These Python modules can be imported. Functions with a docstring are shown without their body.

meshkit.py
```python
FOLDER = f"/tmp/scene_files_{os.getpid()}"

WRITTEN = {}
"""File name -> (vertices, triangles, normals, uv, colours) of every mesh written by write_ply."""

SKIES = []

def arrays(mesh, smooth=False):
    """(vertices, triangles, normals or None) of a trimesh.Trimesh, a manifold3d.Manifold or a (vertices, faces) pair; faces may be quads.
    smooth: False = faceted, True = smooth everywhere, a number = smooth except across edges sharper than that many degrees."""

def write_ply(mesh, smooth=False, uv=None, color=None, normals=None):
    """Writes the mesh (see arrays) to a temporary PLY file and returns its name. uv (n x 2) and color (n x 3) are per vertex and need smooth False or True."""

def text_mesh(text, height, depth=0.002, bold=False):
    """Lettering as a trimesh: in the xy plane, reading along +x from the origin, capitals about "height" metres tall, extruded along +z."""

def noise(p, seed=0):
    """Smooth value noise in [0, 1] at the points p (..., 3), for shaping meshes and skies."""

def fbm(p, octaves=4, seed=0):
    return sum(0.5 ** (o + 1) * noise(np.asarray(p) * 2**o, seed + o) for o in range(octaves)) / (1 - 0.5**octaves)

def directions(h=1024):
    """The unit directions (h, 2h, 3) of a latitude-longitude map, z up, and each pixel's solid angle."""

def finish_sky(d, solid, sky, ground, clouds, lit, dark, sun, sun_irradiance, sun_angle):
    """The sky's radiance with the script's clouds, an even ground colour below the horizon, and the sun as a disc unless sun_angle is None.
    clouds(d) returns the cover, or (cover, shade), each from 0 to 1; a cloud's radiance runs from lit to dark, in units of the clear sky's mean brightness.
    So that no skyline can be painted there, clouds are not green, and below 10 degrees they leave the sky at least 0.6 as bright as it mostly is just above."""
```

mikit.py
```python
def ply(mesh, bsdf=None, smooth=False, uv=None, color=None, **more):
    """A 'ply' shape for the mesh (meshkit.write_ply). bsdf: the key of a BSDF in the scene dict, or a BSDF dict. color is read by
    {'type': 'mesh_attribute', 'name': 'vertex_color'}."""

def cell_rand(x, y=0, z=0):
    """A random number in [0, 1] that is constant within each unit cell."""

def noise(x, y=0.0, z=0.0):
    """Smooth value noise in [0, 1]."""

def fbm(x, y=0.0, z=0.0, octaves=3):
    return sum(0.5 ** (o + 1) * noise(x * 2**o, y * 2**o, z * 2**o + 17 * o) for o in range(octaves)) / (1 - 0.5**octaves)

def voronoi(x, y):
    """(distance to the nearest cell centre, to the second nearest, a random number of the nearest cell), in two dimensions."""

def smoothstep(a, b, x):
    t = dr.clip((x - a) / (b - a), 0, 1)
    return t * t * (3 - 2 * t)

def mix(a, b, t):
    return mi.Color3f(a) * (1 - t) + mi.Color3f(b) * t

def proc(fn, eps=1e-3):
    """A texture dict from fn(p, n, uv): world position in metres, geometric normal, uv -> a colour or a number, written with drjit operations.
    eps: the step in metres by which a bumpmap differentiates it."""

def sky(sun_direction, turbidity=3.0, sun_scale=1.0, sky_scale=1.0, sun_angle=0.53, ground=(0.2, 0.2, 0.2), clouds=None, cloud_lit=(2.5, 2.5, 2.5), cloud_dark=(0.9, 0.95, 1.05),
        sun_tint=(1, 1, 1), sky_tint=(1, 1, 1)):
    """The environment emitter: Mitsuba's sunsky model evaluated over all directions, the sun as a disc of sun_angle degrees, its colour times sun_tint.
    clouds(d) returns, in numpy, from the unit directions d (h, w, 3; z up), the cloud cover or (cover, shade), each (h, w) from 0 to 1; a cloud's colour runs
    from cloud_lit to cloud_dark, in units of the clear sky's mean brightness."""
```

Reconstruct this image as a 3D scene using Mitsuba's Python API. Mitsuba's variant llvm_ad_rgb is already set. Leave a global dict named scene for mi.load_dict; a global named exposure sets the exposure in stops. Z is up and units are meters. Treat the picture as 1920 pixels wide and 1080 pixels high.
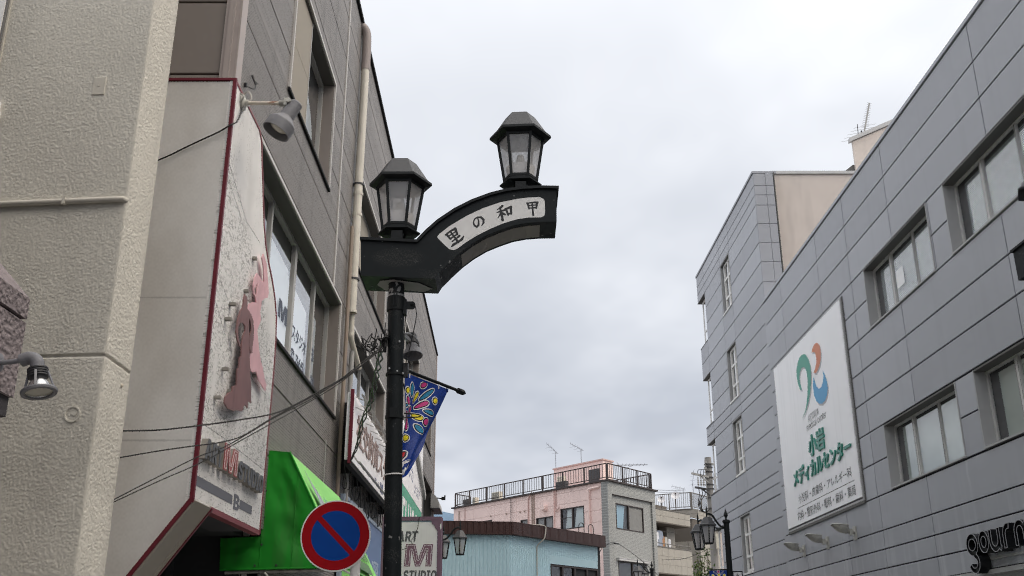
import math
import random

import numpy as np
import trimesh
import drjit as dr
import mitsuba as mi
import mikit
import meshkit
from mikit import ply, proc, noise, fbm, voronoi, smoothstep, mix, cell_rand
from shapely.geometry import Polygon, LineString, Point, MultiPolygon
from shapely.ops import unary_union
from shapely import affinity

T = mi.ScalarTransform4f
rng = np.random.default_rng(7)
random.seed(7)
scene, labels = {}, {}

# ------------------------------------------------------------------ camera, sky, exposure
EYE = np.array([0.0, 0.0, 1.65])
LOOK = np.array([0.00189609, 0.94076291, 0.33906012])
scene['camera'] = {
    'type': 'perspective', 'fov': 53.688, 'fov_axis': 'x', 'near_clip': 0.05, 'far_clip': 3000.0,
    'to_world': T().look_at(origin=EYE.tolist(), target=(EYE + LOOK).tolist(), up=[0.00174016, -0.33906313, 0.94076201])}


def overcast(d):
    """A closed cloud layer: bright, broken overhead, thicker and bluer towards the horizon."""
    el = np.clip(d[..., 2], 0, 1)
    q = d / np.maximum(el[..., None] + 0.16, 0.05)
    q = np.stack([q[..., 0], q[..., 1], 0 * el], -1)
    a = meshkit.fbm(q * 0.9 + 3.1, 5, 3)
    b = meshkit.fbm(q * np.array([2.6, 1.9, 1]) + 11.0, 5, 9)
    swell = np.tanh(3.2 * (a - 0.5) + 2.6 * (b - 0.5))
    shade = 1.0 - 0.62 * el - 0.38 * el ** 4 + 0.20 * swell
    return np.ones_like(el), np.clip(shade, 0, 1)


scene['sky'] = mikit.sky((0.60, -0.28, 0.75), turbidity=4, sun_scale=0.27, sun_angle=50, sun_tint=(0.90, 0.96, 1.06), clouds=overcast,
                         cloud_lit=(2.88, 2.865, 2.85), cloud_dark=(0.81, 0.87, 0.985), ground=(0.2, 0.2, 0.2))
exposure = 2.7
GLYPHS = {
 '小': (1000, '743,510 706,575 731,587 781,600 912,350 969,194 975,150 894,119 887,166 825,341/300,-81 275,-6 440,-6 462,9 463,831 544,831 544,-19 512,-62 437,-81/31,175 74,234 137,359 181,491 200,594 287,581 231,375 150,200 106,138'),
 '岩': (1000, '25,106 161,201 237,277 319,391 315,406 56,406 56,475 950,475 950,406 416,406 331,277 335,269 875,269 875,-81 800,-81 796,-38 329,-38 325,-81 250,-81 248,174 175,113 75,50|325,36 797,31 800,197 328,200/125,800 200,800 203,657 459,656 463,844 537,844 539,657 796,656 800,794 881,800 881,588 125,588'),
 'メ': (1000, '119,25 125,44 198,76 336,170 506,341 505,355 442,405 231,550 275,612 356,569 565,419 656,578 719,762 800,737 806,719 750,581 631,360 762,250 875,137 837,88 806,69 624,255 573,294 450,156 250,6 194,-25 175,-25'),
 'デ': (1000, '844,825 844,837 900,856 975,737 975,719 919,700 874,792/88,400 88,481 906,481 906,400 558,399 537,231 487,106 400,6 306,-56 263,-37 225,0 330,57 412,146 443,209 462,279 468,398/738,781 738,800 787,812 844,731 862,675 813,656/200,656 206,737 731,737 731,656'),
 'ィ': (1000, '125,244 131,262 266,300 473,401 605,495 719,612 781,556 700,469 556,366 556,-81 469,-81 473,312 181,188 150,194'),
 'カ': (1000, '113,25 255,145 318,233 369,341 406,492 403,531 131,525 125,612 416,607 413,787 506,794 502,607 800,612 856,581 819,144 800,63 756,0 700,-19 525,-12 512,75 677,62 712,84 737,147 756,266 769,423 764,531 489,530 475,425 431,275 350,125 244,13 194,-25 163,-19'),
 'ル': (1000, '525,19 525,750 619,750 613,108 679,132 767,195 880,308 900,344 944,294 950,269 825,138 644,13 587,-19 569,-19/69,25 174,133 212,196 244,278 269,467 263,744 350,750 344,400 331,294 306,200 237,75 144,-25'),
 'セ': (1000, '75,388 63,469 81,475 306,514 300,775 394,775 391,531 671,581 831,625 881,581 881,569 775,388 656,244 600,275 594,294 699,414 761,524 388,448 388,117 415,76 491,56 690,63 844,87 837,0 656,-19 456,-19 356,6 319,44 306,88 306,429'),
 'ン': (1000, '144,56 156,69 215,75 366,119 561,219 711,345 806,458 869,569 887,562 919,506 906,456 800,313 650,175 544,106 431,50 237,-12 194,-19/169,669 231,731 369,631 481,525 425,469 413,469 255,612'),
 'タ': (1000, '94,388 211,476 312,583 406,721 444,819 531,794 531,775 488,710 477,675 819,681 869,650 794,438 700,290 708,264 806,194 806,181 750,119 648,205 635,206 494,75 331,-19 250,-44 188,13 379,101 486,176 568,253 548,281 363,400 363,412 419,462 629,326 725,490 760,606 428,606 312,463 175,344 144,344'),
 'ー': (1000, '100,338 100,437 900,431 894,338'),
 '児': (1000, '581,256 656,256 656,23 678,-6 860,-6 887,47 888,137 956,112 956,31 925,-56 894,-75 850,-81 688,-81 619,-69 594,-44 581,0/369,794 869,794 869,288 369,288|444,361 791,357 793,510 446,512|444,579 791,575 793,729 446,731/38,-25 141,7 236,63 293,146 319,256 400,256 369,119 331,50 275,-6 187,-56 87,-87 75,-87 62,-52/144,812 219,812 219,275 144,275'),
 '科': (1000, '431,119 425,194 762,246 763,844 837,844 838,266 956,275 962,244 962,206 838,185 837,-81 763,-81 760,169 450,119/506,725 506,737 538,769 556,775 644,712 712,644 712,631 687,606 656,594 573,680/463,469 506,512 519,512 625,437 687,369 644,325 631,325 555,405/31,163 31,181 112,290 200,486 196,494 44,494 44,562 212,567 212,711 75,694 56,750 272,794 375,831 419,769 288,729 288,566 431,562 431,494 291,494 288,473 381,362 425,294 387,244 375,244 299,373 288,373 287,-81 213,-81 211,349 201,348 181,288 125,181 69,106'),
 '・': (1000, '394,356 394,406 406,437 444,475 475,487 525,487 556,475 594,437 606,406 606,356 594,325 556,288 525,275 475,275 444,288 406,325'),
 '皮': (1000, '31,-31 93,84 137,254 150,398 150,706 484,706 488,844 569,844 571,707 875,712 925,694 906,631 837,488 769,506 818,615 816,631 569,627 571,451 819,450 856,431 837,363 775,250 737,200 638,104 677,76 778,32 956,-13 919,-81 888,-81 756,-44 566,51 419,-25 225,-81 188,-6 347,31 500,104 375,244 302,381 219,379 200,175 175,81 125,-31 94,-75|392,381 388,372 413,321 451,264 567,150 680,252 743,346 750,377|225,454 486,451 487,629 227,631'),
 '膚': (1000, '44,-31 94,103 119,248 125,694 447,694 450,844 525,844 529,788 862,787 862,738 529,737 525,698 919,687 925,663 881,573 931,562 931,525 900,488 875,481 519,481 475,494 456,513 446,556 256,544 256,587 447,594 448,637 201,636 194,275 175,131 112,-56 94,-62|525,536 542,525 852,525 868,533 875,552 806,575 828,637 529,638 528,600 762,606 762,569 573,562 527,556/256,444 875,444 875,250 256,250|594,292 796,288 800,328 597,331|594,373 796,369 800,402 598,406|325,292 521,288 525,328 329,331|325,373 521,369 525,402 329,406/306,212 825,212 819,-62 769,-81 663,-81 644,-31 748,-31 756,-21 753,25 386,25 381,-81 306,-81|381,67 746,63 756,96 385,100|381,142 752,138 756,171 385,175'),
 'ア': (1000, '125,638 125,731 192,719 887,725 931,681 800,494 662,369 644,369 613,394 594,425 648,457 755,564 793,615 798,643/181,19 311,95 393,189 425,266 444,360 444,544 531,544 531,406 519,300 494,206 450,119 369,31 262,-37 238,-31'),
 'レ': (1000, '225,25 225,744 319,744 315,88 472,138 617,213 748,307 856,425 900,375 906,350 787,231 587,100 412,25 315,0 287,-19 275,-19'),
 'ギ': (1000, '813,819 819,837 862,850 931,750 944,713 888,694 856,761/106,169 88,256 113,262 165,263 449,309 410,506 106,456 94,519 94,544 106,550 177,550 392,583 369,721 356,744 363,762 444,775 469,609 509,600 773,651 743,723 700,781 700,794 744,812 769,794 831,687 825,669 781,653 794,569 497,525 493,517 527,326 862,381 881,306 862,294 545,248 581,47 606,-25 600,-50 531,-62 519,-62 513,-50 512,-10 460,231'),
 '内': (1000, '100,675 460,675 463,844 537,844 540,675 900,675 894,-44 844,-75 669,-81 650,-25 650,-6 815,-6 831,16 830,599 541,600 525,502 526,464 800,194 800,181 775,156 738,138 636,261 498,388 425,263 312,156 250,125 200,181 292,238 399,358 444,459 462,596 179,600 175,-81 100,-81'),
 '整': (1000, '500,356 500,369 610,413 687,472 638,538 610,599 595,599 550,538 500,581 500,594 581,696 638,844 706,831 678,732 950,731 950,669 882,661 869,606 837,544 786,472 846,419 962,369 919,306 825,350 735,420 656,363 550,313 538,313|644,661 694,564 734,524 768,558 812,654 808,669 648,669/50,-56 50,6 212,8 213,175 281,175 281,17 289,7 462,10 461,230 113,231 113,294 887,294 887,231 539,230 540,151 825,150 825,94 541,94 538,10 956,6 956,-56/44,356 44,369 155,426 225,491 221,500 88,500 88,675 256,679 253,725 56,725 56,781 253,781 256,844 325,844 329,781 512,781 512,725 325,721 328,675 487,675 487,500 362,496 487,412 456,369 329,450 325,325 256,325 252,438 175,369 87,313|329,625 327,551 424,552 423,624|331,475 343,484 341,500 325,497|150,554 254,551 256,623 152,624'),
 '形': (1000, '531,-25 642,32 748,107 855,214 894,275 969,250 900,150 812,63 675,-37 581,-81 555,-39/588,313 588,325 654,357 767,438 875,550 937,525 925,494 825,394 681,288 631,269/575,606 748,726 844,825 912,800 912,788 800,675 662,575 625,563/38,-37 99,46 131,115 169,298 168,380 44,381 44,450 175,454 175,704 165,712 56,713 56,781 575,781 575,713 485,712 475,702 475,453 587,450 588,381 485,381 475,371 475,-81 406,-81 402,381 245,380 231,213 194,69 150,-19 94,-87|248,712 244,452 404,451 406,710'),
 '外': (1000, '613,-81 613,844 687,844 688,527 725,537 756,512 844,437 962,319 962,306 912,263 900,263 805,367 689,462 687,-81/44,-19 50,0 123,38 217,120 319,259 318,279 298,299 169,394 175,419 212,450 359,344 406,472 431,579 430,618 247,619 187,475 112,356 100,350 44,394 56,425 99,477 162,603 231,844 287,837 306,831 306,819 271,688 481,694 525,675 487,469 412,263 306,94 206,-6 106,-75'),
 '眼': (1000, '400,-25 438,36 438,800 894,800 894,356 691,356 688,329 741,212 811,251 888,319 906,319 950,275 912,238 775,148 839,70 962,-12 912,-75 813,-12 763,38 688,150 656,219 618,355 517,356 513,27 687,69 687,0 528,-44 437,-81|512,429 816,425 818,547 515,550|512,617 816,613 818,729 515,731/75,781 350,781 350,81 140,81 137,-6 75,-6|138,154 286,151 286,299 139,299|138,373 148,363 286,363 287,505 139,505|138,579 286,576 287,711 139,712'),
 '歯': (1000, '50,550 50,612 206,614 206,794 281,794 283,613 461,613 463,844 537,844 541,769 862,769 862,706 540,706 540,613 950,612 950,544/112,506 187,506 189,32 814,31 819,506 887,506 887,-81 819,-81 815,-38 113,-37/225,113 225,125 348,195 425,277 225,281 225,337 461,338 463,512 531,512 534,338 781,337 781,281 532,280 531,56 463,56 459,225 394,156 281,75 263,75/544,231 575,269 594,269 725,162 750,131 712,94 700,94/600,363 649,446 669,494 731,475 650,350 613,356/269,475 319,494 375,425 394,369 344,350'),
 '薬': (1000, '44,-25 44,-6 173,32 298,94 369,152 63,156 56,225 462,227 460,281 319,281 319,606 441,607 469,687 537,675 515,607 687,606 689,400 725,437 750,437 887,362 944,319 906,269 888,269 829,318 691,394 681,281 538,277 541,225 944,225 937,156 618,152 683,101 765,57 884,13 956,0 950,-25 919,-62 819,-37 688,25 542,132 537,-81 463,-81 458,138 337,44 137,-56 81,-69|388,342 616,338 619,416 391,419|388,473 609,469 619,479 619,547 608,556 391,556/56,713 56,775 285,776 288,844 362,844 366,775 628,775 631,844 706,844 709,775 944,775 944,713 714,712 706,702 706,631 631,631 627,712 372,712 363,702 362,631 294,631 284,712/713,500 856,644 919,612 837,525 775,475 756,475/56,313 56,331 69,337 287,425 300,369 169,300 81,269/88,594 106,619 144,637 262,531 275,500 250,475 219,463 205,486'),
 '局': (1000, '31,-12 94,116 137,285 150,392 150,787 844,787 844,531 225,527 229,444 912,444 894,75 875,-19 844,-62 794,-81 663,-81 638,-25 638,-6 771,-12 799,9 825,148 834,375 221,374 200,219 144,38 94,-50|229,725 225,604 235,594 769,597 765,725/306,300 687,300 687,38 379,37 375,-19 306,-19|375,104 616,101 618,235 377,237'),
 'ト': (1000, '331,-31 331,775 425,775 420,508 550,469 787,375 837,350 844,325 819,263 800,263 679,325 421,418 425,-31'),
 'ス': (1000, '106,38 106,50 185,82 298,151 492,320 587,439 675,610 671,625 188,619 188,712 756,712 800,675 725,513 611,334 812,137 900,37 875,6 825,-25 711,117 558,269 381,106 219,0 163,-25'),
 'ジ': (1000, '849,686 794,775 850,794 944,638 881,619/144,31 144,50 228,63 379,113 586,232 755,389 844,519 862,519 900,450 869,394 725,238 581,125 437,44 219,-31 181,-31/663,719 688,737 719,744 781,650 806,588 750,569/244,694 294,762 487,637 506,613 456,550/94,463 131,531 150,531 319,431 356,406 356,394 306,331 204,406'),
 'オ': (1000, '88,131 88,144 198,201 342,307 467,426 537,516 534,531 125,525 125,612 579,607 569,788 662,787 659,607 900,612 900,531 657,529 662,19 625,-25 413,-25 406,19 406,56 558,44 581,59 578,444 406,256 219,113 138,75'),
 '社': (1000, '381,31 650,34 650,454 431,456 431,531 649,533 650,844 725,844 726,533 938,531 937,456 725,454 725,34 962,31 962,-44 381,-44/31,275 38,300 123,357 218,452 312,591 309,600 50,600 50,669 250,671 224,729 163,806 175,825 219,844 275,781 312,719 300,700 258,680 257,670 381,669 412,644 362,538 288,434 425,288 375,231 287,342 275,341 275,-81 200,-81 199,323 69,219 56,219'),
 '交': (1000, '50,-25 50,-13 122,0 272,50 443,146 443,161 394,206 350,269 288,388 288,406 344,425 356,419 413,302 503,205 587,296 650,425 719,412 725,394 675,294 563,146 634,101 771,38 956,-6 912,-75 863,-69 688,-12 588,38 498,100 425,44 331,-6 137,-75 88,-81 68,-39/69,706 478,706 419,831 494,850 562,731 562,719 546,718 546,707 931,706 931,631 69,631/619,556 669,600 694,594 875,450 931,394 931,375 869,338 761,449/75,388 75,400 117,419 217,495 313,600 387,575 387,563 294,463 144,344 125,338'),
 '的': (1000, '88,681 198,682 238,844 319,831 269,684 437,681 442,487 481,534 537,646 594,844 669,831 633,688 931,687 906,163 887,38 869,-12 831,-50 794,-62 625,-56 625,-28 606,12 771,6 799,27 812,53 844,273 856,614 604,619 506,438 448,481 438,479 437,25 160,25 156,-56 88,-56|156,98 368,95 367,337 157,336|161,612 158,408 367,408 367,611/556,431 612,456 687,362 769,231 719,194 700,194 668,261 563,406'),
 '賃': (1000, '325,625 325,681 587,684 585,749 388,744 375,794 640,806 837,831 875,788 787,769 671,762 663,752 663,683 944,681 944,625 663,621 665,557 900,556 900,500 369,500 369,556 585,557 587,622/588,13 588,25 625,50 656,56 894,-19 937,-38 937,-50 850,-81 741,-31/181,450 831,450 831,69 181,69|256,236 752,231 756,290 260,294|256,342 752,338 756,396 260,400|261,181 260,119 756,123 752,181/56,-31 234,13 338,56 381,50 412,31 406,19 325,-19 131,-81 100,-81/31,631 31,644 79,663 211,757 288,844 356,825 344,794 269,722 269,488 200,488 198,656 183,656 94,588 75,588'),
 '☎': (1000, '38,419 56,556 106,619 219,675 406,706 662,700 844,650 931,581 956,506 962,450 962,419 950,400 894,400 750,425 731,438 731,456 774,573 669,572 669,504 694,421 726,376 812,294 862,206 881,131 881,50 856,25 144,25 119,50 119,131 138,206 188,294 274,376 306,421 331,504 331,573 226,573 269,456 262,431 106,400 50,400|331,271 344,184 383,126 447,88 527,81 592,107 643,158 669,229 669,271 643,341 617,374 553,412 473,419 408,393 357,342|412,479 585,476 587,573 415,574'),
 '水': (1000, '313,-6 452,0 462,9 463,844 544,844 544,591 621,444 642,451 737,552 813,656 881,612 856,569 663,372 726,289 833,183 921,119 969,100 975,88 938,55 925,25 913,25 806,94 669,238 548,425 544,0 531,-44 481,-75 344,-81/44,69 50,87 92,113 149,170 212,252 268,359 312,492 309,512 69,513 69,587 375,588 406,575 381,450 350,356 256,175 219,125 106,19 94,19 92,30'),
 '曜': (1000, '75,775 319,775 323,243 406,339 488,487 556,469 525,410 527,394 660,394 662,416 638,462 675,478 663,544 862,627 861,749 669,750 669,806 925,806 925,488 863,488 862,559 848,562 699,484 746,394 931,394 931,338 738,335 740,269 906,262 906,213 739,212 738,139 906,137 906,88 740,87 738,23 950,19 950,-37 504,-38 494,-81 431,-81 427,250 375,194 320,230 319,119 141,119 137,38 75,38|500,23 666,19 668,85 503,87|500,142 666,138 668,210 503,212|500,273 666,269 668,335 503,337|138,192 256,190 254,412 138,410|138,486 256,484 254,706 138,704/694,694 731,731 819,644 787,613 775,613/375,488 363,544 510,600 569,636 567,749 375,750 375,806 631,806 631,494 569,488 565,569 387,481/394,694 431,731 519,644 487,613 475,613'),
 '美': (1000, '44,-19 56,-6 197,19 291,57 380,126 412,179 408,188 81,188 81,256 433,256 444,272 446,331 56,331 56,400 462,403 459,487 150,488 150,550 452,550 462,560 459,637 100,638 100,706 299,708 262,779 238,800 231,825 294,850 369,750 381,725 371,706 609,706 700,850 769,825 701,707 900,706 900,638 539,637 540,550 856,550 856,488 541,487 538,404 950,400 950,331 535,331 519,261 937,256 937,188 581,183 633,114 696,69 834,13 956,-6 919,-75 800,-56 656,6 563,81 497,170 462,106 400,38 294,-25 175,-62 75,-75'),
 '容': (1000, '81,144 44,206 198,276 305,345 436,464 494,544 550,525 556,506 544,491 563,464 696,351 777,301 956,219 912,156 869,169 797,212 782,211 781,-81 706,-81 702,-50 298,-50 294,-81 219,-81 218,198 203,200 100,144|294,23 704,19 706,185 296,187|312,262 316,256 700,260 606,331 503,433 431,356/81,569 81,750 466,750 469,766 438,831 494,850 519,844 566,750 919,750 919,569 844,569 839,681 160,681 156,569/588,588 631,631 644,631 812,519 900,438 844,388 730,493/94,438 94,450 161,482 261,557 325,631 400,612 394,594 319,513 150,388 138,388'),
 '室': (1000, '56,12 461,13 461,149 150,150 150,219 459,219 463,319 537,319 541,219 856,219 856,150 539,149 539,14 944,12 944,-56 56,-56/69,575 69,756 466,756 469,772 438,837 500,856 525,831 560,756 931,756 931,575 856,575 852,688 148,687 144,575/188,306 169,375 198,382 298,457 363,527 175,531 175,594 837,594 837,531 471,531 318,392 384,388 679,413 680,424 613,475 613,487 669,519 800,406 856,344 837,313 806,294 746,356 310,325'),
 'lK': (644, '94,731 162,731 167,343 519,731 612,731 324,416 338,383 356,369 369,339 387,325 413,277 431,262 444,233 462,219 476,189 494,175 612,0 525,0 499,48 481,63 424,154 406,169 349,261 271,362 163,253 162,0 94,0'),
 'lO': (756, '63,300 63,425 94,550 138,625 175,662 213,694 263,719 331,738 425,737 494,719 562,681 619,625 662,550 694,425 694,300 681,231 662,175 619,100 562,44 512,13 425,-12 331,-12 263,6 213,31 138,100 113,138 75,231|131,292 144,234 176,164 245,89 269,81 277,69 341,50 414,50 492,76 531,112 542,114 544,125 581,164 606,216 625,291 625,434 606,509 581,561 544,600 542,611 531,613 511,637 441,669 341,675 264,649 188,580 150,509 131,434'),
 'lI': (419, '50,0 50,62 175,67 175,665 50,669 50,731 369,731 369,669 244,664 244,66 369,62 369,0'),
 'lW': (969, '31,706 31,731 100,731 200,341 212,319 262,119 263,91 271,87 281,103 313,256 325,278 438,725 444,731 525,731 606,409 619,387 638,291 650,269 687,119 688,91 696,87 706,103 706,131 744,281 756,303 863,725 869,731 937,731 737,0 650,0 619,141 606,163 556,372 525,463 494,616 483,632 475,628 437,450 406,359 319,13 312,0 225,0 219,47 194,113 131,366 119,388 44,684'),
 'lA': (669, '25,0 113,250 125,266 138,319 150,334 163,387 175,403 188,456 200,472 213,525 225,540 238,594 250,609 288,731 294,737 369,737 400,675 413,621 425,606 438,553 450,537 463,484 494,419 507,365 519,350 531,297 544,281 556,228 569,212 644,0 569,0 489,219 178,218 100,0|325,638 204,281 463,284 456,322 444,338 400,479 388,494 335,663 325,659'),
 'lm': (869, '81,550 144,550 148,462 206,531 269,556 331,556 381,537 412,512 445,456 475,500 513,531 581,556 650,556 725,525 756,494 787,406 787,0 719,0 719,409 692,461 633,494 560,494 521,474 488,442 469,403 469,0 400,0 400,402 381,448 348,481 315,494 247,494 195,468 169,435 150,390 150,0 81,0'),
 'le': (581, '56,219 56,319 75,400 113,469 163,519 186,526 194,537 256,556 331,556 381,544 437,512 475,475 512,406 531,306 525,250 125,247 125,210 144,146 195,83 241,56 346,50 372,57 442,114 450,137 512,119 512,100 494,69 456,31 400,0 350,-12 263,-12 175,19 100,94 75,144|151,410 125,346 129,313 462,316 456,359 431,423 379,474 334,494 260,494 202,468'),
 'ld': (600, '56,219 63,362 75,406 113,475 156,519 200,544 244,556 319,556 394,525 431,487 433,476 448,469 450,731 519,731 519,0 456,0 452,100 425,56 381,13 344,-6 244,-12 200,0 163,19 106,75 75,138|125,216 131,184 163,115 209,69 254,50 327,50 373,70 424,127 444,172 456,235 456,315 437,391 418,430 373,474 327,494 253,494 183,455 144,398 125,334'),
 'li': (231, '69,681 75,725 100,744 144,737 162,712 156,669 131,650 88,656/81,550 150,550 150,0 81,0'),
 'lc': (562, '56,219 56,319 75,400 119,475 150,506 200,537 275,556 319,556 394,537 444,506 500,437 506,413 444,394 412,448 379,474 328,494 266,494 214,474 164,424 131,353 125,327 131,184 169,108 221,63 260,50 334,50 392,76 431,114 444,150 506,131 487,81 431,25 381,0 337,-12 256,-12 194,6 186,18 163,25 100,94 75,144'),
 'la': (550, '50,119 50,187 63,225 106,269 206,306 366,325 400,348 400,416 380,455 335,487 314,494 209,487 158,455 131,413 113,412 69,431 100,494 150,531 231,556 312,556 400,525 444,481 469,412 469,0 400,0 395,75 344,19 294,-6 269,-12 163,-6 113,19 75,56|119,123 126,102 164,63 204,50 284,50 329,69 387,134 400,173 399,280 294,256 216,250 152,224 119,178'),
 'll': (256, '81,731 150,731 150,85 172,56 231,56 244,19 244,0 231,-6 163,-6 119,13 100,31 81,75'),
 'ln': (588, '81,550 144,550 147,462 188,512 225,537 294,556 394,544 437,519 469,487 500,419 500,373 506,369 506,0 500,-6 438,-6 438,377 425,422 379,474 327,494 273,494 227,481 170,430 157,404 150,383 150,0 144,-6 81,-6'),
 'lt': (294, '6,556 86,557 88,681 156,681 157,558 262,556 269,550 269,494 156,489 156,97 183,63 203,56 262,62 275,25 269,0 156,6 106,50 94,75 88,100 87,490 6,494'),
 'lr': (356, '81,550 144,550 144,473 152,469 163,494 194,525 231,544 281,556 331,556 331,494 266,494 215,474 176,442 150,391 150,0 81,0'),
 'bA': (788, '25,6 263,731 269,738 512,737 525,719 762,6 756,0 556,0 508,150 278,150 225,0 31,0|381,566 319,309 322,288 462,291 390,569'),
 'bR': (662, '50,731 406,731 481,712 519,694 581,637 612,581 625,531 625,438 594,350 550,300 508,281 500,266 550,187 576,127 587,119 613,59 625,50 644,12 644,-6 450,-6 314,244 238,241 238,0 231,-6 50,-6|238,392 346,388 398,407 418,427 431,460 431,509 418,542 398,562 346,581 239,580'),
 'bT': (688, '31,581 31,731 656,731 656,581 438,578 437,0 250,0 249,579'),
 'bS': (662, '31,206 31,256 206,256 226,195 252,169 304,150 371,150 410,163 444,204 443,235 416,268 372,287 238,313 181,331 100,381 75,413 50,475 50,556 69,612 125,681 175,712 250,737 394,744 500,712 508,701 531,694 581,644 612,581 619,506 444,506 430,555 371,587 284,581 244,539 244,509 271,476 309,456 494,412 550,381 612,312 631,250 625,150 594,88 556,50 487,13 400,-6 281,-6 213,6 138,38 75,94 50,138'),
 'bU': (725, '50,737 231,738 237,731 238,254 257,208 289,176 336,156 390,156 436,176 468,208 487,253 488,737 669,738 675,731 675,225 662,169 637,119 581,56 500,13 456,0 306,-6 244,6 181,31 100,100 75,138 50,219'),
 'bD': (725, '50,731 381,731 419,725 525,687 562,662 619,606 650,556 681,462 687,313 675,244 644,163 619,125 562,69 469,19 381,0 50,0|238,161 358,156 384,163 442,188 481,240 500,316 494,453 468,511 430,549 404,562 352,575 238,572'),
 'bI': (500, '31,0 31,150 156,154 156,578 31,581 31,731 469,731 469,581 344,577 344,154 469,150 469,0'),
 'bO': (775, '38,300 44,462 88,581 156,662 213,700 275,725 338,737 437,737 500,725 562,700 619,662 656,625 694,569 725,487 737,419 737,306 706,181 675,125 619,63 562,25 500,0 437,-12 338,-12 256,6 181,44 119,100 88,144 56,213|225,310 231,279 251,227 315,163 360,150 415,150 480,176 524,227 550,316 544,446 512,517 460,562 415,575 360,575 295,549 251,498 231,447 225,414'),
 'bM': (950, '50,0 50,731 344,731 375,609 400,550 400,528 425,469 473,243 481,247 488,312 525,475 606,731 900,731 900,0 713,0 715,550 706,547 706,519 650,306 550,0 394,0 375,78 294,313 244,522 235,525 237,0'),
 'bB': (662, '50,731 412,731 494,712 569,662 606,581 600,488 550,419 475,383 478,375 512,375 569,350 606,312 631,262 638,237 631,144 612,100 575,56 512,19 437,0 50,0|238,154 371,150 410,163 437,189 444,209 437,266 404,299 371,312 240,312|238,436 352,431 386,444 419,484 412,542 386,568 353,581 239,581'),
 'b3': (644, '31,181 31,219 219,219 226,184 258,151 298,138 352,138 386,151 412,177 425,210 419,272 391,306 352,325 219,331 219,450 281,506 292,507 338,556 348,557 362,579 69,581 69,731 587,731 587,594 570,587 537,550 527,549 444,469 433,468 406,436 500,412 550,381 587,337 612,281 619,181 606,138 587,100 531,44 475,13 375,-12 269,-12 206,0 125,38 75,81 50,119'),
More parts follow.
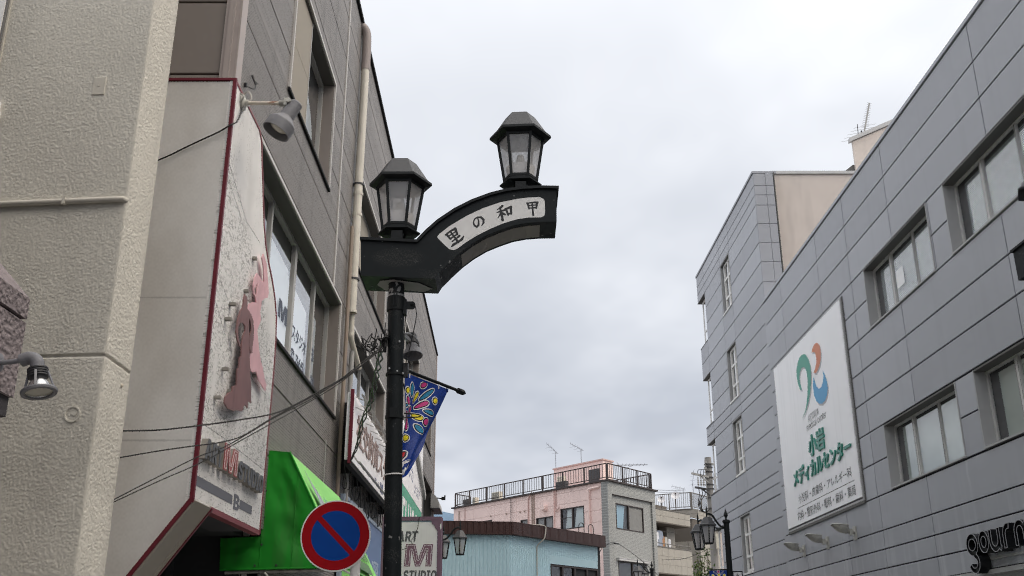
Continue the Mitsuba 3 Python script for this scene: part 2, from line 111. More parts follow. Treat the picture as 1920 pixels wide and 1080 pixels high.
 'b6': (644, '44,194 44,281 69,369 119,462 294,725 306,731 481,731 481,719 426,648 312,473 419,475 469,462 519,437 581,369 606,287 606,206 594,150 550,75 500,31 412,-6 375,-12 244,-6 188,13 125,50 75,106|219,216 232,177 271,138 310,125 366,131 424,190 431,266 406,317 379,337 346,350 303,350 252,324 232,298 219,265'),
 'b5': (644, '38,175 38,212 219,212 226,177 252,145 304,125 334,125 374,139 412,177 425,216 425,265 412,304 392,331 341,356 278,350 252,337 219,300 56,331 81,725 88,731 562,731 562,581 240,581 231,463 225,458 225,428 234,425 281,469 344,487 419,487 494,462 562,400 587,356 606,287 600,175 562,94 512,44 444,6 369,-12 269,-12 175,13 113,50 56,119'),
 'b7': (644, '56,581 56,731 587,731 587,575 300,0 106,0 106,6 393,579'),
 'b2': (644, '44,500 50,575 88,650 125,687 206,731 269,744 369,744 450,725 525,681 562,637 594,556 594,481 581,438 556,388 507,336 506,325 318,154 606,150 606,0 56,0 56,137 67,138 380,420 412,478 412,527 399,561 373,587 340,600 291,600 258,587 238,567 219,528 219,500'),
 'b8': (644, '25,163 25,231 56,300 119,356 175,379 173,387 119,406 75,450 50,513 50,575 63,612 113,675 175,712 231,731 375,737 469,712 506,694 562,644 594,575 587,488 569,450 525,406 468,380 544,344 587,300 619,225 619,163 606,125 544,50 462,6 412,-6 375,-12 225,-6 150,19 100,50 56,94|219,191 244,146 265,132 297,119 346,119 399,146 425,191 425,234 405,273 379,293 346,306 297,306 246,281 226,254 219,233|231,498 259,457 297,438 347,438 386,457 406,483 412,541 392,574 360,593 333,600 284,594 258,580 232,541'),
 'b0': (644, '31,294 31,431 63,569 125,669 136,670 175,706 275,737 406,731 494,694 562,619 587,569 612,475 613,429 619,425 612,250 587,156 556,94 526,67 525,56 514,55 475,19 375,-12 275,-12 175,19 136,55 125,56 75,125 44,213|219,286 232,215 251,177 284,144 347,138 367,145 399,177 419,222 431,291 431,434 419,503 399,548 347,587 284,581 251,548 238,522 219,440'),
 'b1': (644, '75,0 75,150 262,154 262,566 252,568 100,463 100,625 256,731 450,731 450,154 594,150 594,0'),
 'b-': (650, '156,362 494,362 494,225 156,225'),
 'bF': (581, '50,731 556,731 556,581 238,579 238,408 525,406 525,256 239,255 238,0 231,-6 50,-6'),
 'bL': (562, '50,731 237,731 238,152 537,150 537,0 50,0'),
 'bW': (1069, '50,641 25,731 231,731 281,472 300,412 330,218 337,222 344,300 381,487 444,731 631,731 669,547 687,494 688,466 706,412 731,235 740,231 750,247 769,406 787,466 838,725 844,731 1050,731 856,0 644,0 556,344 544,446 535,450 525,440 512,338 425,0 213,0 194,97 181,119 169,191 156,213 137,309 125,331 112,403 100,425 81,522 69,544'),
 'bN': (769, '50,731 256,731 301,646 325,619 369,533 469,381 512,294 513,277 527,262 525,731 719,731 719,0 513,0 313,319 243,466 235,469 237,0 50,0'),
 'bP': (656, '50,731 406,731 462,719 556,662 557,652 594,612 619,550 625,519 619,400 587,331 550,288 437,231 238,223 238,6 231,0 50,0|238,373 346,369 392,388 412,408 431,447 431,502 418,536 392,562 346,581 238,580'),
 'bQ': (788, '38,300 38,425 56,512 88,581 156,662 225,706 338,737 475,731 562,700 619,662 675,600 706,544 731,462 738,419 731,263 694,156 636,78 701,-11 731,-38 737,-62 581,-62 521,6 437,-12 338,-12 275,0 213,25 156,63 88,144 56,213|225,310 231,278 263,208 296,176 334,156 361,150 407,154 406,167 331,262 481,262 508,226 523,226 550,316 550,408 537,466 512,517 460,562 415,575 360,575 295,549 251,498 231,447 225,414'),
}

# ------------------------------------------------------------------ helpers
def free(name):
    if name not in scene and name not in labels and not any(k.startswith(name + '__') for k in scene):
        return name
    i = 1
    while f'{name}_{i:03d}' in scene or f'{name}_{i:03d}' in labels:
        i += 1
    return f'{name}_{i:03d}'


COUNT = {}


def part(parent, name, mesh, mat, smooth=False, label=None, kind=None, **kw):
    """One entry under parent (a thing, or a part for a sub-part)."""
    base = parent + '__' + name
    n = COUNT.get(base, -1) + 1
    COUNT[base] = n
    key = base if n == 0 else f'{base}_{n:03d}'
    scene[key] = ply(mesh, mat, smooth, **kw)
    if label or kind:
        labels[key] = {}
        if label: labels[key]['label'] = label
        if kind: labels[key]['kind'] = kind
    return key


def thing(name, label, cat, group=None):
    key = free(name)
    labels[key] = {'label': label, 'category': cat}
    if group: labels[key]['group'] = group
    return key


def single(name, mesh, mat, label, cat, smooth=False, group=None, kind=None):
    key = free(name)
    scene[key] = ply(mesh, mat, smooth)
    labels[key] = {'label': label, 'category': cat}
    if group: labels[key]['group'] = group
    if kind: labels[key]['kind'] = kind
    return key


def structure(name, mesh, mat, label=None):
    scene[name] = ply(mesh, mat, False)
    labels[name] = {'label': label or name.replace('_', ' '), 'category': name.replace('_', ' '), 'kind': 'structure'}


def cat(*ms):
    ms = [m for m in ms if m is not None]
    flat = []
    for m in ms:
        flat += list(m) if isinstance(m, (list, tuple)) else [m]
    return trimesh.util.concatenate(flat)


def mesh(v, f):
    v, f = np.asarray(v, float), np.asarray(f, int)
    if f.shape[1] == 4:
        f = np.vstack([f[:, [0, 1, 2]], f[:, [0, 2, 3]]])
    return trimesh.Trimesh(v, f, process=False)


class Frame:
    """A facade's own axes: u to the right as seen from outside, z up, o outwards."""

    def __init__(self, x, y, dx, dy, z=0.0):
        d = np.array([dx, dy, 0.0]); d /= np.linalg.norm(d)
        self.o, self.d, self.n = np.array([x, y, z]), d, np.array([d[1], -d[0], 0.0])

    def at(self, u, z, o=0.0):
        return self.o + self.d * u + np.array([0, 0, 1.0]) * z + self.n * o

    def put(self, m):
        v = np.asarray(m.vertices)
        return trimesh.Trimesh(self.o + v[:, :1] * self.d + v[:, 1:2] * np.array([0, 0, 1.0]) + v[:, 2:3] * self.n, m.faces, process=False)

    def box(self, u0, u1, z0, z1, o0, o1, c=0.0):
        if u0 > u1: u0, u1 = u1, u0
        return self.put(slab(u0, u1, z0, z1, o0, o1, c))

    def prism(self, poly, o0, o1):
        return self.put(extrude(poly, o0, o1))

    def tube(self, pts, r, n=8):
        return self.put(tube(pts, r, n))


def slab(x0, x1, y0, y1, z0, z1, c=0.0):
    """A box; with c, its front (+z) edges are chamfered."""
    if c <= 0:
        v = [(x, y, z) for z in (z0, z1) for x, y in ((x0, y0), (x1, y0), (x1, y1), (x0, y1))]
        f = [(3, 2, 1, 0), (4, 5, 6, 7), (0, 1, 5, 4), (1, 2, 6, 5), (2, 3, 7, 6), (3, 0, 4, 7)]
        return mesh(v, f)
    v = [(x, y, z0) for x, y in ((x0, y0), (x1, y0), (x1, y1), (x0, y1))]
    v += [(x, y, z1 - c) for x, y in ((x0, y0), (x1, y0), (x1, y1), (x0, y1))]
    v += [(x, y, z1) for x, y in ((x0 + c, y0 + c), (x1 - c, y0 + c), (x1 - c, y1 - c), (x0 + c, y1 - c))]
    f = [(3, 2, 1, 0), (8, 9, 10, 11)]
    for k in (0, 4):
        for i in range(4):
            j = (i + 1) % 4
            f.append((k + i, k + j, k + 4 + j, k + 4 + i))
    return mesh(v, f)


def box(x0, x1, y0, y1, z0, z1):
    return slab(x0, x1, y0, y1, z0, z1)


def extrude(poly, o0, o1):
    polys = [p for p in getattr(poly, 'geoms', [poly]) if p.area > 1e-9]
    ms = []
    for p in polys:
        m = trimesh.creation.extrude_polygon(p, o1 - o0, engine='earcut')
        m.apply_translation([0, 0, o0])
        ms.append(m)
    return trimesh.util.concatenate(ms)


def tube(pts, r, n=8, caps=True):
    p = np.asarray(pts, float)
    rr = np.broadcast_to(np.asarray(r, float), (len(p),))
    t = np.gradient(p, axis=0)
    t /= np.linalg.norm(t, axis=1, keepdims=True) + 1e-12
    a = np.zeros_like(p)
    ref = np.array([0, 0, 1.0]) if abs(t[0, 2]) < 0.9 else np.array([1.0, 0, 0])
    for i in range(len(p)):
        x = ref - t[i] * (ref @ t[i])
        x /= np.linalg.norm(x) + 1e-12
        a[i] = x; ref = x
    b = np.cross(t, a)
    th = np.arange(n) * 2 * np.pi / n
    v = p[:, None] + rr[:, None, None] * (np.cos(th)[None, :, None] * a[:, None] + np.sin(th)[None, :, None] * b[:, None])
    v = v.reshape(-1, 3)
    f = []
    for i in range(len(p) - 1):
        for j in range(n):
            k = (j + 1) % n
            f.append((i * n + j, i * n + k, (i + 1) * n + k, (i + 1) * n + j))
    f = np.array(f)
    f = np.vstack([f[:, [0, 1, 2]], f[:, [0, 2, 3]]])
    if caps:
        v = np.vstack([v, p[0], p[-1]])
        c0, c1 = len(v) - 2, len(v) - 1
        last = (len(p) - 1) * n
        f = np.vstack([f, [(c0, (j + 1) % n, j) for j in range(n)], [(c1, last + j, last + (j + 1) % n) for j in range(n)]])
    return trimesh.Trimesh(v, f, process=False)


def curve(pts, n=40):
    """A Catmull-Rom curve through the points."""
    p = np.asarray(pts, float)
    p = np.vstack([2 * p[0] - p[1], p, 2 * p[-1] - p[-2]])
    out = []
    m = max(2, n // (len(p) - 3))
    for i in range(1, len(p) - 2):
        for t in np.arange(m) / m:
            a, b, c, d = p[i - 1:i + 3]
            out.append(0.5 * (2 * b + (c - a) * t + (2 * a - 5 * b + 4 * c - d) * t * t + (3 * b - a - 3 * c + d) * t ** 3))
    out.append(p[-2])
    return np.array(out)


def lathe(profile, c=(0, 0, 0), n=24, axis=(0, 0, 1)):
    """profile: (radius, height) pairs turned round the axis through c."""
    pr = np.asarray(profile, float)
    ax = np.asarray(axis, float); ax /= np.linalg.norm(ax)
    e = np.cross(ax, [0, 0, 1.0] if abs(ax[2]) < 0.9 else [1.0, 0, 0]); e /= np.linalg.norm(e)
    g = np.cross(ax, e)
    th = np.arange(n) * 2 * np.pi / n
    v = np.asarray(c) + pr[:, None, 1:2] * ax + pr[:, None, 0:1] * (np.cos(th)[None, :, None] * e + np.sin(th)[None, :, None] * g)
    v = v.reshape(-1, 3)
    f = []
    for i in range(len(pr) - 1):
        for j in range(n):
            k = (j + 1) % n
            f.append((i * n + j, i * n + k, (i + 1) * n + k, (i + 1) * n + j))
    return mesh(v, f)


def ngon_stack(c, rings, n=6, phase=0.0):
    """Closed solid of n-sided rings (radius, z)."""
    th = np.arange(n) * 2 * np.pi / n + phase
    v = [(c[0] + r * math.cos(t), c[1] + r * math.sin(t), c[2] + z) for r, z in rings for t in th]
    f = []
    for i in range(len(rings) - 1):
        for j in range(n):
            k = (j + 1) % n
            f.append((i * n + j, i * n + k, (i + 1) * n + k, (i + 1) * n + j))
    tri = [t for q in f for t in ((q[0], q[1], q[2]), (q[0], q[2], q[3]))]
    tri += [(0, j + 1, j) for j in range(1, n - 1)] + [((len(rings) - 1) * n, (len(rings) - 1) * n + j, (len(rings) - 1) * n + j + 1) for j in range(1, n - 1)]
    return mesh(v, tri)


def bar(a, b, w, h=None):
    """A square bar from a to b."""
    h = h or w
    a, b = np.asarray(a, float), np.asarray(b, float)
    t = (b - a) / np.linalg.norm(b - a)
    e = np.cross(t, [0, 0, 1.0] if abs(t[2]) < 0.95 else [0, 1.0, 0]); e /= np.linalg.norm(e)
    g = np.cross(t, e)
    v = [p + sx * e * w / 2 + sy * g * h / 2 for p in (a, b) for sx, sy in ((-1, -1), (1, -1), (1, 1), (-1, 1))]
    return mesh(v, [(3, 2, 1, 0), (4, 5, 6, 7), (0, 1, 5, 4), (1, 2, 6, 5), (2, 3, 7, 6), (3, 0, 4, 7)])


def glyph(ch, latin=''):
    adv, data = GLYPHS[latin + ch]
    polys = []
    for p in data.split('/'):
        rings = [[tuple(map(float, q.split(','))) for q in r.split()] for r in p.split('|')]
        polys.append(Polygon(rings[0], rings[1:]).buffer(0))
    return unary_union(polys), adv


def text(s, u0, u1, z0, z1, latin='', bold=0.0, slant=0.0, em=None):
    """Glyph shapes of s fitted into the rectangle u0..u1, z0..z1 of a facade; one shape per character."""
    x, got = 0.0, []
    for ch in s:
        if ch == ' ':
            x += 300; continue
        g, adv = glyph(ch, latin)
        if bold: g = g.buffer(bold, join_style=2)
        got.append(affinity.translate(g, x, 0)); x += adv
    lo, hi = (min(g.bounds[1] for g in got), max(g.bounds[3] for g in got)) if em is None else em
    x0, x1 = min(g.bounds[0] for g in got), max(g.bounds[2] for g in got)
    sx, sz = (u1 - u0) / (x1 - x0), (z1 - z0) / (hi - lo)
    return [affinity.affine_transform(g, [sx, slant * sz, 0, sz, u0 - x0 * sx - slant * sz * lo, z0 - lo * sz]) for g in got]


# ------------------------------------------------------------------ materials
def rgb(r, g=None, b=None):
    return {'type': 'rgb', 'value': [r, r if g is None else g, r if b is None else b]}


def tex(c):
    return c if isinstance(c, dict) else rgb(*c) if isinstance(c, (tuple, list)) else rgb(c)


def mat(key, color, rough=0.6, bump=None, height=0.002, eps=1e-3, **kw):
    b = {'type': 'principled', 'base_color': tex(color), 'roughness': rough, **kw}
    if kw.get('specular') is None: b['specular'] = 0.4
    if bump is not None:
        b = {'type': 'bumpmap', 'arbitrary': proc(bump, eps), 'scale': height, 'bsdf': b}
    scene[key] = {'type': 'twosided', 'bsdf': b}
    return key


def mottled(c, amount=0.12, f=3.0, streak=0.0, sf=6.0):
    """A colour with soft uneven soiling, and rain streaks running down when streak is set."""
    c = np.array(c, float)

    def fn(p, n, uv):
        k = 1 + amount * (fbm(p.x * f, p.y * f, p.z * f, 4) - 0.5) * 2
        if streak:
            s = fbm((p.x + p.y) * sf, (p.x - p.y) * sf, p.z * 0.35, 3)
            k = k * (1 - streak * smoothstep(0.52, 0.78, s))
        return mi.Color3f(*[float(v) for v in c]) * k
    return proc(fn)


def stucco_col(p, n, uv):
    big = fbm(p.x * 1.4, p.y * 1.4, p.z * 0.9, 4)
    run = smoothstep(0.52, 0.8, fbm((p.x + p.y) * 4.0, 3.0, p.z * 0.3, 3))
    patch = smoothstep(0.50, 0.53, fbm(p.x * 1.1 + 5, p.y * 1.1, p.z * 1.3, 3)) * smoothstep(3.2, 2.9, p.z)
    fine = noise(p.x * 70, p.y * 70, p.z * 70)
    k = (0.87 + 0.26 * big) * (1 - 0.13 * run) * (1 - 0.07 * patch) * (0.95 + 0.10 * fine)
    return mi.Color3f(0.57, 0.545, 0.487) * k


mat('m_stucco', proc(stucco_col), 0.88)
mat('m_stucco_plain', (0.53, 0.50, 0.44), 0.85)


def mauve_h(p, n, uv):
    return smoothstep(0.3, 0.7, fbm(p.x * 60, p.y * 60, p.z * 60, 3))


mat('m_mauve', mottled((0.235, 0.20, 0.205), 0.12, 4.0), 0.85, mauve_h, 0.007, 0.004)
mat('m_mauve_dark', (0.06, 0.055, 0.06), 0.7)


def sign_white(p, n, uv):
    top = smoothstep(5.25, 5.55, p.z + 0.25 * (fbm(p.y * 3, p.z * 3, 0.0, 2) - 0.5) - (p.y - 8.0) * -0.55)
    low = smoothstep(3.35, 3.2, p.z)
    dash = fbm(p.y * 48 + 0.6 * p.z * 60, p.z * 120, 3.0, 3)
    pits = smoothstep(0.54, 0.66, dash) * smoothstep(0.36, 0.60, fbm(p.y * 5, p.z * 5, 8.0, 3) + 0.22)
    few = smoothstep(0.70, 0.74, dash)
    speck = 0.6 * smoothstep(0.70, 0.74, fbm(p.y * 75, p.z * 66, 5.0, 2)) * smoothstep(0.45, 0.7, fbm(p.y * 7, p.z * 2.0, 2.0, 2))
    t = dr.maximum(pits * (1 - top) * (1 - low), dr.maximum(speck * top * 0.8, few * low))
    soil = 1 - 0.15 * smoothstep(0.45, 0.8, fbm(p.y * 3.0, p.z * 1.1, 6.0, 4))
    return mix((0.76, 0.752, 0.74), (0.29, 0.285, 0.275), t) * soil


def sign_white_h(p, n, uv):
    return -smoothstep(0.50, 0.68, fbm(p.y * 48 + 0.6 * p.z * 60, p.z * 120, 3.0, 3))


mat('m_sign_white', proc(sign_white), 0.7, sign_white_h, 0.0018, 0.002)


def sign_side(p, n, uv):
    soil = fbm(p.x * 3.0, p.z * 1.6, 1.0, 4)
    fine = noise(p.x * 90, p.y * 90, p.z * 60)
    joint = dr.minimum(dr.abs(p.z - 4.30), dr.abs(p.z - 3.16))
    line = smoothstep(0.012, 0.002, joint + 0.006 * (noise(p.x * 20, 1.0, p.z * 20) - 0.5))
    c = mix((0.52, 0.50, 0.475), (0.63, 0.62, 0.605), smoothstep(0.1, 0.85, soil + (p.x + 2.7) * 0.45))
    return c * (0.95 + 0.1 * fine) * (1 - 0.25 * line)


mat('m_sign_side', proc(sign_side), 0.6)
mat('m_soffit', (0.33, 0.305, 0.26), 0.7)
mat('m_red_trim', mottled((0.125, 0.012, 0.024), 0.2, 9.0), 0.45)
mat('m_red_edge', (0.20, 0.05, 0.06), 0.5)
mat('m_pink', mottled((0.68, 0.40, 0.43), 0.14, 5.0, 0.10, 9.0), 0.5)
mat('m_rose', mottled((0.185, 0.088, 0.086), 0.2, 6.0, 0.18, 9.0), 0.5)
mat('m_letter_gray', (0.10, 0.105, 0.115), 0.5)
mat('m_letter_side', (0.24, 0.225, 0.20), 0.6)
mat('m_letter_red', (0.30, 0.075, 0.075), 0.5)
mat('m_letter_white', (0.7, 0.68, 0.66), 0.5)
mat('m_bar_gray', (0.15, 0.155, 0.18), 0.6)


def siding(ribs):
    def fn(p, n, uv):
        k = dr.abs(dr.sin(p.z * math.pi / 0.036))
        row = p.z * 10.0
        ribbed = smoothstep(0.36, 0.5, noise(row * 0.42, 3.0, 1.0)) if not ribs else mi.Float(1.0)
        thin = smoothstep(0.472, 0.49, dr.abs(p.z / 0.268 - dr.floor(p.z / 0.268) - 0.5))
        gap = smoothstep(0.62, 0.05, k) * ribbed
        tone = 0.93 + 0.14 * fbm(p.y * 1.2, p.z * 14.0, 2.0, 2)
        soil = 1 - 0.20 * smoothstep(0.5, 0.85, fbm(p.y * 5.0, p.z * 0.4, 7.0, 3))
        return mi.Color3f(0.19, 0.177, 0.169) * tone * soil * (1 - 0.62 * gap) * (1 - 0.45 * thin)
    return fn


def siding_h(p, n, uv):
    return dr.abs(dr.sin(p.z * math.pi / 0.036))


mat('m_siding', proc(siding(False)), 0.55)
mat('m_siding_ribbed', proc(siding(True)), 0.55, siding_h, 0.004, 0.002)
mat('m_siding_front', (0.20, 0.175, 0.16), 0.6)
mat('m_trim_brown', mottled((0.36, 0.315, 0.30), 0.08, 6.0, 0.1, 20.0), 0.5)
mat('m_trim_light', (0.46, 0.44, 0.42), 0.45)
mat('m_recess', (0.085, 0.08, 0.075), 0.6)
mat('m_black', (0.012, 0.012, 0.013), 0.7, specular=0.2)
mat('m_frame', (0.33, 0.325, 0.31), 0.4)
mat('m_frame_dark', (0.16, 0.155, 0.15), 0.4)
mat('m_board', (0.255, 0.225, 0.18), 0.6)
mat('m_film', (0.55, 0.62, 0.67), 0.35)
mat('m_film_text', (0.07, 0.085, 0.12), 0.6)
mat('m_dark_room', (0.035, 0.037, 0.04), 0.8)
mat('m_pipe', mottled((0.56, 0.525, 0.46), 0.14, 7.0, 0.22, 10.0), 0.5)
mat('m_pipe_gray', (0.33, 0.325, 0.315), 0.45)
mat('m_pipe_brown', (0.26, 0.205, 0.165), 0.55)
mat('m_elbow', (0.25, 0.21, 0.20), 0.5)


def panel_col(p, n, uv, k=1.0):
    s = fbm(p.y * 4.5, p.x * 3.0, p.z * 0.30, 4)
    run = smoothstep(0.50, 0.75, s)
    pale = smoothstep(4.9, 2.6, p.z) * smoothstep(0.5, 0.72, fbm(p.y * 6.0, 4.0, p.z * 0.15, 3))
    tone = 0.955 + 0.09 * cell_rand(dr.floor(p.y / 1.13), dr.floor(p.z / 0.66), 2.0) * 0 + 0.07 * (fbm(p.y * 0.6, p.x, p.z * 0.7, 2) - 0.5)
    drip = smoothstep(0.06, 0.01, dr.abs(p.y - 16.63 - 0.05 * (noise(p.z * 5, 2.0, 1.0) - 0.5))) * smoothstep(3.85, 4.5, p.z) * smoothstep(4.66, 4.6, p.z)
    drip = drip + 0.7 * smoothstep(0.07, 0.01, dr.abs(p.y - 21.45 - 0.06 * (noise(p.z * 4, 5.0, 1.0) - 0.5))) * smoothstep(3.2, 4.4, p.z) * smoothstep(4.66, 4.6, p.z)
    pale = pale + 0.8 * drip
    return mi.Color3f(0.352 * k, 0.363 * k, 0.396 * k) * tone * (1 - 0.035 * run) + mi.Color3f(0.10, 0.098, 0.095) * pale * 0.65


mat('m_panel', proc(panel_col), 0.42, specular=0.45)
mat('m_panel_pale', proc(lambda p, n, uv: panel_col(p, n, uv, 1.045)), 0.40, specular=0.45)
mat('m_panel_deep', proc(lambda p, n, uv: panel_col(p, n, uv, 0.955)), 0.44, specular=0.45)
PANELS = ['m_panel', 'm_panel', 'm_panel_pale', 'm_panel_deep']
mat('m_joint', (0.022, 0.023, 0.028), 0.8)
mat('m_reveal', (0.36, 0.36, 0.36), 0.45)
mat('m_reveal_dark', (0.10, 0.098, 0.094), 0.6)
mat('m_alu', (0.52, 0.515, 0.50), 0.38)
mat('m_blind', (0.44, 0.50, 0.52), 0.6)
mat('m_frosted', mottled((0.30, 0.36, 0.34), 0.2, 0.9), 0.35)
mat('m_curtain', (0.5, 0.5, 0.48), 0.8)
mat('m_board_white', mottled((0.85, 0.85, 0.87), 0.03, 1.3, 0.05, 5.0), 0.35)
mat('m_logo_green', (0.045, 0.30, 0.215), 0.4)
mat('m_logo_orange', (0.60, 0.185, 0.075), 0.4)
mat('m_logo_blue', (0.05, 0.30, 0.56), 0.4)
mat('m_logo_gray', (0.43, 0.43, 0.45), 0.5)
mat('m_text_green', (0.012, 0.20, 0.145), 0.35)
mat('m_text_dark', (0.06, 0.06, 0.065), 0.5)
mat('m_letter_black', (0.010, 0.011, 0.013), 0.35)
mat('m_neon_edge', (0.32, 0.32, 0.34), 0.4)
mat('m_galv', mottled((0.46, 0.45, 0.41), 0.2, 14.0, 0.35, 14.0), 0.4, metallic=0.3)
mat('m_beige', mottled((0.60, 0.535, 0.49), 0.09, 1.1, 0.13, 1.8), 0.8)
mat('m_coping', (0.50, 0.50, 0.50), 0.5)


def lamp_paint(p, n, uv):
    chip = smoothstep(0.725, 0.75, fbm(p.x * 26, p.y * 26, p.z * 20, 4)) * smoothstep(0.40, 0.62, fbm(p.x * 5, p.y * 5, p.z * 3.3, 2))
    dust = smoothstep(0.55, 0.8, noise(p.x * 170, p.y * 60, p.z * 170)) * smoothstep(0.50, 0.8, fbm(p.x * 4.2 + 1, p.y * 4, p.z * 5, 2))
    return mix((0.0085, 0.0115, 0.0135), (0.26, 0.26, 0.26), chip * 0.8) + mi.Color3f(0.045, 0.042, 0.038) * dust + mi.Color3f(0.05, 0.046, 0.04) * smoothstep(0.55, 0.8, noise(p.x * 190, p.y * 60, p.z * 190)) * smoothstep(1.0, 0.2, dr.square((p.x + 1.0) / 0.26) + dr.square((p.z - 4.99) / 0.11))


mat('m_lamp', proc(lamp_paint), 0.5, specular=0.18)
mat('m_lamp_plain', (0.0085, 0.0105, 0.012), 0.5, specular=0.22)
mat('m_lamp_roof', (0.045, 0.045, 0.048), 0.5)
mat('m_milky', (0.235, 0.22, 0.195), 0.4)
mat('m_lamp_sign', (0.68, 0.675, 0.665), 0.35)
mat('m_ink', (0.014, 0.015, 0.017), 0.5)
mat('m_peel', (0.25, 0.25, 0.25), 0.6)
scene['m_pane'] = {'type': 'blendbsdf', 'weight': 0.52, 'first': {'type': 'thindielectric'},
                   'second': {'type': 'principledthin', 'base_color': rgb(0.80, 0.79, 0.80), 'roughness': 0.3, 'diff_trans': 1.15}}
scene['m_glass'] = {'type': 'thindielectric', 'int_ior': 1.5}
mat('m_white_paint', (0.74, 0.73, 0.71), 0.4)
mat('m_steel', (0.42, 0.42, 0.42), 0.3, metallic=0.7)
mat('m_gray_lamp', mottled((0.17, 0.17, 0.185), 0.25, 18.0), 0.5)
mat('m_gray_dark', (0.05, 0.05, 0.055), 0.45)
mat('m_lens', (0.42, 0.40, 0.34), 0.2)
scene['m_mirror'] = {'type': 'twosided', 'bsdf': {'type': 'roughconductor', 'alpha': 0.18, 'specular_reflectance': rgb(0.8)}}


def rust(p, n, uv):
    return mix((0.55, 0.50, 0.42), (0.20, 0.07, 0.03), smoothstep(0.5, 0.7, fbm(p.x * 14, p.y * 9, p.z * 30, 3)))


mat('m_rusty', proc(rust), 0.6)
mat('m_wire', (0.013, 0.013, 0.014), 0.45)
mat('m_wire_white', (0.7, 0.7, 0.7), 0.4)


def awning_col(p, n, uv):
    dirt = smoothstep(0.50, 0.80, fbm(p.x * 11 + p.y * 7, 2.0, p.z * 1.3, 4))
    return mix((0.018, 0.285, 0.026), (0.045, 0.20, 0.04), 0.6 * dirt) * (0.86 + 0.28 * fbm(p.x * 3, p.y * 3, p.z * 3, 3))


def awning_h(p, n, uv):
    return fbm(p.x * 2.2 + p.z * 1.7, p.y * 2.0, p.z * 2.4 - p.x * 1.2, 3)


mat('m_awning', proc(awning_col), 0.6, awning_h, 0.05, 0.01, specular=0.2)


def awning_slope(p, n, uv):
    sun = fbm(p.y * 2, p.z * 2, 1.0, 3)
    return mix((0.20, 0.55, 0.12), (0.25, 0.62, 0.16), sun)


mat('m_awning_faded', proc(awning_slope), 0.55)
mat('m_awning_print', (0.30, 0.33, 0.36), 0.6)
mat('m_awning_print_blue', (0.20, 0.36, 0.42), 0.6)
mat('m_awning_print_dark', (0.09, 0.17, 0.08), 0.6)
mat('m_sign_red', (0.33, 0.003, 0.008), 0.7, specular=0.15)
mat('m_sign_blue', (0.002, 0.055, 0.29), 0.7, specular=0.15)
mat('m_purple', (0.165, 0.10, 0.145), 0.5)
mat('m_purple_text', (0.19, 0.10, 0.145), 0.5)
mat('m_box_white', mottled((0.74, 0.73, 0.745), 0.05, 4.0, 0.06, 20.0), 0.4)
mat('m_brown_text', (0.26, 0.19, 0.175), 0.5)
mat('m_navy_text', (0.085, 0.10, 0.19), 0.5)
mat('m_billboard_blue', (0.115, 0.175, 0.33), 0.45)
mat('m_pale_blue', (0.33, 0.40, 0.50), 0.5)
mat('m_sign_green', (0.06, 0.30, 0.19), 0.45)
mat('m_banner_yellow', (0.72, 0.60, 0.02), 0.6)
mat('m_banner_pink', (0.50, 0.035, 0.19), 0.6)
mat('m_banner_cyan', (0.015, 0.20, 0.36), 0.6)
mat('m_banner_white', (0.74, 0.74, 0.75), 0.6)
mat('m_banner_red', (0.50, 0.012, 0.02), 0.6)
mat('m_banner_line', (0.02, 0.02, 0.035), 0.6)
scene['m_banner'] = {'type': 'twosided', 'bsdf': {'type': 'principled', 'base_color': rgb(0.006, 0.034, 0.22), 'roughness': 0.5, 'specular': 0.25}}


def pinkwall(p, n, uv):
    return mi.Color3f(0.80, 0.625, 0.585) * (0.95 + 0.1 * fbm(p.x * 0.8, p.y * 0.8, p.z * 0.5, 3))


mat('m_pinkwall', proc(pinkwall), 0.75)
mat('m_pink_joint', (0.36, 0.25, 0.235), 0.8)
mat('m_pink_soiled', (0.58, 0.42, 0.39), 0.75)


def tiles(p, n, uv):
    u = (p.x * 0.623 + p.y * 0.782) / 0.108
    r = p.z / 0.0725
    row = dr.floor(r)
    uu = u + 0.5 * (row - 2 * dr.floor(row / 2))
    fu, fr = uu - dr.floor(uu), r - row
    edge = dr.minimum(dr.minimum(fu, 1 - fu) * 1.5, dr.minimum(fr, 1 - fr))
    t = smoothstep(0.03, 0.17, edge)
    tone = 0.9 + 0.2 * cell_rand(dr.floor(uu), row, 4.0)
    return mix((0.15, 0.153, 0.15), (0.38, 0.388, 0.378), t * 0.75 * tone + 0.06)


mat('m_tiles', proc(tiles), 0.5)
mat('m_rail', (0.045, 0.035, 0.034), 0.5)
mat('m_rail_gray', (0.15, 0.14, 0.13), 0.5)
mat('m_roof_brown', (0.055, 0.024, 0.021), 0.5)


def blueribs(p, n, uv):
    return mi.Color3f(0.50, 0.70, 0.77) * (0.9 + 0.2 * fbm(p.x * 1.2, p.y * 1.2, p.z * 0.5, 3))


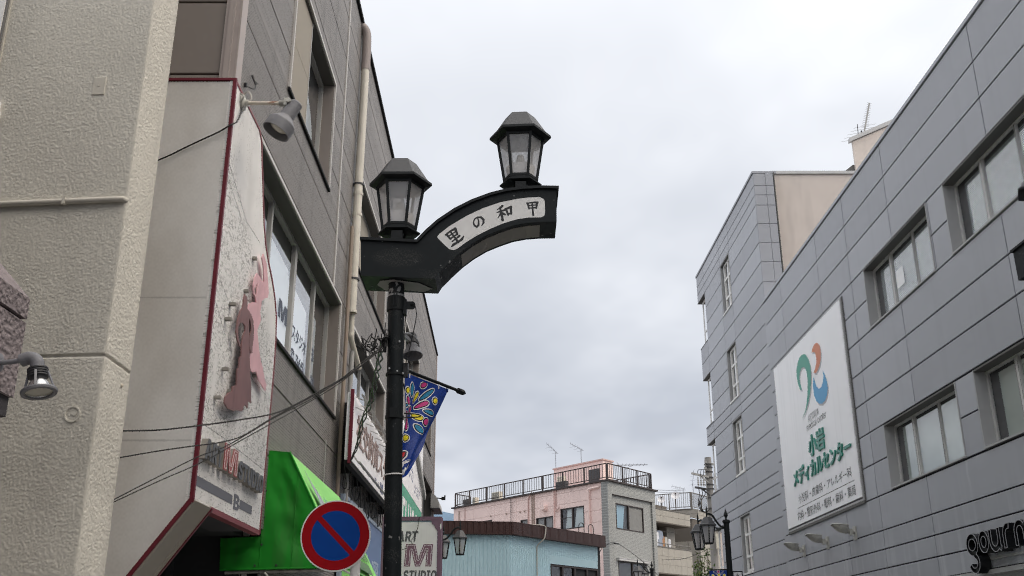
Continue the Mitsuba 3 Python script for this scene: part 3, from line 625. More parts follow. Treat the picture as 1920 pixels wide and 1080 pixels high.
mat('m_bluewall', proc(blueribs), 0.5)
mat('m_sky_blue_roof', (0.28, 0.42, 0.58), 0.5)
mat('m_tan', mottled((0.355, 0.335, 0.30), 0.08, 1.0, 0.12, 2.0), 0.75)
mat('m_tan_joint', (0.20, 0.175, 0.15), 0.8)
mat('m_tan_soffit', (0.13, 0.115, 0.10), 0.8)
mat('m_cream_box', (0.60, 0.57, 0.48), 0.5)
mat('m_dish', (0.62, 0.62, 0.64), 0.4)
mat('m_cloth_white', (0.65, 0.66, 0.70), 0.8)
mat('m_cloth_blue', (0.30, 0.34, 0.42), 0.8)
mat('m_cloth_navy', (0.03, 0.035, 0.06), 0.8)
mat('m_cloth_orange', (0.40, 0.22, 0.12), 0.8)
mat('m_curtain_blue', (0.23, 0.37, 0.47), 0.8)
mat('m_curtain_pale', (0.46, 0.53, 0.54), 0.8)
mat('m_shade_gray', (0.20, 0.20, 0.195), 0.6)
mat('m_concrete', (0.27, 0.26, 0.25), 0.85)
mat('m_porcelain', (0.36, 0.36, 0.36), 0.35)
mat('m_brick_white', (0.70, 0.68, 0.64), 0.8)
mat('m_asphalt', (0.10, 0.10, 0.10), 0.9)
mat('m_pavement', (0.32, 0.31, 0.295), 0.85)
mat('m_ground', (0.15, 0.145, 0.14), 0.9)
mat('m_road_paint', (0.7, 0.7, 0.68), 0.7)
scene['m_leaf'] = {'type': 'twosided', 'bsdf': {'type': 'principled', 'base_color': rgb(0.075, 0.135, 0.03), 'roughness': 0.5}}
scene['m_leaf_light'] = {'type': 'twosided', 'bsdf': {'type': 'principled', 'base_color': rgb(0.17, 0.20, 0.045), 'roughness': 0.5}}
mat('m_bark', (0.07, 0.055, 0.04), 0.9)


# ------------------------------------------------------------------ ground, road, pavements
structure('ground', mesh([(-400, -100, -0.16), (400, -100, -0.16), (400, 900, -0.16), (-400, 900, -0.16)], [(0, 1, 2, 3)]), 'm_ground')
structure('road', box(-0.55, 5.9, -30, 120, -0.15, -0.004), 'm_asphalt')
structure('left_pavement', cat(box(-2.79, -0.62, -30, 90, -0.15, 0.10), box(-0.62, -0.5, -30, 90, -0.15, 0.12)), 'm_pavement')
structure('right_pavement', cat(box(5.97, 7.49, -30, 90, -0.15, 0.10), box(5.85, 5.97, -30, 90, -0.15, 0.12)), 'm_pavement')
structure('road_marking', cat(box(-0.28, -0.13, -30, 120, -0.004, 0.002), box(5.45, 5.6, -30, 120, -0.004, 0.002)), 'm_road_paint')


def cut(rect, holes):
    """The rectangle (u0, u1, z0, z1) less the holes, as rectangles."""
    todo = [rect]
    for h in holes:
        nxt = []
        for r in todo:
            if h[0] >= r[1] or h[1] <= r[0] or h[2] >= r[3] or h[3] <= r[2]:
                nxt.append(r); continue
            a, b, c, d = r
            lo, hi = max(c, h[2]), min(d, h[3])
            if h[2] > c: nxt.append((a, b, c, h[2]))
            if h[3] < d: nxt.append((a, b, h[3], d))
            if h[0] > a: nxt.append((a, h[0], lo, hi))
            if h[1] < b: nxt.append((h[1], b, lo, hi))
        todo = nxt
    return [r for r in todo if r[1] - r[0] > 0.02 and r[3] - r[2] > 0.02]


def ring(F, u0, u1, z0, z1, w, o0, o1):
    """A rectangular frame of four bars butted end to end."""
    return cat(F.box(u0, u1, z0, z0 + w, o0, o1), F.box(u0, u1, z1 - w, z1, o0, o1),
               F.box(u0, u0 + w, z0 + w, z1 - w, o0, o1), F.box(u1 - w, u1, z0 + w, z1 - w, o0, o1))


def liner(F, u0, u1, z0, z1, o0, o1, t=0.02):
    """The reveal that lines an opening."""
    return ring(F, u0, u1, z0, z1, t, o0, o1)


# ------------------------------------------------------------------ the brown-grey studio building on the left
LF = Frame(-2.8, 0, 0, 1)
FF = Frame(-2.8, 8.95, 1, 0)
B = thing('studio_building', 'long grey brown building clad in ribbed siding with a beige drainpipe', 'building')
part(B, 'wall', cat(LF.box(9.0, 37.15, 2.9, 12.2, -7, -0.245), LF.box(11.78, 37.15, 0, 2.9, -7, -0.245), LF.box(9.0, 11.78, 0, 2.9, -7, -1.6)), 'm_dark_room')
open_left = [(11.2, 14.1, 8.39, 10.17), (9.75, 15.74, 5.19, 7.04), (17.28, 21.3, 8.33, 10.05), (17.2, 21.9, 5.45, 7.08), (25.7, 29.9, 8.28, 9.98),
             (31.9, 35.2, 8.16, 9.7), (32.7, 36.4, 4.2, 7.1)]
zs = [0.1, 2.12, 2.96, 3.8, 4.64, 5.48, 6.32, 7.16, 8.0, 8.84, 9.65, 10.47, 11.25, 12.04]
cols = [8.955, 15.11, 22.1, 29.4, 37.15]
for z0, z1 in zip(zs[:-1], zs[1:]):
    for c0, c1 in zip(cols[:-1], cols[1:]):
        if z1 < 3 and c0 < 9: c0 = 11.72
        for a, b, c, d in cut((c0 + 0.004, c1 - 0.004, z0 + 0.008, z1 - 0.007), open_left):
            part(B, 'siding_board', LF.box(a, b, c, d, -0.025, 0.0, 0.005), 'm_siding_ribbed' if d < 5.5 or (d < 8.7 and b < 15.3) else 'm_siding')
part(B, 'siding_backing', cat(*[LF.box(a, b, c, d, -0.06, -0.026) for a, b, c, d in cut((9.0, 37.1, 2.9, 12.1), open_left)]), 'm_black')
top = Polygon([(8.955, 12.05), (37.15, 12.05), (37.15, 12.30), (8.955, 13.05)])
part(B, 'siding_board', LF.prism(top, -0.24, 0.0), 'm_siding')
part(B, 'roof_edge', LF.prism(Polygon([(8.9, 13.05), (37.2, 12.30), (37.2, 12.36), (8.9, 13.12)]), -7, 0.05), 'm_black')
part(B, 'joint_strip', LF.box(15.0, 15.06, 7.10, 12.9, 0.002, 0.02), 'm_trim_light')
part(B, 'joint_strip', LF.box(15.19, 15.22, 3.0, 4.70, 0.002, 0.012), 'm_pipe_gray')
part(B, 'joint_strip', LF.box(36.98, 37.17, 4.0, 12.28, 0.002, 0.03), 'm_trim_brown')
# the end wall that faces the camera, above the signboard
for z0, z1 in ((5.4, 6.35), (6.36, 7.19), (7.2, 8.055), (8.065, 8.92), (8.93, 9.8), (9.81, 10.7), (10.71, 11.6)):
    part(B, 'end_board', FF.box(-4.2, -0.145, z0 + 0.008, z1 - 0.004, -0.045, 0.0, 0.006), 'm_siding_front')
part(B, 'corner_trim', cat(FF.box(-0.15, -0.115, 3, 13, 0.0, 0.022), FF.box(-0.115, -0.05, 3, 13, 0.0, 0.034), FF.box(-0.05, 0.0, 3, 13, -0.1, 0.026), FF.box(0.0, 0.022, 3, 13, -0.16, 0.03)), 'm_trim_brown')


def left_window(u0, u1, z0, z1, frames, film=None, head=True):
    """A sliding window set back 0.19 m; frames: where its uprights stand."""
    w = part(B, 'window', cat(ring(LF, u0 + 0.02, u1 - 0.02, z0 + 0.02, z1 - 0.02, 0.045, -0.235, -0.165),
                              *[LF.box(f - w_ / 2, f + w_ / 2, z0 + 0.065, z1 - 0.065, -0.23, -0.17) for f, w_ in frames]), 'm_frame')
    part(w, 'reveal', liner(LF, u0, u1, z0, z1, -0.238, 0.004), 'm_recess')
    part(w, 'jamb', LF.box(u1 - 0.024, u1 - 0.0205, z0 + 0.02, z1 - 0.02, -0.165, 0.004), 'm_siding_front')
    part(w, 'surround', cat(LF.box(u0 - 0.05, u1 + 0.05, z1, z1 + 0.05, 0.001, 0.03), LF.box(u1, u1 + 0.045, z0 - 0.02, z1, 0.001, 0.03), LF.box(u0 - 0.045, u0, z0 - 0.02, z1, 0.001, 0.03)), 'm_trim_light')
    part(w, 'sill', LF.box(u0 - 0.06, u1 + 0.06, z0 - 0.06, z0 - 0.02, 0.001, 0.035), 'm_black')
    edges = [u0 + 0.065] + [f for f, _ in frames] + [u1 - 0.065]
    for a, b in zip(edges[:-1], edges[1:]):
        part(w, 'pane', LF.put(mesh([(a, z0 + 0.06, -0.2), (b, z0 + 0.06, -0.2), (b, z1 - 0.06, -0.2), (a, z1 - 0.06, -0.2)], [(0, 1, 2, 3)])), 'm_glass')
    return w


w = left_window(11.2, 14.1, 8.39, 10.17, [(12.25, 0.05)])
part(w, 'shutter_board', cat(LF.box(11.225, 12.36, 8.42, 10.14, -0.04, -0.025), LF.box(11.225, 12.36, 9.2, 9.212, -0.025, -0.022)), 'm_board')
part(w, 'shutter_edge', LF.box(12.365, 12.395, 8.42, 10.14, -0.05, -0.02), 'm_frame')
part(w, 'curtain', LF.prism(Polygon([(12.6, 8.46), (13.75, 8.46), (13.75, 9.1), (13.55, 9.35), (12.6, 10.0)]), -0.232, -0.225), 'm_film')
w = left_window(9.75, 15.74, 5.19, 7.04, [(11.62, 0.07), (13.1, 0.13), (14.52, 0.09)])
part(w, 'paper_screen', LF.box(9.85, 11.55, 5.26, 6.55, -0.232, -0.225), 'm_film')
part(w, 'paper_screen', LF.prism(Polygon([(11.67, 5.26), (13.02, 5.26), (13.02, 6.4), (12.9, 6.56), (11.67, 6.62)]), -0.232, -0.225), 'm_film')
part(w, 'paper_screen', LF.prism(Polygon([(13.17, 5.26), (14.25, 5.26), (14.25, 6.4), (13.17, 6.48)]), -0.232, -0.225), 'm_film')
part(w, 'paper_screen', LF.prism(Polygon([(14.6, 5.26), (15.0, 5.26), (15.0, 6.5), (14.6, 6.55)]), -0.232, -0.225), 'm_film')
words = text('ト', 12.02, 12.28, 5.74, 5.99) + text('M', 12.42, 12.92, 5.75, 6.0, 'b') + text('スタジオ', 13.28, 14.26, 5.72, 5.94, bold=14) + text('B', 14.62, 14.85, 5.79, 6.0, 'b') \
    + text('☎365', 13.33, 14.22, 5.42, 5.57, bold=5) if False else \
    text('ト', 12.02, 12.28, 5.74, 5.99) + text('M', 12.42, 12.92, 5.75, 6.0, 'b') + text('スタジオ', 13.28, 14.26, 5.72, 5.94, bold=14) + text('B', 14.62, 14.85, 5.79, 6.0, 'b') + text('☎', 13.3, 13.52, 5.45, 5.6) + text('365', 13.62, 14.2, 5.44, 5.59, 'b') + text('-28', 14.62, 15.0, 5.44, 5.59, 'b')
for g in words:
    part(w, 'character', LF.prism(g, -0.198, -0.1965), 'm_film_text')
w = left_window(17.28, 21.3, 8.33, 10.05, [(17.75, 0.06), (18.3, 0.06), (19.6, 0.06)])
part(w, 'shutter_board', LF.box(18.35, 19.55, 8.4, 9.98, -0.19, -0.172), 'm_board')
part(w, 'curtain', LF.box(17.4, 18.25, 8.4, 9.9, -0.232, -0.225), 'm_film')
w = left_window(17.2, 21.9, 5.45, 7.08, [(18.3, 0.07), (19.5, 0.07), (20.7, 0.07)])
part(w, 'paper_screen', LF.box(17.3, 18.25, 5.5, 6.5, -0.232, -0.225), 'm_film')
part(w, 'paper_screen', LF.box(18.36, 19.1, 5.5, 6.2, -0.232, -0.225), 'm_film')
w = left_window(25.7, 29.9, 8.28, 9.98, [(27.0, 0.07), (28.3, 0.07)])
part(w, 'shutter_board', LF.box(27.1, 28.2, 8.35, 9.9, -0.19, -0.172), 'm_board')
w = left_window(31.9, 35.2, 8.16, 9.7, [(33.4, 0.07)])
part(B, 'doorway_reveal', liner(LF, 32.7, 36.4, 4.2, 7.1, -0.238, 0.004, 0.03), 'm_recess')

# rainwater pipes and conduits on the facade
PX = -2.70
part(B, 'drainpipe', cat(tube([(PX, 16.42, 12.0), (PX, 16.36, 9.4), (PX, 16.36, 7.12)], 0.075, 12), tube([(PX, 16.42, 7.1), (PX, 16.44, 6.75)], 0.045, 10),
                         tube(curve([(PX, 16.44, 6.78), (PX + 0.0, 16.46, 6.66), (PX + 0.05, 16.8, 6.42), (PX + 0.07, 17.0, 6.3)], 12), 0.05, 10)), 'm_pipe', smooth=40)
part(B, 'drainpipe_collar', cat(*[lathe([(0.078, 0), (0.09, 0.0), (0.09, 0.05), (0.078, 0.05)], (PX, 16.37, z), 14) for z in (9.3, 8.9, 7.1)]), 'm_pipe')
part(B, 'pipe_elbow', tube(curve([(PX, 16.42, 11.9), (PX, 16.42, 12.5), (PX - 0.03, 16.4, 12.75), (PX - 0.14, 16.35, 12.86)], 16), 0.085, 12), 'm_elbow', smooth=40)
part(B, 'conduit', tube([(PX - 0.03, 16.12, 8.6), (PX - 0.03, 16.12, 6.0), (PX - 0.03, 16.1, 3.0)], 0.033, 8), 'm_pipe_brown', smooth=40)
part(B, 'conduit', tube([(PX, 16.62, 6.5), (PX, 16.6, 5.0), (PX, 16.9, 3.0)], 0.042, 10), 'm_pipe_gray', smooth=40)
part(B, 'pipe_clip', cat(*[lathe([(0.078, 0), (0.105, 0), (0.105, 0.03), (0.078, 0.03)], (PX, 16.38, z), 14) for z in (9.5, 7.7)]), 'm_gray_dark')
part(B, 'wall_hook', cat(tube(curve([(-2.79, 9.31, 7.28), (-2.72, 9.42, 7.30), (-2.74, 9.53, 7.42)], 8), 0.006, 6), tube([(-2.74, 9.53, 7.42), (-2.78, 9.5, 7.52)], 0.013, 6),
                         tube(curve([(-2.74, 9.53, 7.45), (-2.75, 9.64, 7.50), (-2.78, 9.75, 7.56)], 8), 0.006, 6), box(-2.80, -2.77, 9.295, 9.325, 7.265, 7.305)), 'm_wire', smooth=40)
part(B, 'gutter', LF.prism(LineString([(25.6, 6.5), (28.8, 6.97), (31.5, 6.16)]).buffer(0.001) if False else LineString([(28.6, 7.2), (28.8, 6.97), (31.5, 6.16)]).buffer(0.09, cap_style=2, join_style=2), 0.12, 0.2), 'm_pipe_gray')

# the shop recess under the signboard: painted brick and a dark door
bricks = []
bk = thing('brick_wall', 'patch of white painted brick in the dark doorway left of the green awning', 'wall')
part(bk, 'wall', box(-3.75, -2.95, 11.80, 12.0, 0.0, 3.6), 'm_black')
r = 0
z = 1.2
while z < 3.25:
    x = -3.74 + (0.12 if r % 2 else 0.0)
    while x < -2.98:
        x1 = min(x + 0.225, -2.97)
        part(bk, 'brick', trimesh.Trimesh(*(lambda m: (m.vertices, m.faces))(Frame(0, 11.80, 1, 0).box(x, x1, z, z + 0.088, -0.05, 0.012 + 0.006 * random.random(), 0.006)), process=False), 'm_brick_white')
        x += 0.237
    z += 0.10
    r += 1
single('entrance_door', cat(box(-3.86, -3.79, 11.70, 11.8, 0.1, 3.2), box(-4.7, -3.86, 11.76, 11.8, 0.1, 3.2)), 'm_gray_dark', 'dark door and frame in the shadow below the diagonal edge of the white signboard', 'door')
single('pipe_elbow', tube(curve([(-3.66, 11.3, 3.22), (-3.55, 11.3, 2.98), (-3.35, 11.3, 2.95)], 12), 0.04, 8), 'm_galv', 'bent metal pipe hanging in the dark below the white signboard', 'pipe', smooth=40)

# ------------------------------------------------------------------ the signboard with the dancers
S = thing('dancer_signboard', 'white textured signboard with dark red edging, two pink dancers and raised lettering', 'signboard')
outline = Polygon([(7.56, 2.71), (9.68, 2.71), (9.70, 3.4), (9.72, 4.02), (9.73, 4.3), (9.71, 4.6), (9.66, 4.82), (9.54, 4.98), (9.36, 5.12), (9.18, 5.22), (9.02, 5.33), (8.88, 5.5), (8.74, 5.78), (8.60, 6.06), (8.53, 6.21), (8.42, 6.27), (7.56, 6.27)])
part(S, 'front_panel', LF.prism(outline, 0.40, 0.45), 'm_sign_white')
part(S, 'body', LF.prism(outline.buffer(-0.012).intersection(Polygon([(8.02, 2), (8.02, 7), (12, 7), (12, 2)])), 0.002, 0.40), 'm_gray_dark')
side = Polygon([(-2.352, 2.73), (-2.352, 6.26), (-4.3, 6.26), (-4.3, 0.5), (-4.0, 0.5), (-3.85, 0.65)])
SF = Frame(0, 7.56, 1, 0)
part(S, 'side_panel', SF.prism(side, -0.44, 0.0), 'm_sign_side')
d = np.array([-3.85 + 2.352, 0.65 - 2.73]); d /= np.linalg.norm(d)
nrm = np.array([d[1], -d[0]])
nrm = nrm if nrm[1] < 0 else -nrm


def along(t, e): return (-2.352 + d[0] * t + nrm[0] * e, 2.73 + d[1] * t + nrm[1] * e)


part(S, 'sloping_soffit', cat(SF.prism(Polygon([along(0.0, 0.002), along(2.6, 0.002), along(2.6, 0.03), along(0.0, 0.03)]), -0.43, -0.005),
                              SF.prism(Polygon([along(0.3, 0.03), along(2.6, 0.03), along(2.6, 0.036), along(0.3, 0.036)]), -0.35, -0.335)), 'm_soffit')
part(S, 'red_edging', cat(SF.box(-2.368, -2.338, 2.70, 6.29, -0.02, 0.012), SF.box(-4.3, -2.368, 6.268, 6.29, -0.3, 0.012),
                          SF.prism(Polygon([along(0.0, -0.012), along(2.6, -0.012), along(2.6, 0.012), along(-0.01, 0.02)]), 0.001, 0.014),
                          SF.prism(Polygon([along(0.0, 0.0), along(2.6, 0.0), along(2.6, 0.04), along(0.0, 0.04)]), -0.455, -0.431)), 'm_red_trim')
edge = LineString([(8.03, 2.71), (9.68, 2.71)])
part(S, 'red_edging', LF.prism(edge.buffer(0.022, cap_style=2), 0.38, 0.455), 'm_red_edge')
rim = LineString(list(outline.exterior.coords)[1:-2] + [(7.6, 6.27)])
part(S, 'red_edging', LF.prism(rim.buffer(0.011, join_style=2), 0.36, 0.458), 'm_red_edge')
# plaster joints, the raised lettering and the bars
part(S, 'panel_joint', cat(*[LF.prism(LineString(q).buffer(0.0022), 0.4495, 0.4512) for q in (((7.57, 5.52), (8.3, 5.27), (8.8, 5.28)), ((7.57, 5.40), (8.2, 5.2)), ((7.57, 4.55), (7.95, 4.42)), ((7.57, 4.32), (7.98, 4.12)), ((8.6, 4.0), (9.7, 3.98)), ((7.6, 3.3), (8.2, 3.31), (9.7, 3.29)))]), 'm_gray_dark')
for chs, u0, u1, z0, z1, side_m, face_m in (('ART', 7.59, 8.06, 3.03, 3.19, 'm_letter_side', 'm_letter_gray'), ('M', 8.10, 8.52, 3.035, 3.25, 'm_letter_side', 'm_letter_red'), ('STUDIO', 8.57, 9.46, 3.035, 3.195, 'm_letter_side', 'm_letter_gray')):
    for g in text(chs, u0, u1, z0, z1, 'b', slant=0.0):
        k = part(S, 'letter', LF.prism(g, 0.452, 0.500), side_m)
        part(k, 'face', LF.prism(g, 0.500, 0.507), face_m)
        if chs == 'M':
            inner = g.buffer(-0.012).difference(g.buffer(-0.018))
            part(k, 'outline', LF.prism(inner, 0.507, 0.509), 'm_letter_white')
part(S, 'bar', LF.box(7.59, 8.64, 2.83, 2.905, 0.4505, 0.4535), 'm_bar_gray')
part(S, 'bar', LF.box(8.89, 9.32, 2.83, 2.905, 0.4505, 0.4535), 'm_bar_gray')
part(S, 'letter', LF.prism(text('B', 8.69, 8.87, 2.80, 2.93, 'b')[0], 0.4505, 0.4545), 'm_bar_gray')
dark = [(8.08, 4.51), (8.12, 4.51), (8.17, 4.5), (8.18, 4.47), (8.2, 4.44), (8.19, 4.42), (8.27, 4.42), (8.35, 4.41), (8.41, 4.39), (8.47, 4.32), (8.48, 4.23), (8.47, 4.15), (8.48, 4.11), (8.43, 4.09), (8.37, 4.14), (8.34, 4.21), (8.38, 4.28), (8.35, 4.33), (8.29, 4.37), (8.28, 4.31), (8.34, 4.19), (8.39, 4.08), (8.43, 4.01), (8.46, 3.93), (8.53, 3.84), (8.55, 3.77), (8.59, 3.69), (8.47, 3.68), (8.49, 3.62), (8.41, 3.63), (8.36, 3.61), (8.34, 3.57), (8.29, 3.55), (8.16, 3.53), (8.06, 3.5), (7.89, 3.48), (7.78, 3.5), (7.79, 3.55), (7.87, 3.6), (7.97, 3.64), (7.97, 3.68), (8.08, 3.72), (8.05, 3.84), (8.1, 3.87), (8.09, 3.96), (8.14, 3.98), (8.12, 4.07), (8.13, 4.15), (8.19, 4.22), (8.18, 4.26), (8.09, 4.26), (8.01, 4.23), (7.97, 4.18), (8.0, 4.11), (8.08, 4.07), (8.1, 4.05), (8.06, 4.05), (7.97, 4.08), (7.92, 4.13), (7.94, 4.24), (7.99, 4.33), (8.05, 4.38), (8.06, 4.43), (8.05, 4.46)]
pinkf = [(8.63, 5.1), (8.77, 5.05), (8.86, 4.94), (8.93, 4.83), (8.91, 4.77), (8.79, 4.72), (8.7, 4.66), (8.71, 4.63), (8.68, 4.55), (8.74, 4.5), (8.7, 4.44), (8.64, 4.37), (8.73, 4.25), (8.86, 4.14), (8.95, 4.1), (9.04, 4.03), (9.13, 3.99), (9.12, 3.93), (9.06, 3.93), (9.0, 3.94), (8.83, 3.96), (8.72, 4.01), (8.61, 3.97), (8.55, 3.97), (8.48, 4.0), (8.39, 4.07), (8.42, 4.1), (8.5, 4.16), (8.5, 4.24), (8.44, 4.31), (8.35, 4.38), (8.28, 4.44), (8.3, 4.5), (8.43, 4.56), (8.53, 4.59), (8.47, 4.63), (8.41, 4.63), (8.38, 4.7), (8.4, 4.78), (8.47, 4.85), (8.55, 4.85), (8.68, 4.85), (8.73, 4.86), (8.67, 4.98), (8.58, 5.04)]
hole = Polygon([(8.45, 4.64), (8.42, 4.68), (8.51, 4.77), (8.51, 4.66)])
def nearer(g): return affinity.affine_transform(g, [1.0177, 0, 0, 1.0177, 0, -0.0292])


pk = part(S, 'dancer_figure', LF.prism(nearer(Polygon(pinkf).buffer(0).difference(hole)), 0.490, 0.500), 'm_pink', label='pale pink cut-out dancer with a raised arm')
dk = part(S, 'dancer_figure', LF.prism(nearer(Polygon(dark).buffer(0)), 0.506, 0.516), 'm_rose', label='dusky pink cut-out dancer with a ruffled train')
for fig, o, spots in ((pk, 0.490, ((8.60, 5.04), (8.42, 4.66), (8.75, 4.4), (8.95, 4.03))), (dk, 0.506, ((8.02, 4.40), (7.93, 4.24), (7.99, 4.0 - 0.17), (7.85, 3.56), (8.2, 3.7)))):
    for u, z in spots:
        part(fig, 'bracket', LF.box(u - 0.022, u + 0.022, z - 0.012, z + 0.012, 0.452, o - 0.001), 'm_letter_side')

# its floodlight on an arm, and that lamp's cable
L_ = thing('arm_floodlight', 'old grey bell-shaped floodlight on a rusty arm at the top of the white signboard', 'lamp')
part(L_, 'flange', cat(lathe([(0.0, 0.0), (0.075, 0.0), (0.07, 0.02), (0.03, 0.035), (0.03, 0.06), (0.0, 0.06)], (-2.348, 7.8, 6.19), 16, (1, 0, 0)), tube(curve([(-2.34, 7.8, 6.27), (-2.30, 7.79, 6.30), (-2.27, 7.8, 6.24), (-2.30, 7.8, 6.17)], 14), 0.008, 6),
                       tube(curve([(-2.35, 7.72, 6.24), (-2.31, 7.7, 6.2), (-2.34, 7.72, 6.15)], 10), 0.008, 6)), 'm_galv', smooth=40)
part(L_, 'arm', tube([(-2.29, 7.8, 6.19), (-1.99, 7.8, 6.185)], 0.017, 10), 'm_rusty', smooth=40)
part(L_, 'joint', cat(tube([(-2.02, 7.8, 6.185), (-1.90, 7.8, 6.185)], 0.028, 10), box(-1.975, -1.945, 7.76, 7.84, 6.15, 6.22), tube([(-1.93, 7.74, 6.19), (-1.93, 7.86, 6.19)], 0.022, 8)), 'm_galv', smooth=40)
ax = np.array([-0.44, -0.12, -0.90]); ax /= np.linalg.norm(ax)
part(L_, 'shade', lathe([(0.0, 0.0), (0.05, 0.0), (0.062, 0.012), (0.066, 0.17), (0.072, 0.185), (0.118, 0.235), (0.127, 0.25), (0.127, 0.345), (0.119, 0.345), (0.117, 0.26), (0.06, 0.2)], (-1.875, 7.82, 6.20), 28, ax), 'm_gray_lamp', smooth=35)
part(L_, 'bulb', lathe([(0.10, 0.0), (0.098, 0.02), (0.075, 0.05), (0.04, 0.066), (0.0, 0.072)], np.array([-1.875, 7.82, 6.20]) + ax * 0.25, 24, ax), 'm_lens', smooth=True)
single('lamp_cable', tube(curve([(-2.93, 7.53, 5.487), (-2.813, 7.53, 5.546), (-2.71, 7.54, 5.615), (-2.573, 7.53, 5.684), (-2.436, 7.53, 5.759), (-2.341, 7.53, 5.827), (-2.318, 7.6, 5.89), (-2.323, 7.7, 6.02), (-2.33, 7.78, 6.15)], 50), 0.0075, 6), 'm_wire',
       'black cable sagging across the side of the white signboard from its floodlight', 'cable', smooth=True)

# ------------------------------------------------------------------ the green awning
A = thing('green_awning', 'bright green fabric awning with faded pale green slope behind the round traffic sign', 'awning')
AF = Frame(0, 11.7, 1, 0)


def fabric(p00, p10, p11, p01, n, sag=0.02, seed=1):
    """A patch of cloth between four corners, slightly rumpled."""
    s, t = np.meshgrid(np.linspace(0, 1, n), np.linspace(0, 1, n))
    P = [np.asarray(q, float) for q in (p00, p10, p11, p01)]
    v = ((1 - s) * (1 - t))[..., None] * P[0] + (s * (1 - t))[..., None] * P[1] + (s * t)[..., None] * P[2] + ((1 - s) * t)[..., None] * P[3]
    nn = np.cross(P[1] - P[0], P[3] - P[0]); nn /= np.linalg.norm(nn)
    k = (meshkit.fbm(np.stack([s * 2.4 + t * 3, t * 2.2 - s, 0 * s + seed], -1), 3, seed) - 0.5) * sag * 2 * (np.sin(np.pi * s) * np.sin(np.pi * t)) ** 0.5
    v = (v + k[..., None] * nn).reshape(-1, 3)
    i, j = np.meshgrid(np.arange(n - 1), np.arange(n - 1), indexing='ij')
    f = np.stack([i * n + j, i * n + j + 1, (i + 1) * n + j + 1, (i + 1) * n + j], -1).reshape(-1, 4)
    return mesh(v, f)


part(A, 'side_cloth', cat(fabric((-2.82, 11.7, 2.53), (-1.885, 11.7, 2.57), (-2.56, 11.7, 3.845), (-2.82, 11.7, 3.865), 24, 0.05, 3), fabric((-3.25, 11.7, 2.52), (-2.82, 11.7, 2.53), (-2.82, 11.7, 2.89), (-3.27, 11.7, 2.87), 14, 0.03, 5)), 'm_awning', smooth=True)
part(A, 'slope_cloth', fabric((-1.885, 11.7, 2.57), (-1.885, 15.3, 2.57), (-2.56, 15.3, 3.845), (-2.56, 11.7, 3.845), 24, 0.03, 7), 'm_awning_faded', smooth=True)
part(A, 'top_cloth', fabric((-2.56, 11.7, 3.845), (-2.56, 15.3, 3.845), (-2.8, 15.3, 3.87), (-2.8, 11.7, 3.87), 6, 0.0, 7), 'm_awning_faded', smooth=True)
part(A, 'valance', fabric((-1.885, 11.7, 2.40), (-1.885, 15.3, 2.40), (-1.885, 15.3, 2.57), (-1.885, 11.7, 2.57), 8, 0.01, 7), 'm_awning_faded', smooth=True)
part(A, 'seam', cat(tube([(-2.45, 11.694, 3.63), (-2.45, 11.694, 2.56)], 0.004, 5), tube([(-2.81, 11.694, 2.90), (-2.81, 11.694, 2.54)], 0.004, 5)), 'm_awning')
part(A, 'hem', cat(tube([(-2.56, 11.695, 3.848), (-1.885, 11.695, 2.573)], 0.011, 6), tube([(-3.25, 11.695, 2.525), (-1.885, 11.695, 2.555)], 0.010, 6), tube([(-1.885, 11.7, 2.57), (-1.885, 15.3, 2.57)], 0.010, 6)), 'm_awning', smooth=40)
part(A, 'frame_tube', cat(tube([(-3.2, 11.74, 2.50), (-1.9, 11.74, 2.53)], 0.02, 8), tube([(-1.9, 11.74, 2.53), (-1.9, 15.26, 2.53)], 0.02, 8), tube([(-2.8, 11.74, 2.6), (-2.8, 11.74, 3.8)], 0.02, 8), tube([(-2.7, 11.5, 2.48), (-2.62, 11.5, 2.40), (-2.5, 11.55, 2.40)], 0.012, 6)), 'm_galv', smooth=40)
part(A, 'grommet', cat(*[lathe([(0.0, 0.0), (0.013, 0.0), (0.012, 0.005), (0.0, 0.006)], (x, 11.692, z), 8, (0, -1, 0)) for x, z in ((-2.80, 3.4), (-2.80, 3.1), (-2.80, 2.8), (-2.86, 2.57), (-2.62, 2.575), (-2.2, 2.58))]), 'm_gray_dark')


def slope_pt(y, t, e=0.012):
    return (-1.885 - 0.675 * t + e * 0.884, y, 2.57 + 1.275 * t + e * 0.468)


def slope_patch(poly, e=0.035):
    m = extrude(poly, 0.0, 0.004)
    return trimesh.Trimesh([slope_pt(a, b, e + c) for a, b, c in m.vertices], m.faces, process=False)


part(A, 'print', slope_patch(unary_union([Polygon([(11.98, 0.86), (12.05, 0.78), (12.2, 0.72), (12.42, 0.5), (12.3, 0.40), (12.0, 0.3), (11.95, 0.45), (12.05, 0.6)]), Polygon([(12.25, 0.72), (12.5, 0.6), (12.62, 0.45), (12.55, 0.42), (12.35, 0.56)])])), 'm_awning_print')
part(A, 'print', slope_patch(unary_union([Polygon([(12.7 + 0.16 * k, 0.70 - 0.02 * k), (12.86 + 0.16 * k, 0.58 - 0.03 * k), (12.9 + 0.16 * k, 0.50 - 0.03 * k), (12.72 + 0.16 * k, 0.62 - 0.02 * k)]) for k in range(3)])), 'm_awning_print_blue')
part(A, 'print', slope_patch(unary_union([Polygon([(13.7 + 0.2 * k, 0.36), (13.82 + 0.2 * k, 0.36), (13.86 + 0.2 * k, 0.2), (13.78 + 0.2 * k, 0.18)]) for k in range(5)] + [Polygon([(13.2 + 0.17 * k, 0.13), (13.33 + 0.17 * k, 0.13), (13.33 + 0.17 * k, 0.06), (13.2 + 0.17 * k, 0.06)]).buffer(0.02) for k in range(7)])), 'm_awning_print_dark')

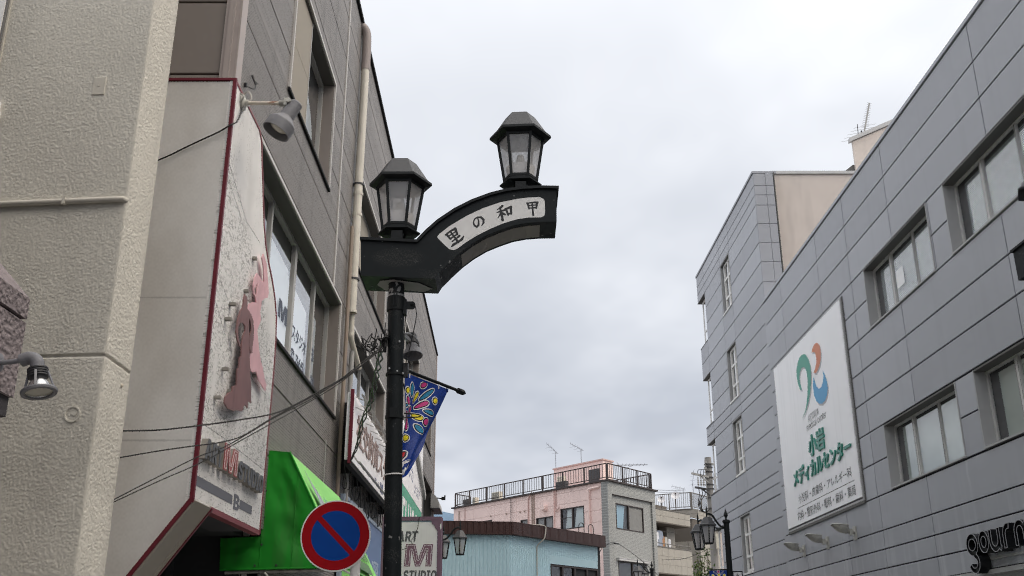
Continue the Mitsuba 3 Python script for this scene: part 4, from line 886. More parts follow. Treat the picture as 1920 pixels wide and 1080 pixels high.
# ------------------------------------------------------------------ round no-parking sign
N = thing('no_parking_sign', 'round blue and red no parking sign on a white post', 'traffic sign')
NF = Frame(-1.52, 9.0, 1, 0.02)
c = Point(0, 2.61)
part(N, 'plate', NF.prism(c.buffer(0.303, 48), -0.012, 0.0), 'm_white_paint')
slash = affinity.rotate(Polygon([(-0.25, 2.61 - 0.024), (0.25, 2.61 - 0.024), (0.25, 2.61 + 0.024), (-0.25, 2.61 + 0.024)]), -45, origin=(0, 2.61))
part(N, 'blue_field', NF.prism(c.buffer(0.212, 48).difference(slash), 0.0005, 0.003), 'm_sign_blue')
part(N, 'red_border', NF.prism(c.buffer(0.291, 48).difference(c.buffer(0.212, 48)).union(slash.intersection(c.buffer(0.2125, 48))), 0.0005, 0.003), 'm_sign_red')
part(N, 'post', tube([(-1.345, 9.06, 0.0), (-1.345, 9.06, 2.85)], 0.044, 16), 'm_white_paint', smooth=40)
for z in (2.48, 2.70):
    part(N, 'bracket', box(-1.52, -1.32, 9.013, 9.03, z, z + 0.04), 'm_steel')

# ------------------------------------------------------------------ wall signs further along the left facade
R = thing('rental_studio_signboard', 'rust streaked white signboard with brown lettering and dark red end, behind the lamp post', 'signboard')
part(R, 'panel', LF.box(15.80, 22.0, 4.50, 5.58, 0.20, 0.30), 'm_box_white')
part(R, 'end_panel', LF.box(15.765, 15.795, 4.44, 5.62, 0.255, 0.31), 'm_red_trim')
part(R, 'support', cat(*[LF.box(u, u + 0.05, 4.42, 5.6, 0.0, 0.2) for u in (16.6, 18.0, 20.0, 21.8)], LF.box(15.8, 22.0, 4.42, 4.495, 0.2, 0.29)), 'm_black')
for g in text('社交的賃スタジオ', 16.25, 21.9, 4.83, 5.34, bold=16):
    part(R, 'character', LF.prism(g, 0.301, 0.315), 'm_brown_text')
for g in text('アート', 18.72, 19.45, 4.57, 4.70, bold=10) + text('M', 19.55, 19.95, 4.55, 4.74, 'b'):
    part(R, 'small_character', LF.prism(g, 0.301, 0.306), 'm_navy_text')
tubes = [LF.tube([(15.9, 5.56, 0.42), (22, 5.56, 0.42)], 0.018, 6), LF.tube([(15.9, 5.48, 0.45), (22, 5.48, 0.45)], 0.012, 6), LF.tube([(15.9, 4.47, 0.43), (22, 4.47, 0.43)], 0.018, 6)]
for u in np.arange(16.0, 22, 0.62):
    tubes += [LF.tube([(u, 5.55, 0.30), (u + 0.03, 5.5, 0.42)], 0.01, 5), LF.tube(curve([(u, 4.62, 0.30), (u + 0.1, 4.5, 0.38), (u + 0.25, 4.48, 0.43)], 8), 0.01, 5), LF.tube([(u, 5.38, 0.3), (u + 0.28, 5.38, 0.4)], 0.008, 5)]
part(R, 'lamp_rail', cat(*tubes), 'm_pipe_gray', smooth=40)
loose = [LF.tube(curve([(u, 4.45, 0.2), (u + 0.1 + 0.3 * random.random(), 4.2 - 0.25 * random.random(), 0.2), (u + 0.5, 4.05 + 0.3 * random.random(), 0.12), (u + 0.7, 4.4, 0.1)], 16), 0.009, 5) for u in np.arange(15.8, 21, 0.45)]
part(R, 'loose_wiring', cat(*loose), 'm_wire', smooth=True)
Bb = thing('blue_billboard', 'blue billboard with a pale border on the wall behind the round traffic sign', 'billboard')
part(Bb, 'panel', LF.box(16.66, 22.0, 1.6, 4.03, 0.06, 0.09), 'm_billboard_blue')
part(Bb, 'border', ring(LF, 16.6, 22.06, 1.54, 4.09, 0.06, 0.04, 0.11), 'm_pale_blue')
for g in text('水曜', 19.2, 21.4, 2.6, 3.4):
    part(Bb, 'character', LF.prism(g, 0.0905, 0.094), 'm_pale_blue')
G = thing('green_band_signboard', 'white wall sign with a green band and large white capitals, beyond the blue banner', 'signboard')
part(G, 'panel', LF.box(24.6, 31.2, 4.0, 5.64, 0.05, 0.10), 'm_sign_green')
part(G, 'panel', LF.prism(Polygon([(24.6, 5.65), (31.2, 5.65), (31.2, 6.1), (28.7, 6.9), (24.6, 7.25)]), 0.05, 0.10), 'm_box_white')
part(G, 'panel', LF.prism(Polygon([(29.0, 7.1), (31.2, 6.42), (31.2, 8.05), (29.0, 8.05)]), 0.05, 0.10), 'm_box_white')
for g in text('FLUOO', 25.6, 29.9, 4.3, 5.36, 'b', bold=-14):
    part(G, 'letter', LF.prism(g, 0.101, 0.106), 'm_box_white')
for g in text('アルカ', 25.9, 28.2, 6.05, 6.45) + text('メスア', 28.6, 30.4, 5.85, 6.15):
    part(G, 'small_character', LF.prism(g, 0.101, 0.103), 'm_navy_text')
part(G, 'round_emblem', LF.prism(affinity.scale(Point(27.9, 6.95).buffer(0.42), 1.4, 1.0).difference(affinity.scale(Point(27.9, 6.95).buffer(0.36), 1.4, 1.0)), 0.101, 0.104), 'm_sign_green')
Q = thing('barrel_canopy', 'small rounded grey canopy at the far end of the left building', 'canopy')
q = Polygon([(-2.82, 6.46)] + [(-2.82 + 0.31 * math.sin(t), 6.46 + 0.50 * math.cos(t)) for t in np.linspace(0, math.pi / 2, 12)])
part(Q, 'cover', Frame(0, 36.2, 1, 0).prism(q, -1.6, 0.0), 'm_pipe_gray')
part(Q, 'edge', Frame(0, 36.2, 1, 0).prism(Polygon([(-2.82, 6.43), (-2.49, 6.43), (-2.49, 6.46), (-2.82, 6.46)]), -1.62, 0.03), 'm_gray_dark')
E_ = thing('small_spotlight', 'tiny black spotlight on a bracket beside the grey rounded canopy', 'lamp')
part(E_, 'arm', tube([(-2.8, 37.1, 6.95), (-2.45, 37.1, 6.90)], 0.02, 6), 'm_black')
part(E_, 'head', cat(box(-2.5, -2.36, 37.0, 37.14, 6.86, 6.96), box(-2.40, -2.35, 37.03, 37.1, 6.96, 7.02)), 'm_black')

# ------------------------------------------------------------------ beige stucco building, near left
P = thing('stucco_building', 'cream rough stucco building corner at the left edge, with a horizontal conduit', 'building')
ux = np.array([math.cos(math.radians(4.5)), -math.sin(math.radians(4.5))])      # its front turns a little away from the street
BFm = Frame(-2.5, 6.02, ux[0], ux[1])


def rough_sheet(fr_, u0, u1, z0, z1, step, seed, amp=0.0022, groove=None, f=150):
    """A sheet of trowelled stucco, its relief modelled; groove: (z, half width)."""
    us, zz = np.arange(u0, u1 + step / 2, step), np.arange(z0, z1 + step / 2, step)
    us[-1], zz[-1] = u1, z1
    U, Zz = np.meshgrid(us, zz)
    q = np.stack([U, Zz, np.zeros_like(U)], -1)
    warp = (meshkit.noise(q * 9 + seed) - 0.5) * 0.03
    a = meshkit.fbm(np.stack([(U + warp) * f, (Zz - warp) * f, 0 * U + seed], -1), 2, seed)
    t = np.clip((a - 0.40) / 0.20, 0, 1)
    big = meshkit.fbm(q * 3.0 + seed, 3, seed + 4) - 0.5
    o = amp * (t * t * (3 - 2 * t)) + 0.008 * big * (np.clip((3.3 - Zz) / 0.4, 0, 1))
    if groove:
        o -= 0.014 * np.clip(1.6 - np.abs(Zz - groove[0]) / groove[1], 0, 1)
    edge = np.minimum(np.minimum(U - u0, u1 - U) / 0.012, 1)
    o = (o + 0.004) * np.clip(edge, 0, 1) - 0.004
    v = np.stack([U, Zz, o], -1).reshape(-1, 3)
    n, m = len(us), len(zz)
    i, j = np.meshgrid(np.arange(m - 1), np.arange(n - 1), indexing='ij')
    f = np.stack([i * n + j, i * n + j + 1, (i + 1) * n + j + 1, (i + 1) * n + j], -1).reshape(-1, 4)
    return fr_.put(mesh(v, f))


SS = Frame(-2.5, 6.02, 0, 1)
core = trimesh.creation.extrude_polygon(Polygon([(-2.512, 6.035), (-2.512, 6.45), (-9, 6.45), (-2.512 - 6 * ux[0], 6.035 - 6 * ux[1])]), 14, engine='earcut')
part(P, 'wall', core, 'm_stucco_plain')
part(P, 'front_render', rough_sheet(BFm, -1.75, 0.0, 1.9, 6.2, 0.0048, 3, groove=(3.385, 0.008)), 'm_stucco', smooth=True)
part(P, 'side_render', rough_sheet(SS, 0.0, 0.445, 1.85, 7.0, 0.0055, 8, 0.0032, groove=(3.385, 0.008), f=100), 'm_stucco', smooth=True)
part(P, 'conduit', BFm.tube([(-2.2, 4.43, 0.018), (-0.9, 4.43, 0.018), (-0.07, 4.435, 0.018), (-0.02, 4.435, 0.018), (-0.008, 4.435, -0.01)], 0.02, 10), 'm_stucco_plain', smooth=40)
part(P, 'conduit_clip', cat(*[BFm.box(u, u + 0.02, 4.408, 4.453, 0.0, 0.04) for u in (-0.42, -0.98, -1.6)]), 'm_stucco_plain')
part(P, 'blank_plate', cat(BFm.box(-0.353, -0.262, 5.23, 5.37, 0.0, 0.008, 0.004), BFm.prism(Point(-0.307, 5.30).buffer(0.006), 0.008, 0.011)), 'm_stucco_plain')
part(P, 'round_cap', BFm.prism(Point(-0.155, 3.015).buffer(0.05, 16).difference(Point(-0.155, 3.015).buffer(0.042, 16)).union(Point(-0.14, 3.02).buffer(0.014)), 0.0, 0.008), 'm_stucco')
part(P, 'bolt', lathe([(0.0, 0), (0.012, 0), (0.011, 0.01), (0.0, 0.013)], (-2.498, 6.33, 3.27), 10, (1, 0, 0)), 'm_rusty')
wn = part(P, 'window', cat(BFm.box(-1.6, -1.05, 5.28, 9.0, -0.05, 0.012)), 'm_stucco_plain')
part(wn, 'frame', cat(BFm.box(-1.6, -1.062, 5.32, 9.0, 0.0125, 0.03)), 'm_frame_dark')
part(wn, 'panel', BFm.box(-1.6, -1.075, 5.33, 9.0, 0.031, 0.04), 'm_white_paint')
part(P, 'bracket', BFm.prism(Polygon([(-1.3, 5.08), (-0.975, 5.08), (-0.975, 5.13), (-0.985, 5.13), (-0.985, 5.2), (-1.3, 5.2)]), 0.0, 0.04), 'm_white_paint')

# ------------------------------------------------------------------ mauve hood of the nearest shop, with a swan-neck spotlight
H = thing('mauve_shop', 'mauve grey rough stucco shop hood with a sloping top at the left edge', 'building')
part(H, 'wall', box(-10, -2.45, -26, 3.975, 0, 6.8), 'm_mauve_dark')
mz = [(-2.0, 2.62), (-2.0, 3.04), (-2.30, 3.36), (-3.6, 4.6), (-3.6, 2.62)]
MF = Frame(0, 3.985, -1, 0)
prof = Polygon([(-x, z) for x, z in mz])
part(H, 'body', cat(MF.prism(prof.intersection(Polygon([(1, 2), (5, 2), (5, 2.935), (1, 2.935)])), -2.6, 0.0), MF.prism(prof.intersection(Polygon([(1, 2.952), (5, 2.952), (5, 6), (1, 6)])), -2.6, 0.0)), 'm_mauve')
part(H, 'groove', MF.prism(Polygon([(2.02, 2.935), (3.5, 2.935), (3.5, 2.952), (2.02, 2.952)]), -2.58, -0.012), 'm_mauve_dark')
part(H, 'underside', MF.prism(Polygon([(2.015, 2.54), (3.5, 2.3), (3.5, 2.62), (2.015, 2.62)]), -2.58, -0.008), 'm_mauve_dark')
W_ = thing('swan_neck_spotlight', 'grey spotlight with ribbed collar and bare reflector on the mauve hood', 'lamp')
base = np.array([-2.0, 3.80, 2.715])
part(W_, 'flange', lathe([(0.0, 0.0), (0.042, 0.0), (0.038, 0.015), (0.022, 0.022), (0.0, 0.022)], base, 20, (1, 0, 0)), 'm_gray_lamp', smooth=40)
part(W_, 'arm', tube(curve([base + (0.02, 0, 0.0), base + (0.06, 0.0, 0.003), base + (0.115, 0.0, 0.010)], 8), 0.0105, 10), 'm_gray_lamp', smooth=40)
part(W_, 'elbow', tube(curve([base + (0.098, 0, 0.008), base + (0.13, 0, 0.018), base + (0.157, 0, 0.006), base + (0.167, 0, -0.022)], 14), 0.026, 14), 'm_gray_lamp', smooth=40)
hx = np.array([0.24, -0.10, -0.965]); hx /= np.linalg.norm(hx)
h0 = base + np.array([0.167, 0, -0.022])
HS = 0.76
part(W_, 'collar', lathe(HS * np.array([(0.0, 0)] + [q for k in range(4) for q in ((0.040, 0.004 + 0.013 * k), (0.051, 0.006 + 0.013 * k), (0.051, 0.013 + 0.013 * k), (0.040, 0.015 + 0.013 * k))] + [(0.036, 0.075), (0.0, 0.075)]), h0, 28, hx), 'm_gray_dark', smooth=30)
part(W_, 'reflector', lathe(HS * np.array([(0.03, 0.062), (0.045, 0.085), (0.062, 0.125), (0.066, 0.135)]), h0, 28, hx), 'm_mirror', smooth=True)
part(W_, 'lens', lathe(HS * np.array([(0.0, 0.13), (0.066, 0.131)]), h0, 28, hx), 'm_lens')
part(W_, 'rim', lathe(HS * np.array([(0.066, 0.118), (0.084, 0.124), (0.088, 0.132), (0.086, 0.142), (0.066, 0.142), (0.066, 0.118)]), h0, 32, hx), 'm_gray_lamp', smooth=35)
sd = np.cross(hx, [0, 1, 0]); sd /= np.linalg.norm(sd); fw = np.cross(hx, sd)
part(W_, 'strut', cat(*[bar(h0 + HS * (hx * 0.03 + q * 0.05), h0 + HS * (hx * 0.126 + q * 0.075), 0.009, 0.005) for q in (sd, -sd, (fw + 0.2 * sd))]), 'm_gray_lamp')


# ------------------------------------------------------------------ street lamps with a name arm
TOP = [(-1.346, 5.165), (-0.839, 5.142), (-0.755, 5.24), (-0.654, 5.34), (-0.501, 5.453), (-0.347, 5.538), (-0.18, 5.606), (-0.034, 5.646), (0.122, 5.669), (0.279, 5.677), (0.428, 5.672)]
LOW = [(0.425, 5.338), (0.275, 5.335), (0.151, 5.325), (0.027, 5.3), (-0.096, 5.255), (-0.22, 5.2), (-0.342, 5.122), (-0.443, 5.04), (-0.543, 4.941), (-0.633, 4.843), (-0.667, 4.784), (-1.33, 4.816)]
WHITE = [(-0.658, 5.191), (-0.641, 5.218), (-0.55, 5.296), (-0.396, 5.397), (-0.242, 5.476), (-0.086, 5.533), (0.07, 5.567), (0.174, 5.58), (0.268, 5.586), (0.309, 5.566), (0.321, 5.538), (0.321, 5.424), (0.312, 5.396), (0.286, 5.381), (0.172, 5.379), (0.069, 5.363), (-0.055, 5.324), (-0.179, 5.268), (-0.291, 5.207), (-0.393, 5.14), (-0.474, 5.074), (-0.509, 5.06), (-0.545, 5.069), (-0.587, 5.107), (-0.65, 5.174)]
AX, AY = -1.0, 8.635            # where the pole stands under the arm, in the plane above


def brush(strokes):
    """A hand-brushed character from strokes of points (x, y, width) in a 100 x 100 box."""
    shapes = []
    for s in strokes:
        for (x0, y0, w0), (x1, y1, w1) in zip(s[:-1], s[1:]):
            shapes.append(unary_union([Point(x0, y0).buffer(w0 * 0.62, 4), Point(x1, y1).buffer(w1 * 0.62, 4)]).convex_hull)
    return unary_union(shapes).simplify(0.4)


KANJI = {
    '里': [[(12, 88, 4), (20, 86, 11), (24, 48, 9)], [(16, 86, 10), (50, 91, 8), (84, 88, 13)], [(84, 88, 12), (74, 50, 10)], [(23, 69, 6), (76, 71, 6)], [(24, 50, 7), (76, 52, 8)], [(50, 90, 8), (50, 50, 9), (51, 6, 12)],
           [(24, 29, 7), (50, 32, 7), (78, 35, 11)], [(4, 4, 7), (20, 8, 13), (50, 6, 9), (80, 9, 12), (97, 18, 6)]],
    'の': [[(56, 82, 6), (54, 55, 9), (40, 24, 12), (24, 18, 13), (12, 34, 11), (14, 58, 8), (32, 80, 7), (58, 86, 9), (82, 74, 13), (90, 50, 14), (82, 28, 11), (60, 12, 4)]],
    '和': [[(44, 97, 12), (30, 88, 7), (10, 80, 4)], [(4, 62, 5), (24, 65, 8), (50, 68, 10)], [(29, 90, 9), (29, 50, 10), (28, 6, 12), (20, 10, 6)], [(28, 64, 9), (18, 42, 8), (2, 26, 4)], [(32, 56, 6), (42, 44, 12), (50, 38, 8)],
          [(56, 76, 5), (62, 72, 11), (66, 32, 9)], [(58, 74, 8), (94, 80, 13)], [(93, 80, 12), (86, 36, 10)], [(66, 38, 8), (88, 40, 9)]],
    '甲': [[(6, 88, 5), (16, 84, 12), (24, 40, 10)], [(12, 84, 9), (52, 90, 8), (90, 88, 14)], [(88, 88, 13), (78, 42, 11)], [(20, 66, 7), (80, 68, 7)], [(24, 44, 8), (80, 46, 9)], [(50, 90, 9), (51, 44, 9), (52, -14, 13), (48, -18, 5)]]}


def lantern(lamp, c, turn=0.0):
    """Six-sided lantern; c: centre of its base plate."""
    k = part(lamp, 'lantern', cat(
        *[bar((c[0] + 0.148 * math.cos(t), c[1] + 0.148 * math.sin(t), c[2] + 0.02), (c[0] + 0.216 * math.cos(t), c[1] + 0.216 * math.sin(t), c[2] + 0.475), 0.025) for t in np.arange(6) * math.pi / 3 + turn],
        ngon_stack(c, [(0.163, 0.0125), (0.163, 0.04), (0.15, 0.05), (0.13, 0.05)], 6, turn),
        *[bar((c[0] + r_ * math.cos(t), c[1] + r_ * math.sin(t), c[2] + h_), (c[0] + r_ * math.cos(t + math.pi / 3), c[1] + r_ * math.sin(t + math.pi / 3), c[2] + h_), 0.024) for r_, h_ in ((0.214, 0.462), (0.152, 0.055)) for t in np.arange(6) * math.pi / 3 + turn]), 'm_lamp_plain')
    part(k, 'base_plate', ngon_stack(c, [(0.06, -0.14), (0.065, -0.02), (0.19, -0.008), (0.197, -0.004), (0.197, 0.008), (0.19, 0.012)], 6, turn), 'm_lamp_plain')
    part(k, 'eaves', cat(ngon_stack(c, [(0.225, 0.47), (0.288, 0.485), (0.295, 0.49), (0.292, 0.515), (0.27, 0.522)], 6, turn)), 'm_lamp_plain')
    part(k, 'roof', ngon_stack(c, [(0.268, 0.522), (0.142, 0.715), (0.136, 0.72)], 6, turn), 'm_lamp_roof')
    for t in np.arange(6) * math.pi / 3 + turn:
        q = [(c[0] + r_ * math.cos(a), c[1] + r_ * math.sin(a), c[2] + h_) for r_, h_, a in ((0.146, 0.055, t), (0.146, 0.055, t + math.pi / 3), (0.209, 0.46, t + math.pi / 3), (0.209, 0.46, t))]
        part(k, 'pane', mesh(q, [(0, 1, 2, 3)]), 'm_pane')
    part(k, 'bulb', cat(lathe([(0.0, 0.045), (0.06, 0.045), (0.06, 0.14), (0.04, 0.16), (0.0, 0.165)], c, 14), lathe([(0.0, 0.165), (0.035, 0.17), (0.045, 0.25), (0.03, 0.31), (0.0, 0.32)], c, 14)), 'm_lens', smooth=40)
    part(k, 'reflector', ngon_stack(c, [(0.118, 0.056), (0.136, 0.19), (0.128, 0.19), (0.112, 0.07)], 6, turn), 'm_white_paint')
    part(k, 'socket', cat(box(c[0] - 0.05, c[0] + 0.05, c[1] - 0.16, c[1] - 0.10, c[2] - 0.14, c[2] - 0.03), tube([(c[0] + 0.03, c[1] - 0.16, c[2] - 0.14), (c[0] + 0.06, c[1] - 0.15, c[2] - 0.07), (c[0] + 0.04, c[1] - 0.1, c[2] - 0.02)], 0.007, 5)), 'm_lamp_plain')
    return k


def street_lamp(label, sx, ox, oy, full):
    """sx = 1: the arm reaches to +x, -1: to -x. Built round the arm's plane, then moved so that the pole foot is at ox, oy."""
    lamp = thing('street_lamp', label, 'street lamp')

    def fit(m):
        v = np.array(m.vertices)
        v = np.stack([(v[:, 0] - AX) * sx + ox, v[:, 1] - AY + oy, v[:, 2]], -1)
        return trimesh.Trimesh(v, m.faces[:, ::-1] if sx < 0 else m.faces, process=False)

    real = globals()['part']

    def put(parent, name, m, mt, **k): return real(parent, name, fit(m), mt, **k)
    globals()['part'] = put
    fr = Frame(0, 8.45, 1, 0)
    x0, x1 = -0.925, -1.03
    put(lamp, 'pole', lathe([(0.0, 0), (0.11, 0), (0.11, 0.3), (0.085, 0.34), (0.077, 2.0), (0.073, 3.6), (0.0715, 4.86), (0.0, 4.86)], (0, 0, 0), 28).apply_transform(
        np.array([[1, 0, (x1 - x0) / 4.8, x0], [0, 1, 0, 8.62], [0, 0, 1, 0], [0, 0, 0, 1]])), 'm_lamp', smooth=40)

    def pole_at(z): return np.array([x0 + (x1 - x0) * z / 4.8, 8.62, z])
    put(lamp, 'base', box(x0 - 0.2, x0 + 0.2, 8.42, 8.82, 0.1, 0.13), 'm_lamp_plain')
    put(lamp, 'clamp', cat(lathe([(0.074, -0.065), (0.083, -0.065), (0.083, 0.06), (0.074, 0.06)], pole_at(4.60), 28), *[box(pole_at(4.6)[0] + u - 0.004, pole_at(4.6)[0] + u + 0.004, 8.525, 8.545, 4.56, 4.68) for u in (-0.012, 0.012)]), 'm_lamp_plain', smooth=30)
    put(lamp, 'peeled_patch', cat(lathe([(0.0722, 0.0), (0.0735, 0.003), (0.0722, 0.02)], pole_at(4.668), 28), LAMP_PEEL(pole_at)), 'm_peel', smooth=30)
    if full:
        put(lamp, 'eye_bracket', cat(box(-0.958, -0.93, 8.58, 8.66, 4.50, 4.64), fr.prism(Point(-0.885, 4.585).buffer(0.036, 12).union(Polygon([(-0.93, 4.55), (-0.885, 4.55), (-0.885, 4.62), (-0.93, 4.62)])), -0.16, -0.14), lathe([(0.0, 0), (0.012, 0), (0.0, 0.012)], (-0.885, 8.59, 4.585), 8, (0, -1, 0))), 'm_lamp_plain')
        for z in (4.06, 3.66, 2.2):
            pass
        put(lamp, 'band', lathe([(0.075, 0), (0.083, 0.002), (0.083, 0.022), (0.075, 0.024)], pole_at(3.935), 28), 'm_lamp_plain', smooth=30)
        put(lamp, 'band', cat(lathe([(0.075, 0), (0.081, 0.002), (0.081, 0.03), (0.075, 0.032)], pole_at(3.55), 28), box(-1.035, -0.975, 8.525, 8.55, 3.55, 3.635)), 'm_lamp_plain', smooth=30)
        put(lamp, 'bolt', cat(*[lathe([(0.0, 0), (0.009, 0), (0.008, 0.006), (0.0, 0.008)], (u, 8.545, z), 8, (0, -1, 0)) for u, z in ((-0.975, 4.23), (-1.055, 3.985), (-0.985, 3.96), (-0.935, 3.94))]), 'm_steel')
    body = Polygon(TOP + LOW).buffer(0)
    white = Polygon(WHITE).buffer(0.012).buffer(-0.012).buffer(-0.008).buffer(0.008)
    arm = put(lamp, 'arm', cat(fr.prism(body.difference(white.buffer(0.001)), -0.012, 0.0), fr.prism(body, -0.40, -0.0125)), 'm_lamp')
    lip = LineString([(-1.352, 5.168)] + TOP[1:-1] + [(0.45, 5.672)])
    put(lamp, 'arm_cap', fr.prism(lip.buffer(0.013, cap_style=2, join_style=2), -0.42, 0.025), 'm_lamp_plain')
    plate = put(lamp, 'name_panel', fr.prism(white, -0.011, -0.003), 'm_lamp_sign', label='white name panel with black brushed characters')
    for ch, (gx, gz), size, turn in (('里', (-0.503, 5.188), 0.152, 34), ('の', (-0.285, 5.333), 0.125, 23), ('和', (-0.045, 5.42), 0.152, 12), ('甲', (0.206, 5.476), 0.122, 3)):
        g = brush(KANJI[ch])
        g = affinity.rotate(affinity.scale(affinity.translate(g, -50, -46), size / 100, size / 100, origin=(0, 0)), turn, origin=(0, 0))
        put(plate, 'character', fr.prism(affinity.translate(g, gx, gz), -0.0028, -0.0005), 'm_ink')
    under = LOW[1:8]
    q = []
    for (a, b), (c_, d_) in zip(under[:-1], under[1:]):
        q.append(mesh([(a, 8.52, b - 0.004), (c_, 8.52, d_ - 0.004), (c_, 8.80, d_ - 0.004), (a, 8.80, b - 0.004), (a, 8.52, b + 0.002), (c_, 8.52, d_ + 0.002), (c_, 8.80, d_ + 0.002), (a, 8.80, b + 0.002)],
                      [(0, 1, 2, 3), (0, 4, 5, 1), (3, 2, 6, 7)]))
    put(lamp, 'underside_panel', cat(*q), 'm_milky')
    uf = np.array([(-1.21, 8.66), (-1.17, 8.55), (-1.05, 8.50), (-0.95, 8.53), (-0.82, 8.56), (-0.71, 8.70), (-0.80, 8.80), (-1.0, 8.76), (-1.15, 8.80)])
    m = trimesh.creation.extrude_polygon(Polygon(uf).difference(Point(-1.03, 8.62).buffer(0.069)), 0.002, engine='earcut')
    v = np.array(m.vertices); v[:, 2] += 4.782 - (v[:, 0] + 0.667) * 0.0483 - 0.006
    put(lamp, 'weathered_patch', trimesh.Trimesh(v, m.faces, process=False), 'm_peel')
    lantern(lamp, (-1.025, 8.61, 5.285), 0.0)
    lantern(lamp, (0.10, 8.61, 5.775), math.radians(-4))
    put(lamp, 'lamp_seat', cat(lathe([(0.07, 5.12), (0.07, 5.19)], (-1.025, 8.61, 0), 12), lathe([(0.09, 5.6), (0.085, 5.69)], (0.10, 8.61, 0), 12)), 'm_lamp_plain')
    globals()['part'] = real
    return lamp


def LAMP_PEEL(pole_at):
    """Flaked paint under the arm."""
    ms = []
    r_ = np.random.default_rng(3)
    for k in range(7):
        a0 = -math.pi / 2 + r_.uniform(-1.0, 1.1); z0 = 4.70 + r_.uniform(0.0, 0.09)
        n = 9
        ang = np.sort(r_.uniform(0, 2 * math.pi, n))
        pts = [(a0 + math.cos(t) * r_.uniform(0.1, 0.3), z0 + math.sin(t) * r_.uniform(0.012, 0.03)) for t in ang]
        m = extrude(Polygon(pts).buffer(0), 0.0715, 0.0728)
        c = pole_at(4.7)
        ms.append(trimesh.Trimesh([(c[0] + r2 * math.cos(a), c[1] + r2 * math.sin(a), z) for a, z, r2 in m.vertices], m.faces, process=False))
    return cat(*ms)


street_lamp('black street lamp with two lanterns on a curved white-lettered arm, beside the green awning', 1, -1.0, 8.635, True)
street_lamp('black lantern street lamp cut off by the right edge of the photo', -1, 6.80, 9.815, False)

# what hangs on the lamp post: banner rod, banner, loudspeaker, cables
D = np.array([0.52, 0.91, 0.0]); D /= np.linalg.norm(D)
O = np.array([-0.965, 8.67, 4.02])
rod = thing('banner_rod', 'black rod with a spear tip that carries the blue banner', 'rod')
part(rod, 'rod', tube([O - D * 0.02, O + D * 0.99], 0.0155, 10), 'm_lamp_plain', smooth=40)
part(rod, 'spear_tip', cat(lathe([(0.0, 0), (0.028, 0.005), (0.03, 0.03), (0.014, 0.045), (0.03, 0.07), (0.024, 0.1), (0.0, 0.15)], O + D * 0.93, 8, D), tube(curve([O + D * 0.73 + (0, 0, -0.01), O + D * 0.735 + (0, 0, -0.05), O + D * 0.755 + (0, 0, -0.05), O + D * 0.755 + (0, 0, -0.01)], 10), 0.004, 5)), 'm_lamp_plain')
ban = thing('blue_banner', 'blue triangular banner with firework pattern tied to the lamp post', 'banner')


def banner_pt(s, t, e=0.0):
    """s along the rod 0..1, t down 0..1; the free lower corner is tied back to the post."""
    L = 0.70
    w = L * (1 - t) ** 0.74 + 0.012
    x = s * w
    drop = 0.93 * t + 0.0
    fold = 0.020 * np.sin(9 * s + 5 * t) * np.sin(np.pi * min(max(t, 0), 1)) + 0.03 * np.sin(3.0 * s * 3.14 + 3 * t + 0.6) * t * (1 - 0.4 * t) + 0.010 * np.sin(22 * (s * 0.7 + t * 0.8)) * t
    nrm_ = np.array([D[1], -D[0], 0.0])
    return O + D * (x + 0.05) + np.array([0, 0, -0.025 - drop]) + nrm_ * (fold + e)


def cloth_grid(n, e):
    v = [banner_pt(s, t, e) for t in np.linspace(0, 1, n) for s in np.linspace(0, 1, n)]
    i, j = np.meshgrid(np.arange(n - 1), np.arange(n - 1), indexing='ij')
    f = np.stack([i * n + j, i * n + j + 1, (i + 1) * n + j + 1, (i + 1) * n + j], -1).reshape(-1, 4)
    return v, f


part(ban, 'cloth', mesh(*cloth_grid(56, 0.0)), 'm_banner', smooth=True)


def print_on(poly, e):
    """A flat print laid on the cloth; poly in metres (along the rod, down)."""
    out = []
    for p in getattr(poly, 'geoms', [poly]):
        p = p.segmentize(0.02)
        m = trimesh.creation.extrude_polygon(p, 0.001, engine='earcut')
        m = trimesh.Trimesh(*trimesh.remesh.subdivide_to_size(m.vertices, m.faces, 0.035, max_iter=6), process=False)
        v = []
        for x, d_, z in m.vertices:
            t = min(max(d_ / 0.93, 0), 1)
            w = 0.70 * (1 - t) ** 0.74 + 0.012
            v.append(banner_pt(min(max(x / w, 0), 1), t, e + z))
        out.append(trimesh.Trimesh(v, m.faces, process=False))
    return cat(*out)


